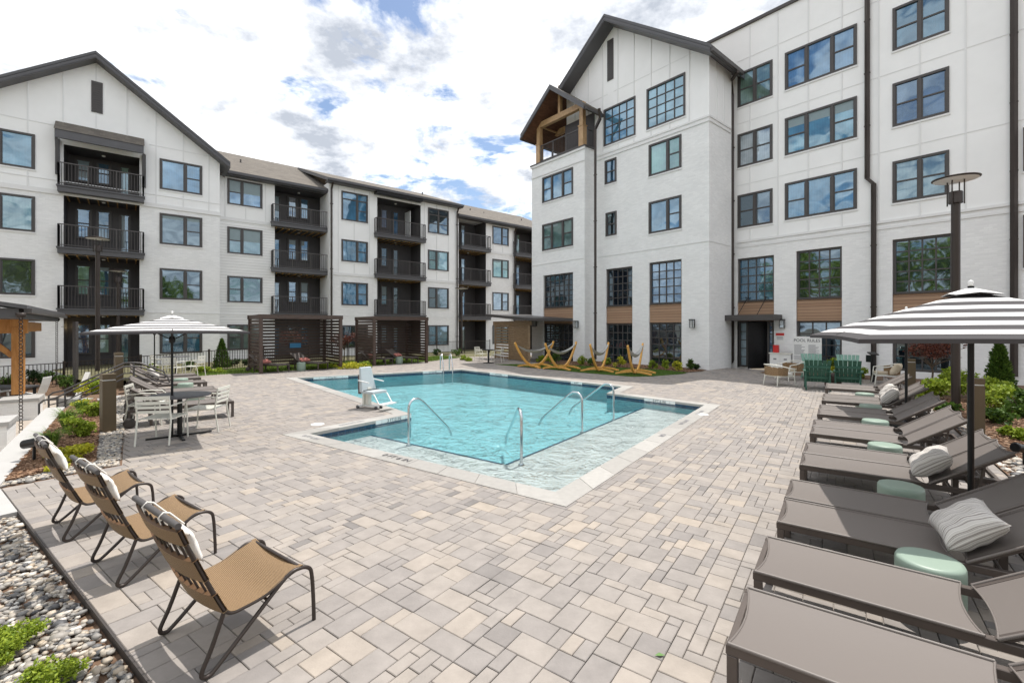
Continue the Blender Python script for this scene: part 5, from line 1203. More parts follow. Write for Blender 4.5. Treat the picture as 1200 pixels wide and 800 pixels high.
# local x -> +e1 ; local y -> e2 ; rear foot at e1=1.05
wc.location = E(1.04, 3.16); wc.rotation_euler = (0, 0, LE)
dup(wc, E(1.04, 4.68), LE+R(.8), 'middle one of the three woven wicker lounge chairs'); dup(wc, E(1.0, 6.0), LE-R(3), 'woven wicker lounge chair farthest from the camera, next to the yellow plants')
# ---- umbrellas
def umbrella(label, c, Rr, alpha, ztop, zedge, r, n_str=6, base=True):
    t = thing('umbrella', label, 'umbrella', c, 0, 'striped pool umbrellas'); t.rotation_euler = (0, 0, R(alpha))
    m = MB(); m.tube([(0, 0, .0), (0, 0, ztop-.04)], r, 14); m.build('pole', 'black_metal', t)
    m = MB(); nr = 12; nq = 9; vs = []; uv = []; hgt = ztop-.09-zedge
    corner = [Vector((math.cos(k*math.pi/2), math.sin(k*math.pi/2), 0))*Rr for k in range(4)]
    for side in range(4):
        a, b = corner[side], corner[(side+1) % 4]; base_ = len(vs)
        for i in range(nr+1):
            f = i/nr
            for j in range(nq+1):
                g = j/nq; p = (a.lerp(b, g))*f; edge = (1-abs(2*g-1))
                inw = 1-.035*f*math.sin(math.pi*g)
                z = ztop-.09-hgt*f + .012*f*math.sin(math.pi*g)*(1 if f < 1 else 1) - (.0)
                vs.append((p.x*inw, p.y*inw, z)); uv.append((g, (1-f)*n_str+.52 if False else f*n_str+.0))
        k = nq+1
    fs = []
    for side in range(4):
        o = side*(nr+1)*(nq+1); k = nq+1
        fs += [(o+i*k+j, o+(i+1)*k+j, o+(i+1)*k+j+1, o+i*k+j+1) for i in range(nr) for j in range(nq)]
    m.mesh(vs, fs, uv, smooth=True); lo = [(x*.999, y*.999, z-.006) for x, y, z in vs]; m.mesh(lo, [tuple(reversed(f_)) for f_ in fs], uv, smooth=True)
    can = m.build('canopy', 'striped_canvas', t)
    m = MB()   # small valance hanging from the edge
    for side in range(4):
        o = side*(nr+1)*(nq+1)+nr*(nq+1); pts = [Vector(vs[o+j]) for j in range(nq+1)]
        for j in range(nq): m.mesh([pts[j], pts[j+1], pts[j+1]+Vector((0,0,-.035)), pts[j]+Vector((0,0,-.035))], [(3,2,1,0)], [(0,.7),(0,.7),(0,.9),(0,.9)])
    m.build('valance', 'striped_canvas', can)
    m = MB(); zt_ = ztop-.05     # vent cap
    vs2 = [(0, 0, zt_)]+[tuple(c_*.15*(1 if k % 2 == 0 else .72)+Vector((0,0,zt_-.075+ (.02 if k % 2 else 0)))) for k, c_ in enumerate([Vector((math.cos(q*math.pi/4), math.sin(q*math.pi/4), 0))*Rr for q in range(8)])]
    m.mesh(vs2, [(0, 1+k, 1+(k+1) % 8) for k in range(8)], [(0, .2)]*9); m.mesh([(x, y, z-.012) for x, y, z in vs2], [(0, 1+(k+1) % 8, 1+k) for k in range(8)], [(0,.7)]*9); m.build('vent_cap', 'striped_canvas', can)
    m = MB(); m.lathe([(.008, -.03), (.02, -.022), (.014, -.008), (.022, .01), (.014, .026), (.003, .033)], 12, (0, 0, ztop-.015)); m.build('finial', 'white_paint', t)
    for k in range(8):
        a_ = k*math.pi/4; rr_ = Rr*(1 if k % 2 == 0 else .69); m = MB()
        m.tube([(.02*math.cos(a_), .02*math.sin(a_), ztop-.12), (rr_*.5*math.cos(a_), rr_*.5*math.sin(a_), ztop-.12-hgt*.5+.005), (rr_*.97*math.cos(a_), rr_*.97*math.sin(a_), zedge-.01+(.03 if k % 2 else 0))], .009, 6); m.build('rib', 'black_metal', t)
    m = MB(); m.lathe([(r+.02, ztop-.55), (r+.03, ztop-.52), (r+.03, ztop-.46), (r+.015, ztop-.43)], 12)
    for k in range(8):
        a_ = k*math.pi/4; q = Rr*.42*(1 if k % 2 == 0 else .69); m.tube([(0, 0, ztop-.5), (q*math.cos(a_), q*math.sin(a_), ztop-.12-hgt*.42)], .007, 6)
    m.build('runner', 'black_metal', t)
    if base: m = MB(); m.lathe([(.27, 0), (.28, .012), (.27, .03), (.06, .045), (.04, .05), (.035, .3), (r+.002, .31)], 28); m.build('base', 'black_metal', t)
    return t
umbrella('large grey and white striped umbrella in front on the right', Vector((4.28, 4.25, 0)), 1.56, 200.5, 2.37, 1.85, .024)
umbrella('second striped umbrella behind the large one on the right', Vector((7.7, 8.9, 0)), 1.5, 200.5, 2.33, 1.86, .024)
umbrella('grey and white striped umbrella over the white dining set on the left', Vector((-6.02, 8.07, 0)), 1.52, 172, 2.215, 1.865, .02, base=False)
umbrella('farther striped umbrella behind the left one, only its pole showing', Q(181, 17.3), 1.5, 172, 2.2, 1.92, .02)
# ---- dining set on the left
def dining_chair(label, grp):
    t = thing('dining_chair', label, 'chair', (0,0,0), 0, grp); w, d, sh, bh = .25, .25, .43, .80   # x forward
    for y in (-w, w):
        m = MB(); m.tube([(-d-.06, y, 0), (-d+.0, y, sh), (-d-.05, y*.97, bh)], .014, 8); m.build('leg', 'cream_paint', t)
        m = MB(); m.tube([(d+.03, y, 0), (d-.0, y, sh), (d-.02, y, .60), (d-.07, y, .64), (0, y, .65), (-d-.02, y, .64)], .013, 8); m.build('leg', 'cream_paint', t)
    m = MB(); 
    for k in range(9): x = -d+.02+k*(2*d-.04)/8; m.box(x-.022, x+.022, -w+.01, w-.01, sh-.006-.012*math.sin(math.pi*k/8), sh+.006-.012*math.sin(math.pi*k/8))
    m.box(-d, d, -w-.0, -w+.02, sh-.022, sh+.0); m.box(-d, d, w-.02, w, sh-.022, sh+.0); m.build('seat', 'cream_paint', t)
    m = MB()
    for k in range(4): z = .55+k*.075; x = -d-.012-.042*(z-sh)/(bh-sh)*1.1; m.box(x-.006, x+.006, -w+.01, w-.01, z-.022, z+.022)
    x = -d-.052; m.box(x-.01, x+.01, -w-.005, w+.005, bh-.03, bh+.012); m.build('backrest', 'cream_paint', t)
    return t
dc = dining_chair('cream slatted dining chair with its back to the camera, under the left umbrella', 'cream metal dining chairs')
tc_ = P(200, 513)
def face(o, loc, yaw): o.location = loc; o.rotation_euler = (0, 0, yaw)
dA = P(191, 517); face(dc, dA+Vector((-.0, -.0, 0)), R(100))
dup(dc, P(180, 497)+Vector((-.12, 0, 0)), R(25), 'cream dining chair left of the table, half behind the one with its back to us')
dup(dc, P(242, 503), R(190), 'cream dining chair on the right of the umbrella table, facing left')
t = thing('dining_table', 'round grey topped table on a cross foot, pierced by the left umbrella pole', 'table', tc_ + Vector((.05, .15, 0)))
m = MB(); m.lathe([(.001, .715), (.47, .715), (.48, .722), (.48, .733), (.47, .74), (.001, .74)], 40); m.build('tabletop', 'grey_fascia', t)
m = MB(); m.tube([(0, 0, .02), (0, 0, .714)], .04, 14); m.build('pedestal', 'black_metal', t)
m = MB()
for a_ in (R(AE+78), R(AE-12)): m.bar(Vector((math.cos(a_), math.sin(a_), 0))*.48+Vector((0,0,.014)), Vector((math.cos(a_), math.sin(a_), 0))*-.48+Vector((0,0,.014)), .05, .022)
m.box(-.08, .08, -.08, .08, .026, .04); m.build('foot', 'black_metal', t)
for i, (x, y, yw, l) in enumerate(((189, 440, 20, 'cream chair left of the far table behind the left loungers'), (204, 443.5, 95, 'cream chair in front of the far table behind the left loungers'), (227, 441.5, 185, 'cream chair on the right of the far table behind the left loungers'))): dup(dc, P(x, y), R(yw), l)
t2 = dup(t, P(206, 438.5), 0, 'round grey table behind the left loungers, between three cream chairs'); 
tcup = MB(); tcup.lathe([(.001, .0), (.03, 0), (.045, .1), (.04, .1), (.028, .006), (.001, .006)], 16)
# ------------------------------------------------------------------ fence, pergolas, pavilions
def fence(name, label, pts, h, group=None, zo=None):
    """pts: list of ground points joined by straight runs; posts and picket panels"""
    t = thing(name, label, 'fence', pts[0], 0, group); k = 0
    for a, b in zip(pts[:-1], pts[1:]):
        L_ = (b-a).length; n = max(1, round(L_/2.4))
        for i in range(n):
            p, q = a.lerp(b, i/n), a.lerp(b, (i+1)/n); m = MB(); d = (q-p); l = d.length; d = d/l
            for z_ in (h-.03, .12): m.bar(p+Vector((0,0,z_)), q+Vector((0,0,z_)), .03, .03)
            c = max(2, round(l/.11))
            for j in range(1, c): r = p.lerp(q, j/c); m.bar(r+Vector((0,0,.05)), r+Vector((0,0,h-.03)), .016, .016)
            m.build('picket_panel', 'bronze_metal', t, world=True)
            m = MB(); m.bar(p, p+Vector((0,0,h+.05)), .06, .06, up=(0,1,0)); m.build('post', 'bronze_metal', t, world=True)
    p = pts[-1]; m = MB(); m.bar(p, p+Vector((0,0,h+.05)), .06, .06, up=(0,1,0)); m.build('post', 'bronze_metal', t, world=True)
    return t
fence('fence', 'black metal picket fence in front of the left apartment building', [Q(-60, 16.2, -.55), Q(75, 18.5, -.5), Q(165, 19.5, -.3), Q(245, 20.6, -.12), Q(512, 32.2, -.1), Q(574, 35.6, -.1)], 1.02)
def pergola(label, FL, BL, FR, BR, h, extra=None):
    t = thing('pergola', label, 'pergola', FL, 0, 'dark slatted pergolas'); pw = .13
    for p in (FL, BL, FR, BR): m = MB(); ang = math.atan2(b1.y, b1.x); M = Matrix.Translation(p) @ Matrix.Rotation(ang, 4, 'Z'); m.box(-pw/2, pw/2, -pw/2, pw/2, 0, h, M); m.build('post', 'brown_slat', t, world=True)
    m = MB(); up = Vector((0, 0, h+.09))
    for a, b in ((FL, FR), (BL, BR)): d = (b-a).normalized()*.1; m.bar(a-d+up, b+d+up, .1, .178)
    for a, b in ((FL, BL), (FR, BR)): d = (b-a).normalized()*.055; m.bar(a+d+up, b-d+up, .1, .17)
    m.build('beam', 'brown_slat', t, world=True)
    m = MB(); n = 16
    for i in range(n+1): f = .02+.96*i/n; m.bar(FL.lerp(FR, f)+Vector((0,0,h+.13)), BL.lerp(BR, f)+Vector((0,0,h+.13)), .16, .03)
    m.build('roof_slats', 'brown_slat', t, world=True)
    def slats(a, b, z0, z1, step=.145, sw=.10):
        m = MB(); z = z0; d = (b-a).normalized()*.066
        while z < z1: m.bar(a+d+Vector((0,0,z)), b-d+Vector((0,0,z)), .03, sw); z += step
        m.build('slat_screen', 'brown_slat', t, world=True)
    slats(FL, BL, .18, h-.02); slats(BL, BR, .18, h-.02); slats(BR, FR, .18, h-.02)
    m = MB(); c = (FL+FR+BL+BR)/4+Vector((0,0,h+.09)); m.lathe([(.06, -.03), (.06, .02)], 12, c); m.build('ceiling_lamp', 'white_paint', t, world=True)
    return t
p1 = [P(305.7, 437.7), P(290.7, 433), P(396, 431.7), P(374, 428.7)]
# make the plans square to the building
def squared(FLp, w, d, ): return [FLp, FLp+b2*d, FLp+b1*w, FLp+b1*w+b2*d]
w1 = (p1[2]-p1[0]).length
FL1 = p1[0]; A1_, B1_, C1_, D1_ = squared(FL1, w1, 2.3); pergola('dark slatted pergola on the left, over two grey loungers with coral cushions', A1_, B1_, C1_, D1_, 2.3)
FL2 = P(438.5, 428.5); w2 = (P(505.6, 426)-FL2).length; A2_, B2_, C2_, D2_ = squared(FL2, min(w2, 3.5), 2.3); pergola('dark slatted pergola right of the pool lift, the farther of the two', A2_, B2_, C2_, D2_, 2.3)
# a low lounger pair under each pergola
def plain(label): return label
pk = 0
for (F0, w_, lbls) in ((A1_, w1, ('grey lounger with coral cushion at the left under the nearer pergola', 'grey lounger with coral cushion at the right under the nearer pergola')),
                  (A2_, min(w2, 3.5), ('grey lounger with coral cushion at the left under the farther pergola', 'grey lounger with coral cushion at the right under the farther pergola'))):
    for i, f in enumerate((.22, .72)):
        loc = F0+b1*w_*f-b2*.02+b1*.15; rot = math.atan2(b2.y, b2.x)+R(90+28); d = dup(lg, loc, rot, lbls[i]); d['group'] = 'loungers under the pergolas'
        Mz = Matrix.Rotation(rot, 3, 'Z'); pillow('cushion', loc+Mz @ Vector((0, -1.13, .44)), Mz @ Matrix.Rotation(R(-30), 3, 'X'), .27, .12, .07, 'pink_cushion', 'coral cushion on the '+('left' if i == 0 else 'right')+' lounger under the '+('nearer' if F0 is A1_ else 'farther')+' pergola', 'cushion', 'coral cushions under the pergolas')
    stool(F0+b1*w_*.5+b2*.25, 'sage green drum stool under the '+('nearer' if F0 is A1_ else 'farther')+' pergola')
m = MB(); q = A1_.lerp(D1_, .62)+b2*.5; m.box(-.25, .25, -.012, .012, 0, .22, Matrix.Translation(D1_.lerp(B1_, .42)-b2*.1+Vector((0,0,.95))) @ Matrix.Rotation(math.atan2(b1.y, b1.x), 4, 'Z')); tag(m.build('towel', 'towel_blue', None), 'blue towel hung on the back screen of the nearer pergola', 'towel')
# timber pavilion beside the tower
t = thing('pavilion', 'small timber pavilion with a dark sloping roof beside the white tower', 'pavilion', P(597, 422)); 
f0 = P(597, 421.5); lft = P(580.5, 419.5); rgt = P(620, 424.5)
for p in (f0, lft, rgt): m = MB(); m.bar(p, p+Vector((0,0,2.05)), .12, .12, up=(0,1,0)); m.build('post', 'grey_timber', t, world=True)
m = MB(); z = .05
while z < 2.0: m.bar(f0+Vector((0,0,z+.06)), rgt+Vector((0,0,z+.06)), .03, .131); z += .135
m.build('board_screen', 'grey_timber', t, world=True)
m = MB(); z = .05
while z < 2.0: m.bar(lft+Vector((0,0,z+.06)), f0+Vector((0,0,z+.06)), .03, .10); z += .17
m.build('slat_screen', 'grey_timber', t, world=True)
m = MB()
for a, b in ((f0, rgt), (lft, f0)): d = (b-a).normalized()*.2; m.bar(a-d+Vector((0,0,2.17)), b+d+Vector((0,0,2.17)), .12, .24)
m.build('beam', 'grey_timber', t, world=True)
u = (rgt-f0).normalized(); v = Vector((-u.y, u.x, 0)); v = v if v.dot(b2) > -2 else -v; m = MB()
pL, pR = lft-u*.75-v*.35, rgt+u*.6-v*.5
c = [pL+Vector((0,0,2.62)), pR+Vector((0,0,2.28)), pR+v*3.2+Vector((0,0,2.28)), pL+v*3.2+Vector((0,0,2.62))]; m.hexa(c+[p+Vector((0,0,.16)) for p in c]); m.build('roof', 'charcoal_trim', t, world=True)
# swing pavilion on the lower terrace, left edge of the photo
N_, Fr = Q(22, 11.5), Q(69, 18.4); zt = -.7
t = thing('pavilion', 'orange timber pavilion with a grey roof cut off by the left edge', 'pavilion', Q(-40, 13.5, zt)); m = MB()
db_ = (Fr-N_).normalized(); dw = -b1
c = [N_, Fr, Fr+dw*6, N_+dw*6]
m.hexa([p+Vector((0,0,2.17)) for p in (c[3], c[0], c[1], c[2])]+[p+Vector((0,0,2.42)) for p in (c[3], c[0], c[1], c[2])])
c2 = [N_+b1*.16-db_*.16, Fr+b1*.16+db_*.16, Fr+dw*6, N_+dw*6-db_*.16]; mid0, mid1 = N_+dw*3-db_*.16+Vector((0,0,2.95)), Fr+dw*3+db_*.16+Vector((0,0,2.95))
m.mesh([c2[0]+Vector((0,0,2.40)), c2[1]+Vector((0,0,2.40)), mid1, mid0, c2[0]+Vector((0,0,2.50)), c2[1]+Vector((0,0,2.50)), mid1+Vector((0,0,.1)), mid0+Vector((0,0,.1))], [(3,2,1,0),(4,5,6,7),(0,1,5,4),(1,2,6,5),(3,0,4,7)])
m.build('roof', 'grey_fascia', t, world=True)
m = MB(); m.bar(N_+b1*.17-db_*.1+Vector((0,0,2.36)), Fr+b1*.17+db_*.1+Vector((0,0,2.36)), .14, .11); m.build('gutter', 'rail_metal', t, world=True)
pz = Q(21.5, 13.6, -.05); m = MB(); a_ = math.atan2(b1.y, b1.x)
m.box(-.13, .13, -.13, .13, 0, 2.0, Matrix.Translation(pz) @ Matrix.Rotation(a_, 4, 'Z')); m.build('post', 'orange_wood', t, world=True, bevel=.01)
m = MB(); m.bar(pz+dw*-.2+Vector((0,0,2.02)), pz+dw*6+Vector((0,0,2.02)), .2, .42); m.bar(pz+db_*.1+Vector((0,0,2.0)), pz+db_*4+Vector((0,0,2.0)), .18, .3); m.build('beam', 'orange_wood', t, world=True)
m = MB(); m.bar(pz+dw*.12+Vector((0,0,1.15)), pz+dw*.75+Vector((0,0,1.82)), .12, .14); m.build('brace', 'orange_wood', t, world=True)
for i, (px, D, l) in enumerate(((24.5, 11.4, 'dark rain chain hanging from the near corner of the left pavilion'), (66.5, 18.2, 'dark rain chain hanging from the far corner of the left pavilion'))):
    base = Q(px, D, zt); m = MB(); z = 2.2-zt; n = 34; st = z/n; tt = thing('rain_chain', l, 'chain', base, 0, 'rain chains')
    for k in range(n):
        zc_ = z-(k+.5)*st; r0 = .045; aa = (k % 2)*math.pi/2
        m.tube([(r0*math.cos(q)*math.cos(aa), r0*math.cos(q)*math.sin(aa), zc_+st*.62*math.sin(q)) for q in np.linspace(0, 2*math.pi, 9)], .009, 5, caps=False)
    m.build('chain_links', 'bronze_metal', tt); m = MB(); m.lathe([(.03, 0), (.09, .02), (.10, .12), (.085, .12), (.03, .03)], 12, (0, 0, z-.02)); m.build('funnel', 'bronze_metal', tt)
# planters and terrace furniture
def planterbox(label, px0, px1, ytop, ybot, dl, mt='white_brick'):
    D = FPX*(CAMH-zt)/(ybot-HZ); a = Q(px0, D, zt); b = Q(px1, D, zt); zt_ = CAMH-(ytop-HZ)*D/FPX; t = thing('planter', label, 'planter', b, 0, 'masonry planters on the lower terrace')
    u_ = (b-a).normalized(); v_ = b2; a = b - b1*4.0 if dl else b - b1*3
    h_ = zt_-zt; m = MB(); cc = [a, b, b+b2*1.0, a+b2*1.0]; m.hexa([p for p in cc]+[p+Vector((0,0,h_-.09)) for p in cc], [(0,0),(4,0),(5,0),(9,0),(0,h_),(4,h_),(5,h_),(9,h_)]); m.build('wall', mt, t, world=True)
    m = MB(); e_ = .04; cc = [a-b1*e_-b2*e_, b+b1*e_-b2*e_, b+b1*e_+b2*(1+e_), a-b1*e_+b2*(1+e_)]; m.hexa([p+Vector((0,0,h_-.088)) for p in cc]+[p+Vector((0,0,h_)) for p in cc]); m.build('cap', 'pale_concrete', t, world=True)
planterbox('pale masonry planter wall under the orange timber post', -10, 44, 466, 491, 1)
planterbox('white masonry planter at the left edge, nearer than the orange post', -30, 8, 494, 528, 0)
def moulded_chair(label, loc, yaw):
    t = thing('moulded_chair', label, 'chair', loc, yaw, 'white moulded chairs on the terrace'); m = MB()
    prof = [(.28, .42), (.05, .38), (-.2, .36), (-.28, .45), (-.36, .7), (-.42, .95)]
    for a, b in zip(prof[:-1], prof[1:]): m.hexa([(b[0], -.25, b[1]-.03), (a[0], -.25, a[1]-.03), (a[0], .25, a[1]-.03), (b[0], .25, b[1]-.03), (b[0], -.25, b[1]+.01), (a[0], -.25, a[1]+.01), (a[0], .25, a[1]+.01), (b[0], .25, b[1]+.01)])
    m.build('shell', 'white_paint', t)
    for x, y in ((.22, .2), (.22, -.2), (-.22, .2), (-.22, -.2)): m = MB(); m.bar((x*1.2, y*1.1, 0), (x, y, .36), .04, .04); m.build('leg', 'white_paint', t)
    return t
moulded_chair('white moulded chair on the lower terrace behind the orange post', Q(37, 15.4, zt), R(200)); moulded_chair('white moulded chair farther left on the lower terrace', Q(4, 16.2, zt), R(20))
t = thing('bench', 'long dark topped bench table on the terrace behind the orange post', 'table', Q(2, 15.2, zt)); m = MB(); m.box(-1.1, .9, -.35, .35, .62, .68); m.build('tabletop', 'grey_fascia', t, bevel=.006)
for x in (-1, .8):
    for y in (-.28, .28): m = MB(); m.box(x-.03, x+.03, y-.03, y+.03, 0, .619); m.build('leg', 'black_metal', t)
# sloping planting behind the terrace
m = MB(); pts = [Q(-60, 15.9, -.7), Q(60, 17.6, -.7), Q(108, 17.6, -.7), Q(112, 19.2, -.2), Q(75, 18.9, -.1), Q(-60, 16.6, -.1)]; m.mesh(pts, [(0,1,4,5), (1,2,3,4)]); struct(m.build('bank', 'mulch_base'))
# steps with handrails on the left
sA = P(108, 470); t = thing('steps', 'pale stone steps beside the brown bollard going down to the terrace', 'steps', Q(95, 11.2, -.7))
m = MB(); dirx = -b1
s0 = P(145, 471)
for k in range(5):
    a = s0+dirx*(.29*k); zz_ = -.01-.15*(k+1)+.15; c = [a+dirx*.29, a, a+b2*1.7, a+dirx*.29+b2*1.7]; m.hexa([p+Vector((0,0,-.7-p.z)) for p in c]+[Vector((p.x, p.y, zz_)) for p in c])
m.build('tread', 'pale_concrete', t, world=True)
for k_, (off, lab_) in enumerate(((-.05, 'near dark handrail of the steps beside the brown bollard'), (1.6, 'far dark handrail of the steps beside the brown bollard'))):
    t = thing('handrail', lab_, 'handrail', s0+b2*off, 0, 'handrails of the terrace steps'); m = MB(); o = s0+b2*off; up = Vector((0,0,1))
    path = [o+b1*.95+up*.45, o+b1*.9+up*.62, o+b1*.35+up*.90, o+b1*.2+up*.92, o+up*.92, o+dirx*1.25+up*.24, o+dirx*1.45+up*.2, o+dirx*1.53+up*.12, o+dirx*1.53+up*-.62]
    m.tube(path, .022, 8); m.build('rail', 'rail_metal', t, world=True)
    m = MB(); path = [o+b1*.95+up*.45, o+b1*.93+up*.42, o+b1*.3+up*.62, o+up*.62, o+dirx*1.25+up*-.06, o+dirx*1.53+up*-.12]; m.tube(path, .016, 8); m.build('lower_rail', 'rail_metal', t, world=True)
    m = MB(); m.tube([o+b1*.2, o+b1*.2+up*.92], .022, 8); m.tube([o+dirx*1.22+up*-.6, o+dirx*1.22+up*.26], .02, 8); m.build('post', 'rail_metal', t, world=True)
m = MB(); w0 = P(75, 471, 0); m.bar(Q(75, 12.5, -.35), Q(120, 12.2, -.35), .25, .72); o = m.build('retaining_wall', 'concrete', None); tag(o, 'low grey stone wall behind the steps, below the yellow plants', 'wall')
m = MB(); m.hexa([Q(86, 14.2, -.7), Q(92, 14.2, -.7), Q(106, 17.2, -.7), Q(100, 17.2, -.7), Q(86, 14.2, -.3), Q(92, 14.2, -.3), Q(106, 17.2, .25), Q(100, 17.2, .25)]); tag(m.build('ramp_wall', 'pale_concrete', None), 'sloping white concrete wall left of the lamp posts', 'wall')
m = MB(); m.hexa([Q(95, 12.55, -.69), Q(148, 12.3, -.69), Q(148, 17, -.69), Q(100, 15, -.69), Q(95, 12.55, -.03), Q(148, 12.3, -.03), Q(148, 17, -.03), Q(100, 15, -.03)]); struct(m.build('raised_bed', 'mulch_base'))
# ---- lamp posts
def lamp_post(label, base, ztop, hr=.44, tilt=0, r=.055):
    t = thing('lamp_post', label, 'street lamp', base, 0, 'disc topped lamp posts'); h = ztop-base.z
    m = MB(); m.tube([(0,0,0), (0,0,h-.62)], r, 14); m.lathe([(r+.03, 0), (r+.03, .05), (r+.005, .09)], 14); m.build('post', 'bronze_metal', t)
    m = MB(); m.lathe([(r+.05, h-.64), (r+.05, h-.38), (r+.03, h-.36), (.03, h-.36)], 12)
    for a_ in (.4, .4+math.pi/2, .4+math.pi, .4+3*math.pi/2): x, y = (r+.075)*math.cos(a_), (r+.075)*math.sin(a_); m.tube([(x, y, h-.68), (x, y, h-.08)], .014, 6)
    m.build('lamp_arm', 'bronze_metal', t)
    m = MB(); m.lathe([(hr*.35, h-.10), (hr*.6, h-.085), (hr*.97, h-.07), (hr, h-.062), (hr, h-.045), (hr*.9, h-.035), (hr*.45, h-.01), (hr*.4, h+.02), (.001, h+.03)], 36); hd = m.build('lamp_shade', 'bronze_metal', t)
    m = MB(); m.lathe([(hr*.36, h-.105), (hr*.95, h-.078), (.96*hr, h-.074)], 36) if False else m.lathe([(.001, h-.13), (hr*.22, h-.125), (hr*.3, h-.102)], 20); m.build('lens', 'white_paint', hd)
    m = MB(); m.lathe([(hr*.42, h-.104), (hr*.93, h-.081)], 36); m.build('reflector', 'white_trim', hd)
lamp_post('tall brown lamp post with flat disc head behind the right loungers', Q(1120, 10.9, 0), CAMH+176*10.9/FPX, .44, r=.085)
lamp_post('brown disc headed lamp post, left one of the pair at the left building', Q(114.5, 20.5, -.4), CAMH+105*20.5/FPX, .44, r=.085)
lamp_post('shorter looking disc headed lamp post just right of the other at the left building', Q(138.5, 27.5-4.5, -.3), CAMH+67*23/FPX, .36, r=.08)
lamp_post('distant disc headed lamp post before the far balconies of the left building', Q(541, 33.5, 0), CAMH+46*33.5/FPX, .5, r=.07)
# string light pole
t = thing('light_pole', 'dark square pole holding string lights, left of the lamp posts', 'pole', Q(88.5, 17.4, -.6)); m = MB(); m.bar(Vector((0,0,0)), Vector((0,0,2.75)), .12, .12, up=(0,1,0)); m.build('pole', 'rail_metal', t)
m = MB(); m.tube([(0,0,2.62), (-.35,-.2,2.55), (-.62,.3,2.58)], .006, 5); m.build('cable', 'black_metal', t)
# ---- bollards
def bollard(label, base, top, w=.2):
    t = thing('bollard', label, 'bollard', base, LE, 'square brown bollard lights'); m = MB(); h = top-base.z; m.box(-w/2, w/2, -w/2, w/2, 0, h-.12); m.box(-w/2, w/2, -w/2, w/2, h-.1, h); m.build('body', 'bollard_bronze', t, bevel=.004)
    m = MB(); m.box(-w/2+.012, w/2-.012, -w/2+.012, w/2-.012, h-.119, h-.101); m.build('lens', 'white_paint', t)
mat('bollard_bronze', (.12, .088, .05), .5, metal=.2, var=.05, vscale=5)
z_ = lambda y, D: CAMH-(y-HZ)*D/FPX
bollard('square bronze bollard light in front of the steps on the left', P(126.5, 506), z_(438, 8.46)); bollard('second square bronze bollard, behind the steps on the left', Q(139, 14.5, 0), z_(413, 14.5), .2)
bollard('square bronze bollard light among the shrubs behind the right umbrella pole', Q(1143.5, 8.0, 0), z_(443, 8.0)); bollard('tan bollard light beside the red leafed shrub on the right', Q(1068, 14.8, 0), z_(420, 14.8), .2)
# ---- spotlights
def spot(label, base, yaw, s=1.0):
    t = thing('spotlight', label, 'spotlight', base, yaw, 'black ground spotlights'); m = MB(); m.tube([(0,0,0), (0,0,.2*s)], .016*s, 8); m.build('stake', 'black_metal', t)
    m = MB(); M = Matrix.Translation((0,0,.24*s)) @ Matrix.Rotation(R(80), 4, 'Y'); m.lathe([(.03*s, -.13*s), (.055*s, -.12*s), (.06*s, .10*s), (.068*s, .11*s), (.068*s, .13*s), (.05*s, .13*s)], 18, M=M); m.build('lamp_head', 'black_metal', t)
spot('black spotlight on the bark at the right edge, behind the loungers', Q(1200, 6.4, 0), R(180)); spot('dark spotlight behind the farthest woven chair', Q(40, 6.6, 0), R(5), 1.15); 
# ---- hammocks
def hammock(label, c, ang, L_=2.55, h=1.25):
    t = thing('hammock_stand', label, 'hammock', c, ang, 'arched wooden hammock stands on the turf'); m = MB()
    for sgn in (-1, 1):
        pts = []
        for i in range(11):
            s_ = i/10; x = sgn*(.15+(L_/2-.15)*(s_**1.15)); z = .09+h*(s_**2.1); pts.append(Vector((x, 0, z)))
        m2 = MB(); 
        for k_ in range(10):
            a, b = pts[k_], pts[k_+1]; m2.bar(a-(b-a)*.06, b+(b-a)*.06, .07, .13-.006*k_, up=(0, 0, 1) if abs((b-a).normalized().z) < .9 else (1, 0, 0))
        m2.build('arch', 'honey_wood', t)
        # arched cross foot
        m3 = MB(); x = sgn*.42; n = 10; W_ = .72
        for i in range(n):
            y0, y1 = -W_+2*W_*i/n, -W_+2*W_*(i+1)/n; f = lambda y: .035+.10*(1-(y/W_)**2); m3.bar((x, y0-.01, f(y0)), (x, y1+.01, f(y1)), .11, .07)
        m3.build('foot', 'honey_wood', t)
    m.bar((-.3, 0, .11), (.3, 0, .11), .085, .12); m.build('base_beam', 'honey_wood', t)
    cl = MB(); n = 20; vs = []; top = .09+h*.93; X = L_/2*.93
    for i in range(n+1):
        s_ = i/n*2-1; z = top-.42*(1-s_*s_); w_ = .03+.07*(1-s_*s_)**1.2
        for j in range(5): q = j/4*2-1; vs.append((s_*X, q*w_, z+.10*(abs(q)**2)*(1-s_*s_)))
    fs = [(i*5+j, i*5+j+1, (i+1)*5+j+1, (i+1)*5+j) for i in range(n) for j in range(4)]
    cl.mesh(vs, fs, smooth=True); cl.mesh([(x, y, z-.025) for x, y, z in vs], [tuple(reversed(f)) for f in fs], smooth=True)
    cl.build('hammock_cloth', 'hammock_rope', t)
hl = ['wooden hammock stand at the left end of the turf, by the timber pavilion', 'wooden hammock stand second from the left, crossing the first', 'wooden hammock stand in front of the dark downpipe, third from the left', 'narrow looking wooden hammock stand at the right end of the turf']
def hm(pxl, pxr, yl, yr, lab_):
    a, b = pxl, pxr; c = (a+b)/2; d = b-a; hammock(lab_, c, math.atan2(d.y, d.x), L_=min(2.9, d.length), h=1.2)
def Hc(px, y): return P(px, y)
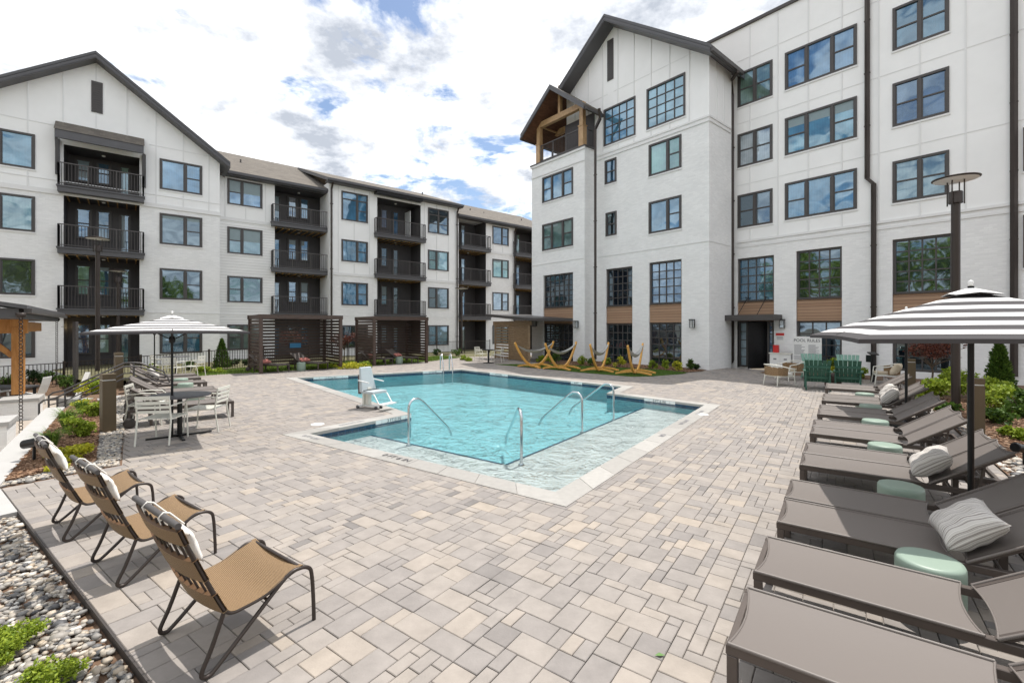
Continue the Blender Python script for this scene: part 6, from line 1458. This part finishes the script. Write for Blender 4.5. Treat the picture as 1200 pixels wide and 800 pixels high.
for (pc, yc, x0, x1, lab_, ang) in ((627, 430.2, 607, 652, hl[0], 0), (658, 432.5, 643, 679, hl[1], 0), (703, 434.8, 690, 711, hl[2], 0), (745, 438, 737, 754, hl[3], 0)):
    c = P(pc, yc); D = c.y
    # the arch tops subtend x0..x1; turn the stand so that its length fits
    L_ = 2.7; view = math.atan2(c.y, c.x); want = (x1-x0)/FPX*D
    k_ = min(.99, want/L_/1.0); al = math.asin(k_); ang_ = view - al if True else 0
    # length axis makes the angle al with the line of sight
    hammock(lab_, c, view-al, L_=L_, h=1.12)
# ---- pool lift
lc = P(433, 478); t = thing('pool_lift', 'grey pool lift chair with white footrest standing on the pool corner', 'pool lift', lc, math.atan2(-.5, .85)); t.scale = (.84, .84, .8)
m = MB(); m.box(-.3, .35, -.05, .05, .045, .1); m.box(-.30, -.22, -.22, .22, .03, .09); m.build('base', 'white_paint', t, bevel=.008)
for x, y in ((.36, .09), (.36, -.09), (-.26, -.2), (-.26, .2)): m = MB(); m.lathe([(.02, -.02), (.05, -.02), (.05, .02), (.02, .02)], 14, M=Matrix.Translation((x, y, .05)) @ Matrix.Rotation(R(90), 4, 'X')); m.build('caster', 'grey_fascia', t)
m = MB(); m.box(-.1, .02, -.06, .06, .1, .62); m.box(-.22, -.14, -.07, .07, .1, 1.15); m.build('mast', 'cream_paint', t, bevel=.01)
m = MB(); m.box(-.33, -.225, -.13, .13, .42, 1.0); m.build('battery_box', 'terracotta', t, bevel=.02)
mat('lift_seat', (.44, .49, .51), .5, var=.03)
m = MB(); m.hexa([(-.12, -.27, .5), (.0, -.27, .5), (.0, .27, .5), (-.12, .27, .5), (-.22, -.20, 1.23), (-.14, -.20, 1.23), (-.14, .20, 1.23), (-.22, .20, 1.23)]); m.build('backrest', 'lift_seat', t, bevel=.03, seg=3)
m = MB(); m.box(-.05, .42, -.27, .27, .47, .55); m.build('seat', 'lift_seat', t, bevel=.02)
m = MB(); m.box(.05, .1, -.275, .275, .552, .57); m.build('belt', 'black_metal', t)
m = MB()
for y in (-.24, .24): m.tube([(.3, y, .5), (.45, y, .46), (.62, y, .22), (.66, y, .2)], .016, 8)
m.box(.6, .8, -.26, .26, .18, .21); m.build('footrest', 'white_paint', t)
m = MB()
for y in (-.27, .27): m.tube([(-.16, y, .85), (.28, y, .80)], .018, 8)
m.build('armrest', 'white_paint', t)
# ---- stainless handrails on the shelf, ladder rails at the far side
def grab(label, base, d, L_=.95, h=.86, z0=-.28, drop=.75, grp='stainless handrails on the shelf of the pool'):
    t = thing('handrail', label, 'handrail', base, 0, grp); d = Vector(d).normalized(); b = Vector((base.x, base.y, 0)); Z = Vector((0,0,1)); r = .16
    P_s = [b+Z*z0, b+Z*(h-r)]; 
    for k in range(1, 6): a_ = k/6*math.pi/2; P_s.append(b+d*(r-r*math.cos(a_))+Z*(h-r+r*math.sin(a_)))
    P_s += [b+d*(r+.07)+Z*(h-.008), b+d*(r+.15)+Z*(h-.05), b+d*(r+.24)+Z*(h-.12), b+d*L_+Z*-.13, b+d*(L_+.1)+Z*-.3]
    m = MB(); m.tube(P_s, .024, 12); m.build('rail', 'steel', t, world=True); m = MB(); m.lathe([(.05, 0), (.05, .02), (.026, .035)], 16, b+Z*z0+Z*.001); m.build('escutcheon', 'steel', t, world=True)
grab('stainless handrail in the pool nearest the lift chair', P(479, 511, -.1), e1, 1.06, .58)
grab('stainless handrail at the inner corner of the shelf, pointing at the camera', P(611, 532, -.1), Vector((-.28, 1.44, 0)), 1.35, .60)
grab('stainless handrail right of the inner corner of the shelf', P(682, 497, -.1), Vector((-.77, .75, 0)), 1.1, .56)
grab('stainless handrail farthest right on the shelf', P(719, 483.5, -.1), Vector((-.87, .82, 0)), 1.2, .58)
for i, (px, py, lb) in enumerate(((516, 433, 'left rail of the stainless ladder at the far side of the pool'), (526.5, 433, 'right rail of the stainless ladder at the far side of the pool'))):
    b_ = P(px, py+.5); t = thing('ladder_rail', lb, 'pool ladder', b_, 0, 'stainless ladder rails'); d = -b2; m = MB(); Z = Vector((0,0,1)); d = Vector((.35, -.94, 0))
    m.tube([b_+Z*0, b_+Z*.62, b_+d*.06+Z*.72, b_+d*.2+Z*.76, b_+d*.36+Z*.68, b_+d*.62+Z*.3, b_+d*.66+Z*.1, b_+d*.66-Z*.6], .028, 10); m.build('rail', 'steel', t, world=True)
# ------------------------------------------------------------------ plants
def plant(name, label, cat, loc, rad, h, n, size, mt, group=None, upright=0, stem=True, clumps=9, z0=0):
    t = thing(name, label, cat, loc, random.uniform(0, 6), group)
    if stem:
        m = MB()
        for k in range(7): a = k*.9+random.random()*.3; q = rad*.55; m.tube([(0, 0, 0), (q*.4*math.cos(a), q*.4*math.sin(a), h*.35), (q*math.cos(a), q*math.sin(a), h*.72)], [.009+.01*h, .006+.006*h, .003], 5)
        m.build('stem', 'bark', t)
    leaves('foliage', (0, 0, h*.52), (rad, rad, h*.5), n, size, mt, t, clumps=clumps, shell=.3); return t
def tuft(label, loc, rad, h, n, mt, grp):
    t = thing('grass_tuft', label, 'plant', loc, 0, grp); v = []; m = MB()
    for k in range(n):
        a = rng.uniform(0, 6.28); r0 = rad*.12*rng.random(); out_ = rad*rng.uniform(.3, 1); hh = h*rng.uniform(.6, 1); w = .007; d = Vector((math.cos(a), math.sin(a), 0)); s_ = Vector((-d.y, d.x, 0))*w
        p0 = d*r0; p1_ = d*(r0+out_*.35)+Vector((0,0,hh*.7)); p2_ = d*(r0+out_)+Vector((0,0,hh*rng.uniform(.6, 1)))
        m.mesh([p0-s_, p0+s_, p1_+s_*.8, p1_-s_*.8, p2_], [(0,1,2,3), (3,2,4)], rnd=float(rng.random())*.98)
    m.build('blades', mt, t); return t
def cone_tree(label, loc, r, h, n, grp='small cone shaped evergreens'):
    t = thing('conifer', label, 'evergreen', loc, 0, grp); m = MB(); m.tube([(0,0,0), (0,0,h*.9)], [.03, .008], 7); m.build('trunk', 'bark', t)
    z = rng.random(n)**1.25; a = rng.uniform(0, 6.28, n); rr_ = r*(1-z)**.85*rng.uniform(.55, 1.08, n)*(1+.12*np.sin(a*5+z*20))
    pos = np.stack([rr_*np.cos(a), rr_*np.sin(a), .05*h+z*h*.97], 1); pit = rng.normal(-.9, .4, n); c_, s_ = np.cos(pit), np.sin(pit); zz_ = np.zeros(n)
    ry = np.stack([np.stack([c_, zz_, s_], -1), np.stack([zz_, zz_+1, zz_], -1), np.stack([-s_, zz_, c_], -1)], -2); sz = .07*h/1.1*rng.uniform(.6, 1.3, n)
    scatter_obj('crown', leafv, leaff, pos, rotz(a) @ ry @ rotx(rng.normal(0, .8, n)), np.stack([sz, sz*.8, sz], 1), rng.random(n), 'leaf_green', smooth=False, parent=t); return t
cone_tree('small cone shaped evergreen beyond the shrubs on the far right', Q(1171, 12.5, 0), .33, 1.5, 4200)
cone_tree('small cone shaped evergreen in front of the left building, left of the nearer pergola', Q(260, 22.3, -.12), .38, 1.42, 2600)
gs = 'shrubs behind the right hand loungers'
for (px, D, r, h, mt, l) in ((1092, 12.2, .42, .62, 'leaf_bright', 'bright green shrub left of the lamp post base'), (1122, 12.6, .5, .85, 'leaf_bright', 'bright green shrub directly behind the lamp post'), (1150, 11.8, .5, .68, 'leaf_bright', 'bright green shrub between the bollard and the cone evergreen'),
        (1182, 10.6, .5, .62, 'leaf_bright', 'bright green shrub under the cone evergreen'), (1200, 9.8, .5, .62, 'leaf_green', 'green shrub cut by the right edge, by the window sill'), (1166, 9.2, .36, .26, 'leaf_green', 'low green shrub on bare bark right of the bollard'), (1196, 7.9, .26, .2, 'leaf_bright', 'small bright plant at the right edge above the spotlight'), (1105, 10.6, .28, .22, 'leaf_green', 'low plant at the foot of the lamp post')):
    plant('shrub', l, 'shrub', Q(px, D, 0), r, h, 1500 if r > .4 else 800, .085, mt, gs)
# red leafed small tree
t = thing('red_leaf_tree', 'small dark red leafed tree in front of the right building window', 'tree', Q(1092, 14.6, 0)); m = MB()
m.tube([(0,0,0), (.03,0,.5), (.0,.02,.8)], [.03, .025, .02], 7)
tips = []
for k in range(11):
    a = k*2.4; r_ = .5+.45*rng.random(); z_2 = 1.0+.55*rng.random(); m.tube([(0, 0, .6+.05*(k % 4)), (r_*.5*math.cos(a), r_*.5*math.sin(a), z_2*.88), (r_*math.cos(a), r_*math.sin(a), z_2)], [.014, .009, .004], 5); tips.append((r_*math.cos(a), r_*math.sin(a), z_2))
m.build('trunk', 'bark', t)
leaves('crown', (0, 0, 1.25), (.95, .95, .5), 1900, .075, 'leaf_red', t, clumps=12)
for (px, D, h, l) in ((345, 24.0, 1.75, 'thin dark leafed tree behind the nearer pergola'), (403, 25.0, 1.7, 'thin dark leafed tree between the two pergolas')):
    t = thing('red_leaf_tree', l, 'tree', Q(px, D, -.05), 0, 'thin dark leafed trees by the pergolas'); m = MB(); m.tube([(0,0,0), (.05,0,h*.5), (0,.03,h*.8)], [.035, .025, .01], 7)
    for k in range(8): a = k*2.4; m.tube([(0,0,h*.45), (.5*math.cos(a)*.5, .5*math.sin(a)*.5, h*.7), (.6*math.cos(a), .6*math.sin(a), h*.85)], [.012, .008, .004], 5)
    m.build('trunk', 'bark', t); leaves('crown', (0, 0, h*.78), (.72, .72, h*.26), 900, .09, 'leaf_red', t, clumps=9)
# left bed
gl = 'plants in the left bed'
for (px, py, r, h, n, sz, mt, l) in ((93, 512, .27, .36, 1500, .05, 'leaf_bright', 'leafy bright green shrub in the left bed beside the bollard'), (82, 540, .33, .2, 1900, .045, 'leaf_yellow', 'low yellow plant beside the farthest woven chair'), (112, 488, .24, .36, 1000, .06, 'leaf_bright', 'bright green plant left of the brown bollard'),
        (99, 478, .20, .22, 700, .055, 'leaf_yellow', 'yellow green plant behind the leafy shrub in the left bed'), (68, 552, .13, .1, 500, .035, 'leaf_yellow', 'small yellow plant behind the headrest of the farthest woven chair')):
    plant('shrub', l, 'shrub', P(px, py), r, h, n, sz, mt, gl, stem=r > .2)
for (px, py, r, h, n, l) in ((60, 528, .3, .42, 260, 'light green grass tuft at the edge of the pale kerb'), (78, 504, .34, .5, 300, 'tall light green grass tuft behind the leafy shrub'), (95, 486, .28, .42, 220, 'grass tuft farthest up the left bed')):
    tuft(l, P(px, py), r, h, n, 'grass_blade', 'grass tufts in the left bed')
for (px, D, r, h, mt, l) in ((100, 13.4, .36, .34, 'leaf_yellow', 'yellow plant above the grey stone wall of the steps'), (117, 13.6, .34, .4, 'leaf_bright', 'bright plant left of the farther brown bollard'), (107, 15.4, .3, .3, 'leaf_bright', 'green plant higher up behind the yellow plant'), (128, 14.8, .3, .3, 'leaf_yellow', 'yellow plant right of the tall lamp post')):
    plant('shrub', l, 'shrub', Q(px, D, -.02), r, h, 700, .07, mt, 'plants above the stone wall', stem=False)
for (px, D, r, h, mt, l) in ((78, 16.9, .3, .55, 'leaf_green', 'dark green shrub at the foot of the bark slope'), (58, 18.4, .3, .5, 'leaf_green', 'green shrub on the bark slope before the fence'), (40, 17.8, .35, .6, 'leaf_dark', 'dark shrub on the bark slope, by the orange post'), (10, 17.6, .5, .55, 'leaf_green', 'green shrub behind the terrace at the left edge'), (86, 18.4, .25, .4, 'leaf_bright', 'bright shrub on the bark slope right of the rain chain')):
    plant('shrub', l, 'shrub', Q(px, D, -.35), r, h, 700, .08, mt, 'shrubs before the left fence')
# near pebbles
for (px, py, r, l) in ((16, 758, .20, 'bright green low plant on the pebbles at the left edge'), (62, 800, .20, 'bright green low plant on the pebbles, cut by the bottom edge'), (2, 778, .12, 'small low plant on the pebbles in the bottom left corner')):
    plant('shrub', l, 'shrub', P(px, py, -.02), r*.8, .13, 2000, .021, 'leaf_bright', 'low plants on the near pebbles', stem=False, clumps=16)
# ground cover by the pergolas and along the fence
for (px, py, rx, l) in ((383, 431.5, .6, 'bright ground cover patch inside the corner post of the nearer pergola'), (412, 431.5, .75, 'bright ground cover mound between the pergolas'), (427, 431, .45, 'bright ground cover right of the mound between the pergolas')):
    t = thing('ground_cover', l, 'plant', P(px, py), 0, 'bright ground cover by the pergolas'); leaves('foliage', (0, 0, .12), (rx, rx*.7, .16), 1400, .07, 'leaf_bright' if px != 412 else 'leaf_yellow', t, clumps=12)
for i, (px, D, r, h, mt, l) in enumerate(((275, 23, .22, .42, 'leaf_dark', 'small round dark shrub right of the cone evergreen on the left'), (288, 23.6, .22, .38, 'leaf_dark', 'small dark shrub just left of the nearer pergola'), (178, 20, .25, .4, 'leaf_bright', 'yellow green shrub behind the far table'), (222, 21, .28, .45, 'leaf_green', 'green shrub behind the far cream chairs'),
        (240, 19.6, .35, .3, 'leaf_bright', 'bright low shrub right of the far dining table'), (255, 19.7, .3, .22, 'leaf_bright', 'low grassy shrub at the edge of the deck'), (512, 31, .32, .5, 'leaf_dark', 'small dark shrub left of the far ladder, before the fence post'), (535, 31, .36, .55, 'leaf_green', 'small green shrub at the foot of the far downpipe'), (543, 27, .3, .3, 'leaf_bright', 'low bright shrub beyond the ladder'), (549, 26, .25, .25, 'leaf_bright', 'smaller bright shrub beyond the ladder'))):
    plant('shrub', l, 'shrub', Q(px, D, -.05), r, h, 600, .08, mt, 'shrubs along the left building')
for (px, py, r, h, mt, l) in ((652, 426.2, .3, .75, 'leaf_green', 'green shrub between the left hammock stands and the tower corner'), (634, 424.5, .25, .45, 'leaf_bright', 'bright plant at the foot of the tower window'), (645, 425.5, .25, .4, 'leaf_bright', 'bright plant beside the green shrub at the tower'),
        (682, 427.8, .28, .55, 'leaf_bright', 'leafy plant left of the dark downpipe'), (692, 428.5, .28, .6, 'leaf_green', 'leafy plant behind the third hammock stand'), (712, 428.6, .26, .45, 'leaf_bright', 'bright plant right of the third hammock stand'), (726, 430.5, .34, .6, 'leaf_yellow', 'yellow green bush between the last two hammock stands'),
        (765, 432.3, .26, .5, 'leaf_bright', 'feathery plant right of the last hammock stand'), (781, 432.8, .26, .5, 'leaf_bright', 'feathery plant under the window band'), (794, 434.6, .28, .55, 'leaf_yellow', 'yellow plant at the right end of the window'), (809, 433.4, .22, .62, 'leaf_green', 'thin green shrub against the white corner'), (817, 433.2, .16, .28, 'leaf_dark', 'smallest plant by the white corner')):
    plant('shrub', l, 'shrub', P(px, py), r*.9, h*.85, 650, .075, mt, 'plants under the right building')
for (px, D, r, h, mt, l) in ((977, 17.6, .36, .8, 'leaf_bright', 'bright green shrub behind the green chairs'), (979, 16.9, .3, .45, 'leaf_yellow', 'yellow plant behind the drum between the green chairs'), (1009, 17.2, .25, .4, 'leaf_bright', 'small bright shrub right of the rear green chair')):
    plant('shrub', l, 'shrub', Q(px, D, 0), r, h, 800, .08, mt, 'shrubs behind the green chairs')
# ------------------------------------------------------------------ seats by the entrance
def adirondack(label, loc, yaw, mt, grp='green slatted garden chairs'):
    t = thing('garden_chair', label, 'chair', loc, yaw, grp); m = MB()      # faces +x
    for k in range(6): y = -.235+.094*k; m.hexa([(-.30, y-.042, .24), (-.27, y-.042, .24), (-.27, y+.042, .24), (-.30, y+.042, .24), (-.56, y*1.25-.05, .93), (-.53, y*1.25-.05, .93), (-.53, y*1.25+.05, .93), (-.56, y*1.25+.05, .93)])
    m.bar((-.37, -.29, .38), (-.37, .29, .38), .03, .07); m.bar((-.50, -.32, .72), (-.50, .32, .72), .03, .07); m.build('backrest', mt, t)
    m = MB()
    for k in range(6): x = -.26+.095*k; z = .24+.026*k; m.box(x-.04, x+.04, -.27, .27, z, z+.022)
    m.build('seat', mt, t)
    for y in (-.31, .31):
        m = MB(); m.box(.22, .30, y-.02, y+.02, 0, .56); m.build('leg', mt, t); m = MB(); m.bar((-.62, y, .02), (.28, y, .33), .035, .11); m.bar((-.46, y, .1), (-.42, y, .56), .04, .07); m.build('leg', mt, t)
        m = MB(); m.box(-.5, .36, y-.07, y+.06, .561, .585); m.build('armrest', mt, t)
    return t
g1 = adirondack('dark green slatted chair at the left, its back to the camera', P(957, 455), R(60), 'green_plastic')
dup(g1, P(994, 456), R(52), 'dark green slatted chair right of the drum, its back to the camera')
adirondack('lighter green slatted chair facing the camera, rear left of the four', P(965, 447)+Vector((.1, .6, 0)), R(-110), 'light_green_plastic'); adirondack('lighter green slatted chair facing the camera, rear right of the four', P(1003, 449)+Vector((.1, .5, 0)), R(-125), 'light_green_plastic')
m = MB(); m.lathe([(.17, 0), (.22, .08), (.24, .24), (.22, .40), (.18, .46), (.001, .46)], 24); o = m.build('drum_table', 'terracotta', None); o.location = P(976, 454); tag(o, 'dark reddish ceramic drum between the green chairs', 'side table')
def armchair(label, loc, yaw, cushion):
    t = thing('armchair', label, 'armchair', loc, yaw, 'cream framed woven armchairs'); m = MB()
    for x, y in ((.3, .3), (.3, -.3), (-.32, .26), (-.32, -.26)): q = MB(); q.tube([(x*1.15, y*1.1, 0), (x, y, .34)], [.014, .02], 8); q.build('leg', 'cream_paint', t)
    m.box(-.32, .32, -.3, .3, .30, .34); m.tube([(.3, -.32, .34), (.28, -.34, .56), (.0, -.36, .60), (-.32, -.3, .68), (-.38, 0, .70), (-.32, .3, .68), (0, .36, .60), (.28, .34, .56), (.3, .32, .34)], .018, 8); m.build('frame', 'cream_paint', t)
    w_ = MB(); N_p = 16
    pts = [(.0, -.355), (-.18, -.335), (-.32, -.28), (-.37, -.12), (-.37, .12), (-.32, .28), (-.18, .335), (0, .355)]
    for (a, b) in zip(pts[:-1], pts[1:]): w_.mesh([(a[0], a[1], .34), (b[0], b[1], .34), (b[0]*1.02, b[1]*1.02, .62), (a[0]*1.02, a[1]*1.02, .60), (a[0]*.95, a[1]*.95, .34), (b[0]*.95, b[1]*.95, .34), (b[0]*.97, b[1]*.97, .62), (a[0]*.97, a[1]*.97, .60)], [(0,1,2,3), (7,6,5,4), (3,2,6,7)], [(0,0),(.2,0),(.2,.28),(0,.28)]*2)
    w_.build('woven_back', 'wicker', t); m = MB(); m.box(-.28, .29, -.28, .28, .342, .42); m.build('cushion', cushion, t, bevel=.03, seg=3); return t
armchair('cream woven armchair in front of the white towel cabinet', P(913, 451), R(15), 'white_cushion'); armchair('cream woven armchair half hidden behind the other by the rules board', P(929, 447)+Vector((.2, .5, 0)), R(190), 'beige_cushion')
armchair('tan woven armchair beyond the far pillows on the right', Q(1038, 15.6), R(150), 'beige_cushion')
pillow('cushion', Q(1050, 14.4, .62), Matrix.Rotation(R(40), 3, 'Z') @ Matrix.Rotation(R(-60), 3, 'X'), .25, .2, .1, 'beige_cushion', 'tan cushion propped between the tan armchair and the far loungers', 'cushion')
t = thing('stand', 'black post with a tilted display head by the white wall', 'post', Q(1023, 16.2)); m = MB(); m.box(-.05, .05, -.05, .05, 0, .95); m.build('post', 'black_metal', t); m = MB(); m.hexa([(-.14, -.1, .95), (.14, -.1, .95), (.14, .1, 1.03), (-.14, .1, 1.03), (-.14, -.1, .98), (.14, -.1, .98), (.14, .1, 1.06), (-.14, .1, 1.06)]); m.box(-.16, -.12, -.12, .12, .7, .95); m.build('head', 'black_metal', t)
# towel cabinet, red box, signs
Gn = Gw
uc0, uc1 = Gw.hit(902, None, .7), Gw.hit(927, None, .7); zc1 = Gw.z(902, 413, .7)
t = thing('cabinet', 'white towel cabinet with grey sides beside the pool rules board', 'cabinet', Gw.at((uc0+uc1)/2, 0, .45)); m = MB(); Gw.box(m, uc0, uc1, .08, zc1-.05, .2, .7); m.build('body', 'white_paint', t, world=True); m = MB(); Gw.box(m, uc0-.03, uc1+.03, zc1-.048, zc1, .17, .74); m.build('top', 'cream_paint', t, world=True)
m = MB(); Gw.box(m, uc0+.05, uc1-.05, .0, .079, .25, .65); m.build('plinth', 'grey_fascia', t, world=True)
for (a, b) in ((uc0+.02, (uc0+uc1)/2-.01), ((uc0+uc1)/2+.01, uc1-.02)): m = MB(); Gw.box(m, a, b, .12, zc1-.1, .702, .716); d_ = m.build('door', 'white_paint', t, world=True); q = MB(); Gw.box(q, (a+b)/2-.06, (a+b)/2+.06, zc1-.30, zc1-.24, .717, .722); q.build('notice', 'grey_ink', d_, world=True)
m = MB(); ua_, ub_ = Gw.hit(906.3, None, .5), Gw.hit(912.3, None, .5); Gw.box(m, ua_, ub_, zc1+.002, zc1+.34, .38, .56); o = m.build('red_box', 'red_paint', None, bevel=.02); tag(o, 'bright red box standing on the white towel cabinet', 'box')
def Wm(w, u, z, o): return Matrix((( w.d.x, 0, w.n.x, w.at(u, z, o).x), (w.d.y, 0, w.n.y, w.at(u, z, o).y), (0, 1, 0, w.at(u, z, o).z), (0, 0, 0, 1)))
ua_, ub_ = Gw.hit(908.8, None, .02), Gw.hit(919.2, None, .02); z0_, z1_ = Gw.z(908.8, 402.5, .02), Gw.z(908.8, 389.8, .02)
t = thing('safety_sign', 'small white safety notice with a red header above the red box', 'sign', Gw.at(ua_, z0_, .02)); m = MB(); Gw.box(m, ua_, ub_, z0_, z1_, .004, .016); m.build('board', 'white_paint', t, world=True)
m = MB(); Gw.box(m, ua_+.01, ub_-.01, z1_-.13, z1_-.01, .0165, .02); hd = m.build('header', 'red_paint', t, world=True)
m = MB()
for k in range(3): Gw.box(m, ua_+.05, ub_-.05, z1_-.2-.055*k, z1_-.175-.055*k, .0165, .018)
m.build('lettering', 'grey_ink', t, world=True)
# POOL RULES board
bo = .75; ua_, ub_ = Gw.hit(928.8, None, bo), Gw.hit(962.8, None, bo); z1_ = Gw.z(928.8, 394, bo); z0_ = Gw.z(928.8, 431.5, bo)
t = thing('rules_board', 'white POOL RULES board standing before the low window', 'sign', Gw.at((ua_+ub_)/2, 0, bo)); m = MB(); Gw.box(m, ua_, ub_, z0_, z1_, bo-.03, bo); m.build('board', 'white_paint', t, world=True, bevel=.004)
for u_ in (ua_+.12, ub_-.12): m = MB(); Gw.box(m, u_-.03, u_+.03, 0, z1_-.2, bo-.075, bo-.032); m.build('leg', 'rail_metal', t, world=True)
W_ = ub_-ua_
x = textmesh('POOL RULES', .235, 'ink', 'lettering', None, Matrix.Identity(4)); wd = max(v.co.x for v in x.data.vertices)-min(v.co.x for v in x.data.vertices)
sc_ = (W_*.90)/wd; x.data.transform(Matrix.Translation(-t.location) @ Wm(Gw, (ua_+ub_)/2, z1_-.17, bo+.003) @ Matrix.Diagonal((sc_, min(sc_, 1.2), 1, 1))); x.parent = t
m = MB(); rr2 = random.Random(4); z = z1_-.36
while z > z0_+.08:
    for c_ in (0, 1):
        a = ua_+.06+c_*W_*.5; Gw.box(m, a, a+(W_*.5-.12)*rr2.uniform(.6, 1), z-.009, z+.009, bo+.001, bo+.003)
    z -= .043 if rr2.random() > .2 else .075
m.build('small_print', 'grey_ink', t, world=True)
# far table and two cream chairs by the timber pavilion
dup(dc, P(564, 423), R(-30), 'cream chair facing us at the far black table by the timber pavilion'); dup(dc, P(583, 424), R(165), 'cream chair right of the far black table by the timber pavilion')
t = thing('dining_table', 'small black pedestal table between two cream chairs by the timber pavilion', 'table', P(572.5, 425.2)); m = MB(); m.lathe([(.001, .70), (.36, .70), (.37, .73), (.001, .73)], 24); m.build('tabletop', 'black_metal', t); m = MB(); m.lathe([(.3, 0), (.3, .02), (.05, .05), (.045, .699)], 20); m.build('pedestal', 'black_metal', t)
# ------------------------------------------------------------------ depth marks on the coping and on the waterline
def flat_mark(s, p, xd, size, name='depth_marking', mt='ink'):
    xd = Vector(xd).normalized(); yd = Vector((0, 0, 1)).cross(xd); M = Matrix(((xd.x, yd.x, 0, p.x), (xd.y, yd.y, 0, p.y), (0, 0, 1, .0125), (0, 0, 0, 1))); o = textmesh(s, size, mt, name, None, M, extrude=.0008); struct(o); return o
cp1 = E(4.48, 0); 
flat_mark('0 FT 6 IN', E(4.49, 5.33), -e2, .15); flat_mark('0 FT 6 IN', E(4.45, 7.55), -e2, .12, mt='grey_ink')
for q in (9.6, 8.2, 10.9): flat_mark('0 FT 6 IN' if q != 8.2 else 'NO', E(q, 2.56), e1, .13, mt='grey_ink')
flat_mark('NO DIVING', E(5.6, 8.0), -e1, .11, mt='grey_ink')
def wall_mark(s, a, b, f, w=.95, z=-.045, hh=.15, inward=None):
    """white tiles with black characters on the waterline wall from a to b; inward points into the water"""
    d = (b-a).normalized(); c = a.lerp(b, f); n = Vector((d.y, -d.x, 0)); n = n if n.dot(inward) > 0 else -n
    x = Vector((0,0,1)).cross(n); m = MB(); k = 6
    for i in range(k):
        p0, p1_ = c+x*(w*(i/k-.5)+.004)+n*.004, c+x*(w*((i+1)/k-.5)-.004)+n*.004
        m.hexa([p0-n*.003+Vector((0,0,z-hh*.5+.002)), p0+Vector((0,0,z-hh*.5+.002)), p1_+Vector((0,0,z-hh*.5+.002)), p1_-n*.003+Vector((0,0,z-hh*.5+.002)), p0-n*.003+Vector((0,0,z+.03)), p0+Vector((0,0,z+.03)), p1_+Vector((0,0,z+.03)), p1_-n*.003+Vector((0,0,z+.03))])
    struct(m.build('depth_tile', 'white_paint')); q = c+n*.006; M = Matrix(((x.x, 0, n.x, q.x), (x.y, 0, n.y, q.y), (0, 1, 0, z-.015), (0, 0, 0, 1)))
    struct(textmesh(s, .095, 'ink', 'depth_marking', None, M, extrude=.0008))
wall_mark('3 FT 0 IN', S1, A1, .80, .95, z=-.03, hh=.1, inward=S2-S1)
wall_mark('0 FT 6 IN', S3, R1, .42, .9, z=-.03, hh=.1, inward=-e1)
wall_mark('4 FT 0 IN', C1, R2, .30, 1.1, z=-.03, hh=.1, inward=-b1); wall_mark('4 FT', C1, R2, .78, .5, z=-.03, hh=.1, inward=-b1); wall_mark('3 FT 6 IN', B1, C1, .18, 1.3, z=-.03, hh=.1, inward=-b2); wall_mark('4 FT 0 IN', B1, C1, .80, .9, z=-.03, hh=.1, inward=-b2)
for (px, py, l) in ((372, 497, 'pale round skimmer lid on the paving left of the lift chair'), (823, 485.5, 'pale round skimmer lid beside the right corner of the pool')):
    m = MB(); m.lathe([(.13, .001), (.13, .006), (.115, .009), (.001, .009)], 28); o = m.build('skimmer_lid', 'white_paint', None); o.location = P(px, py); tag(o, l, 'lid', 'skimmer lids in the paving')
m = MB(); m.mesh([(-.03,0,.004), (0,-.013,.010), (.035,0,.005), (0,.013,.012)], [(0,1,2), (0,2,3)]); o = m.build('leaf', 'leaf_one', None) if 'leaf_one' in MAT else m.build('leaf', mat('leaf_one', (.10, .22, .04), .5), None); o.location = P(773, 768); tag(o, 'single green leaf fallen on the paving at the bottom', 'leaf')
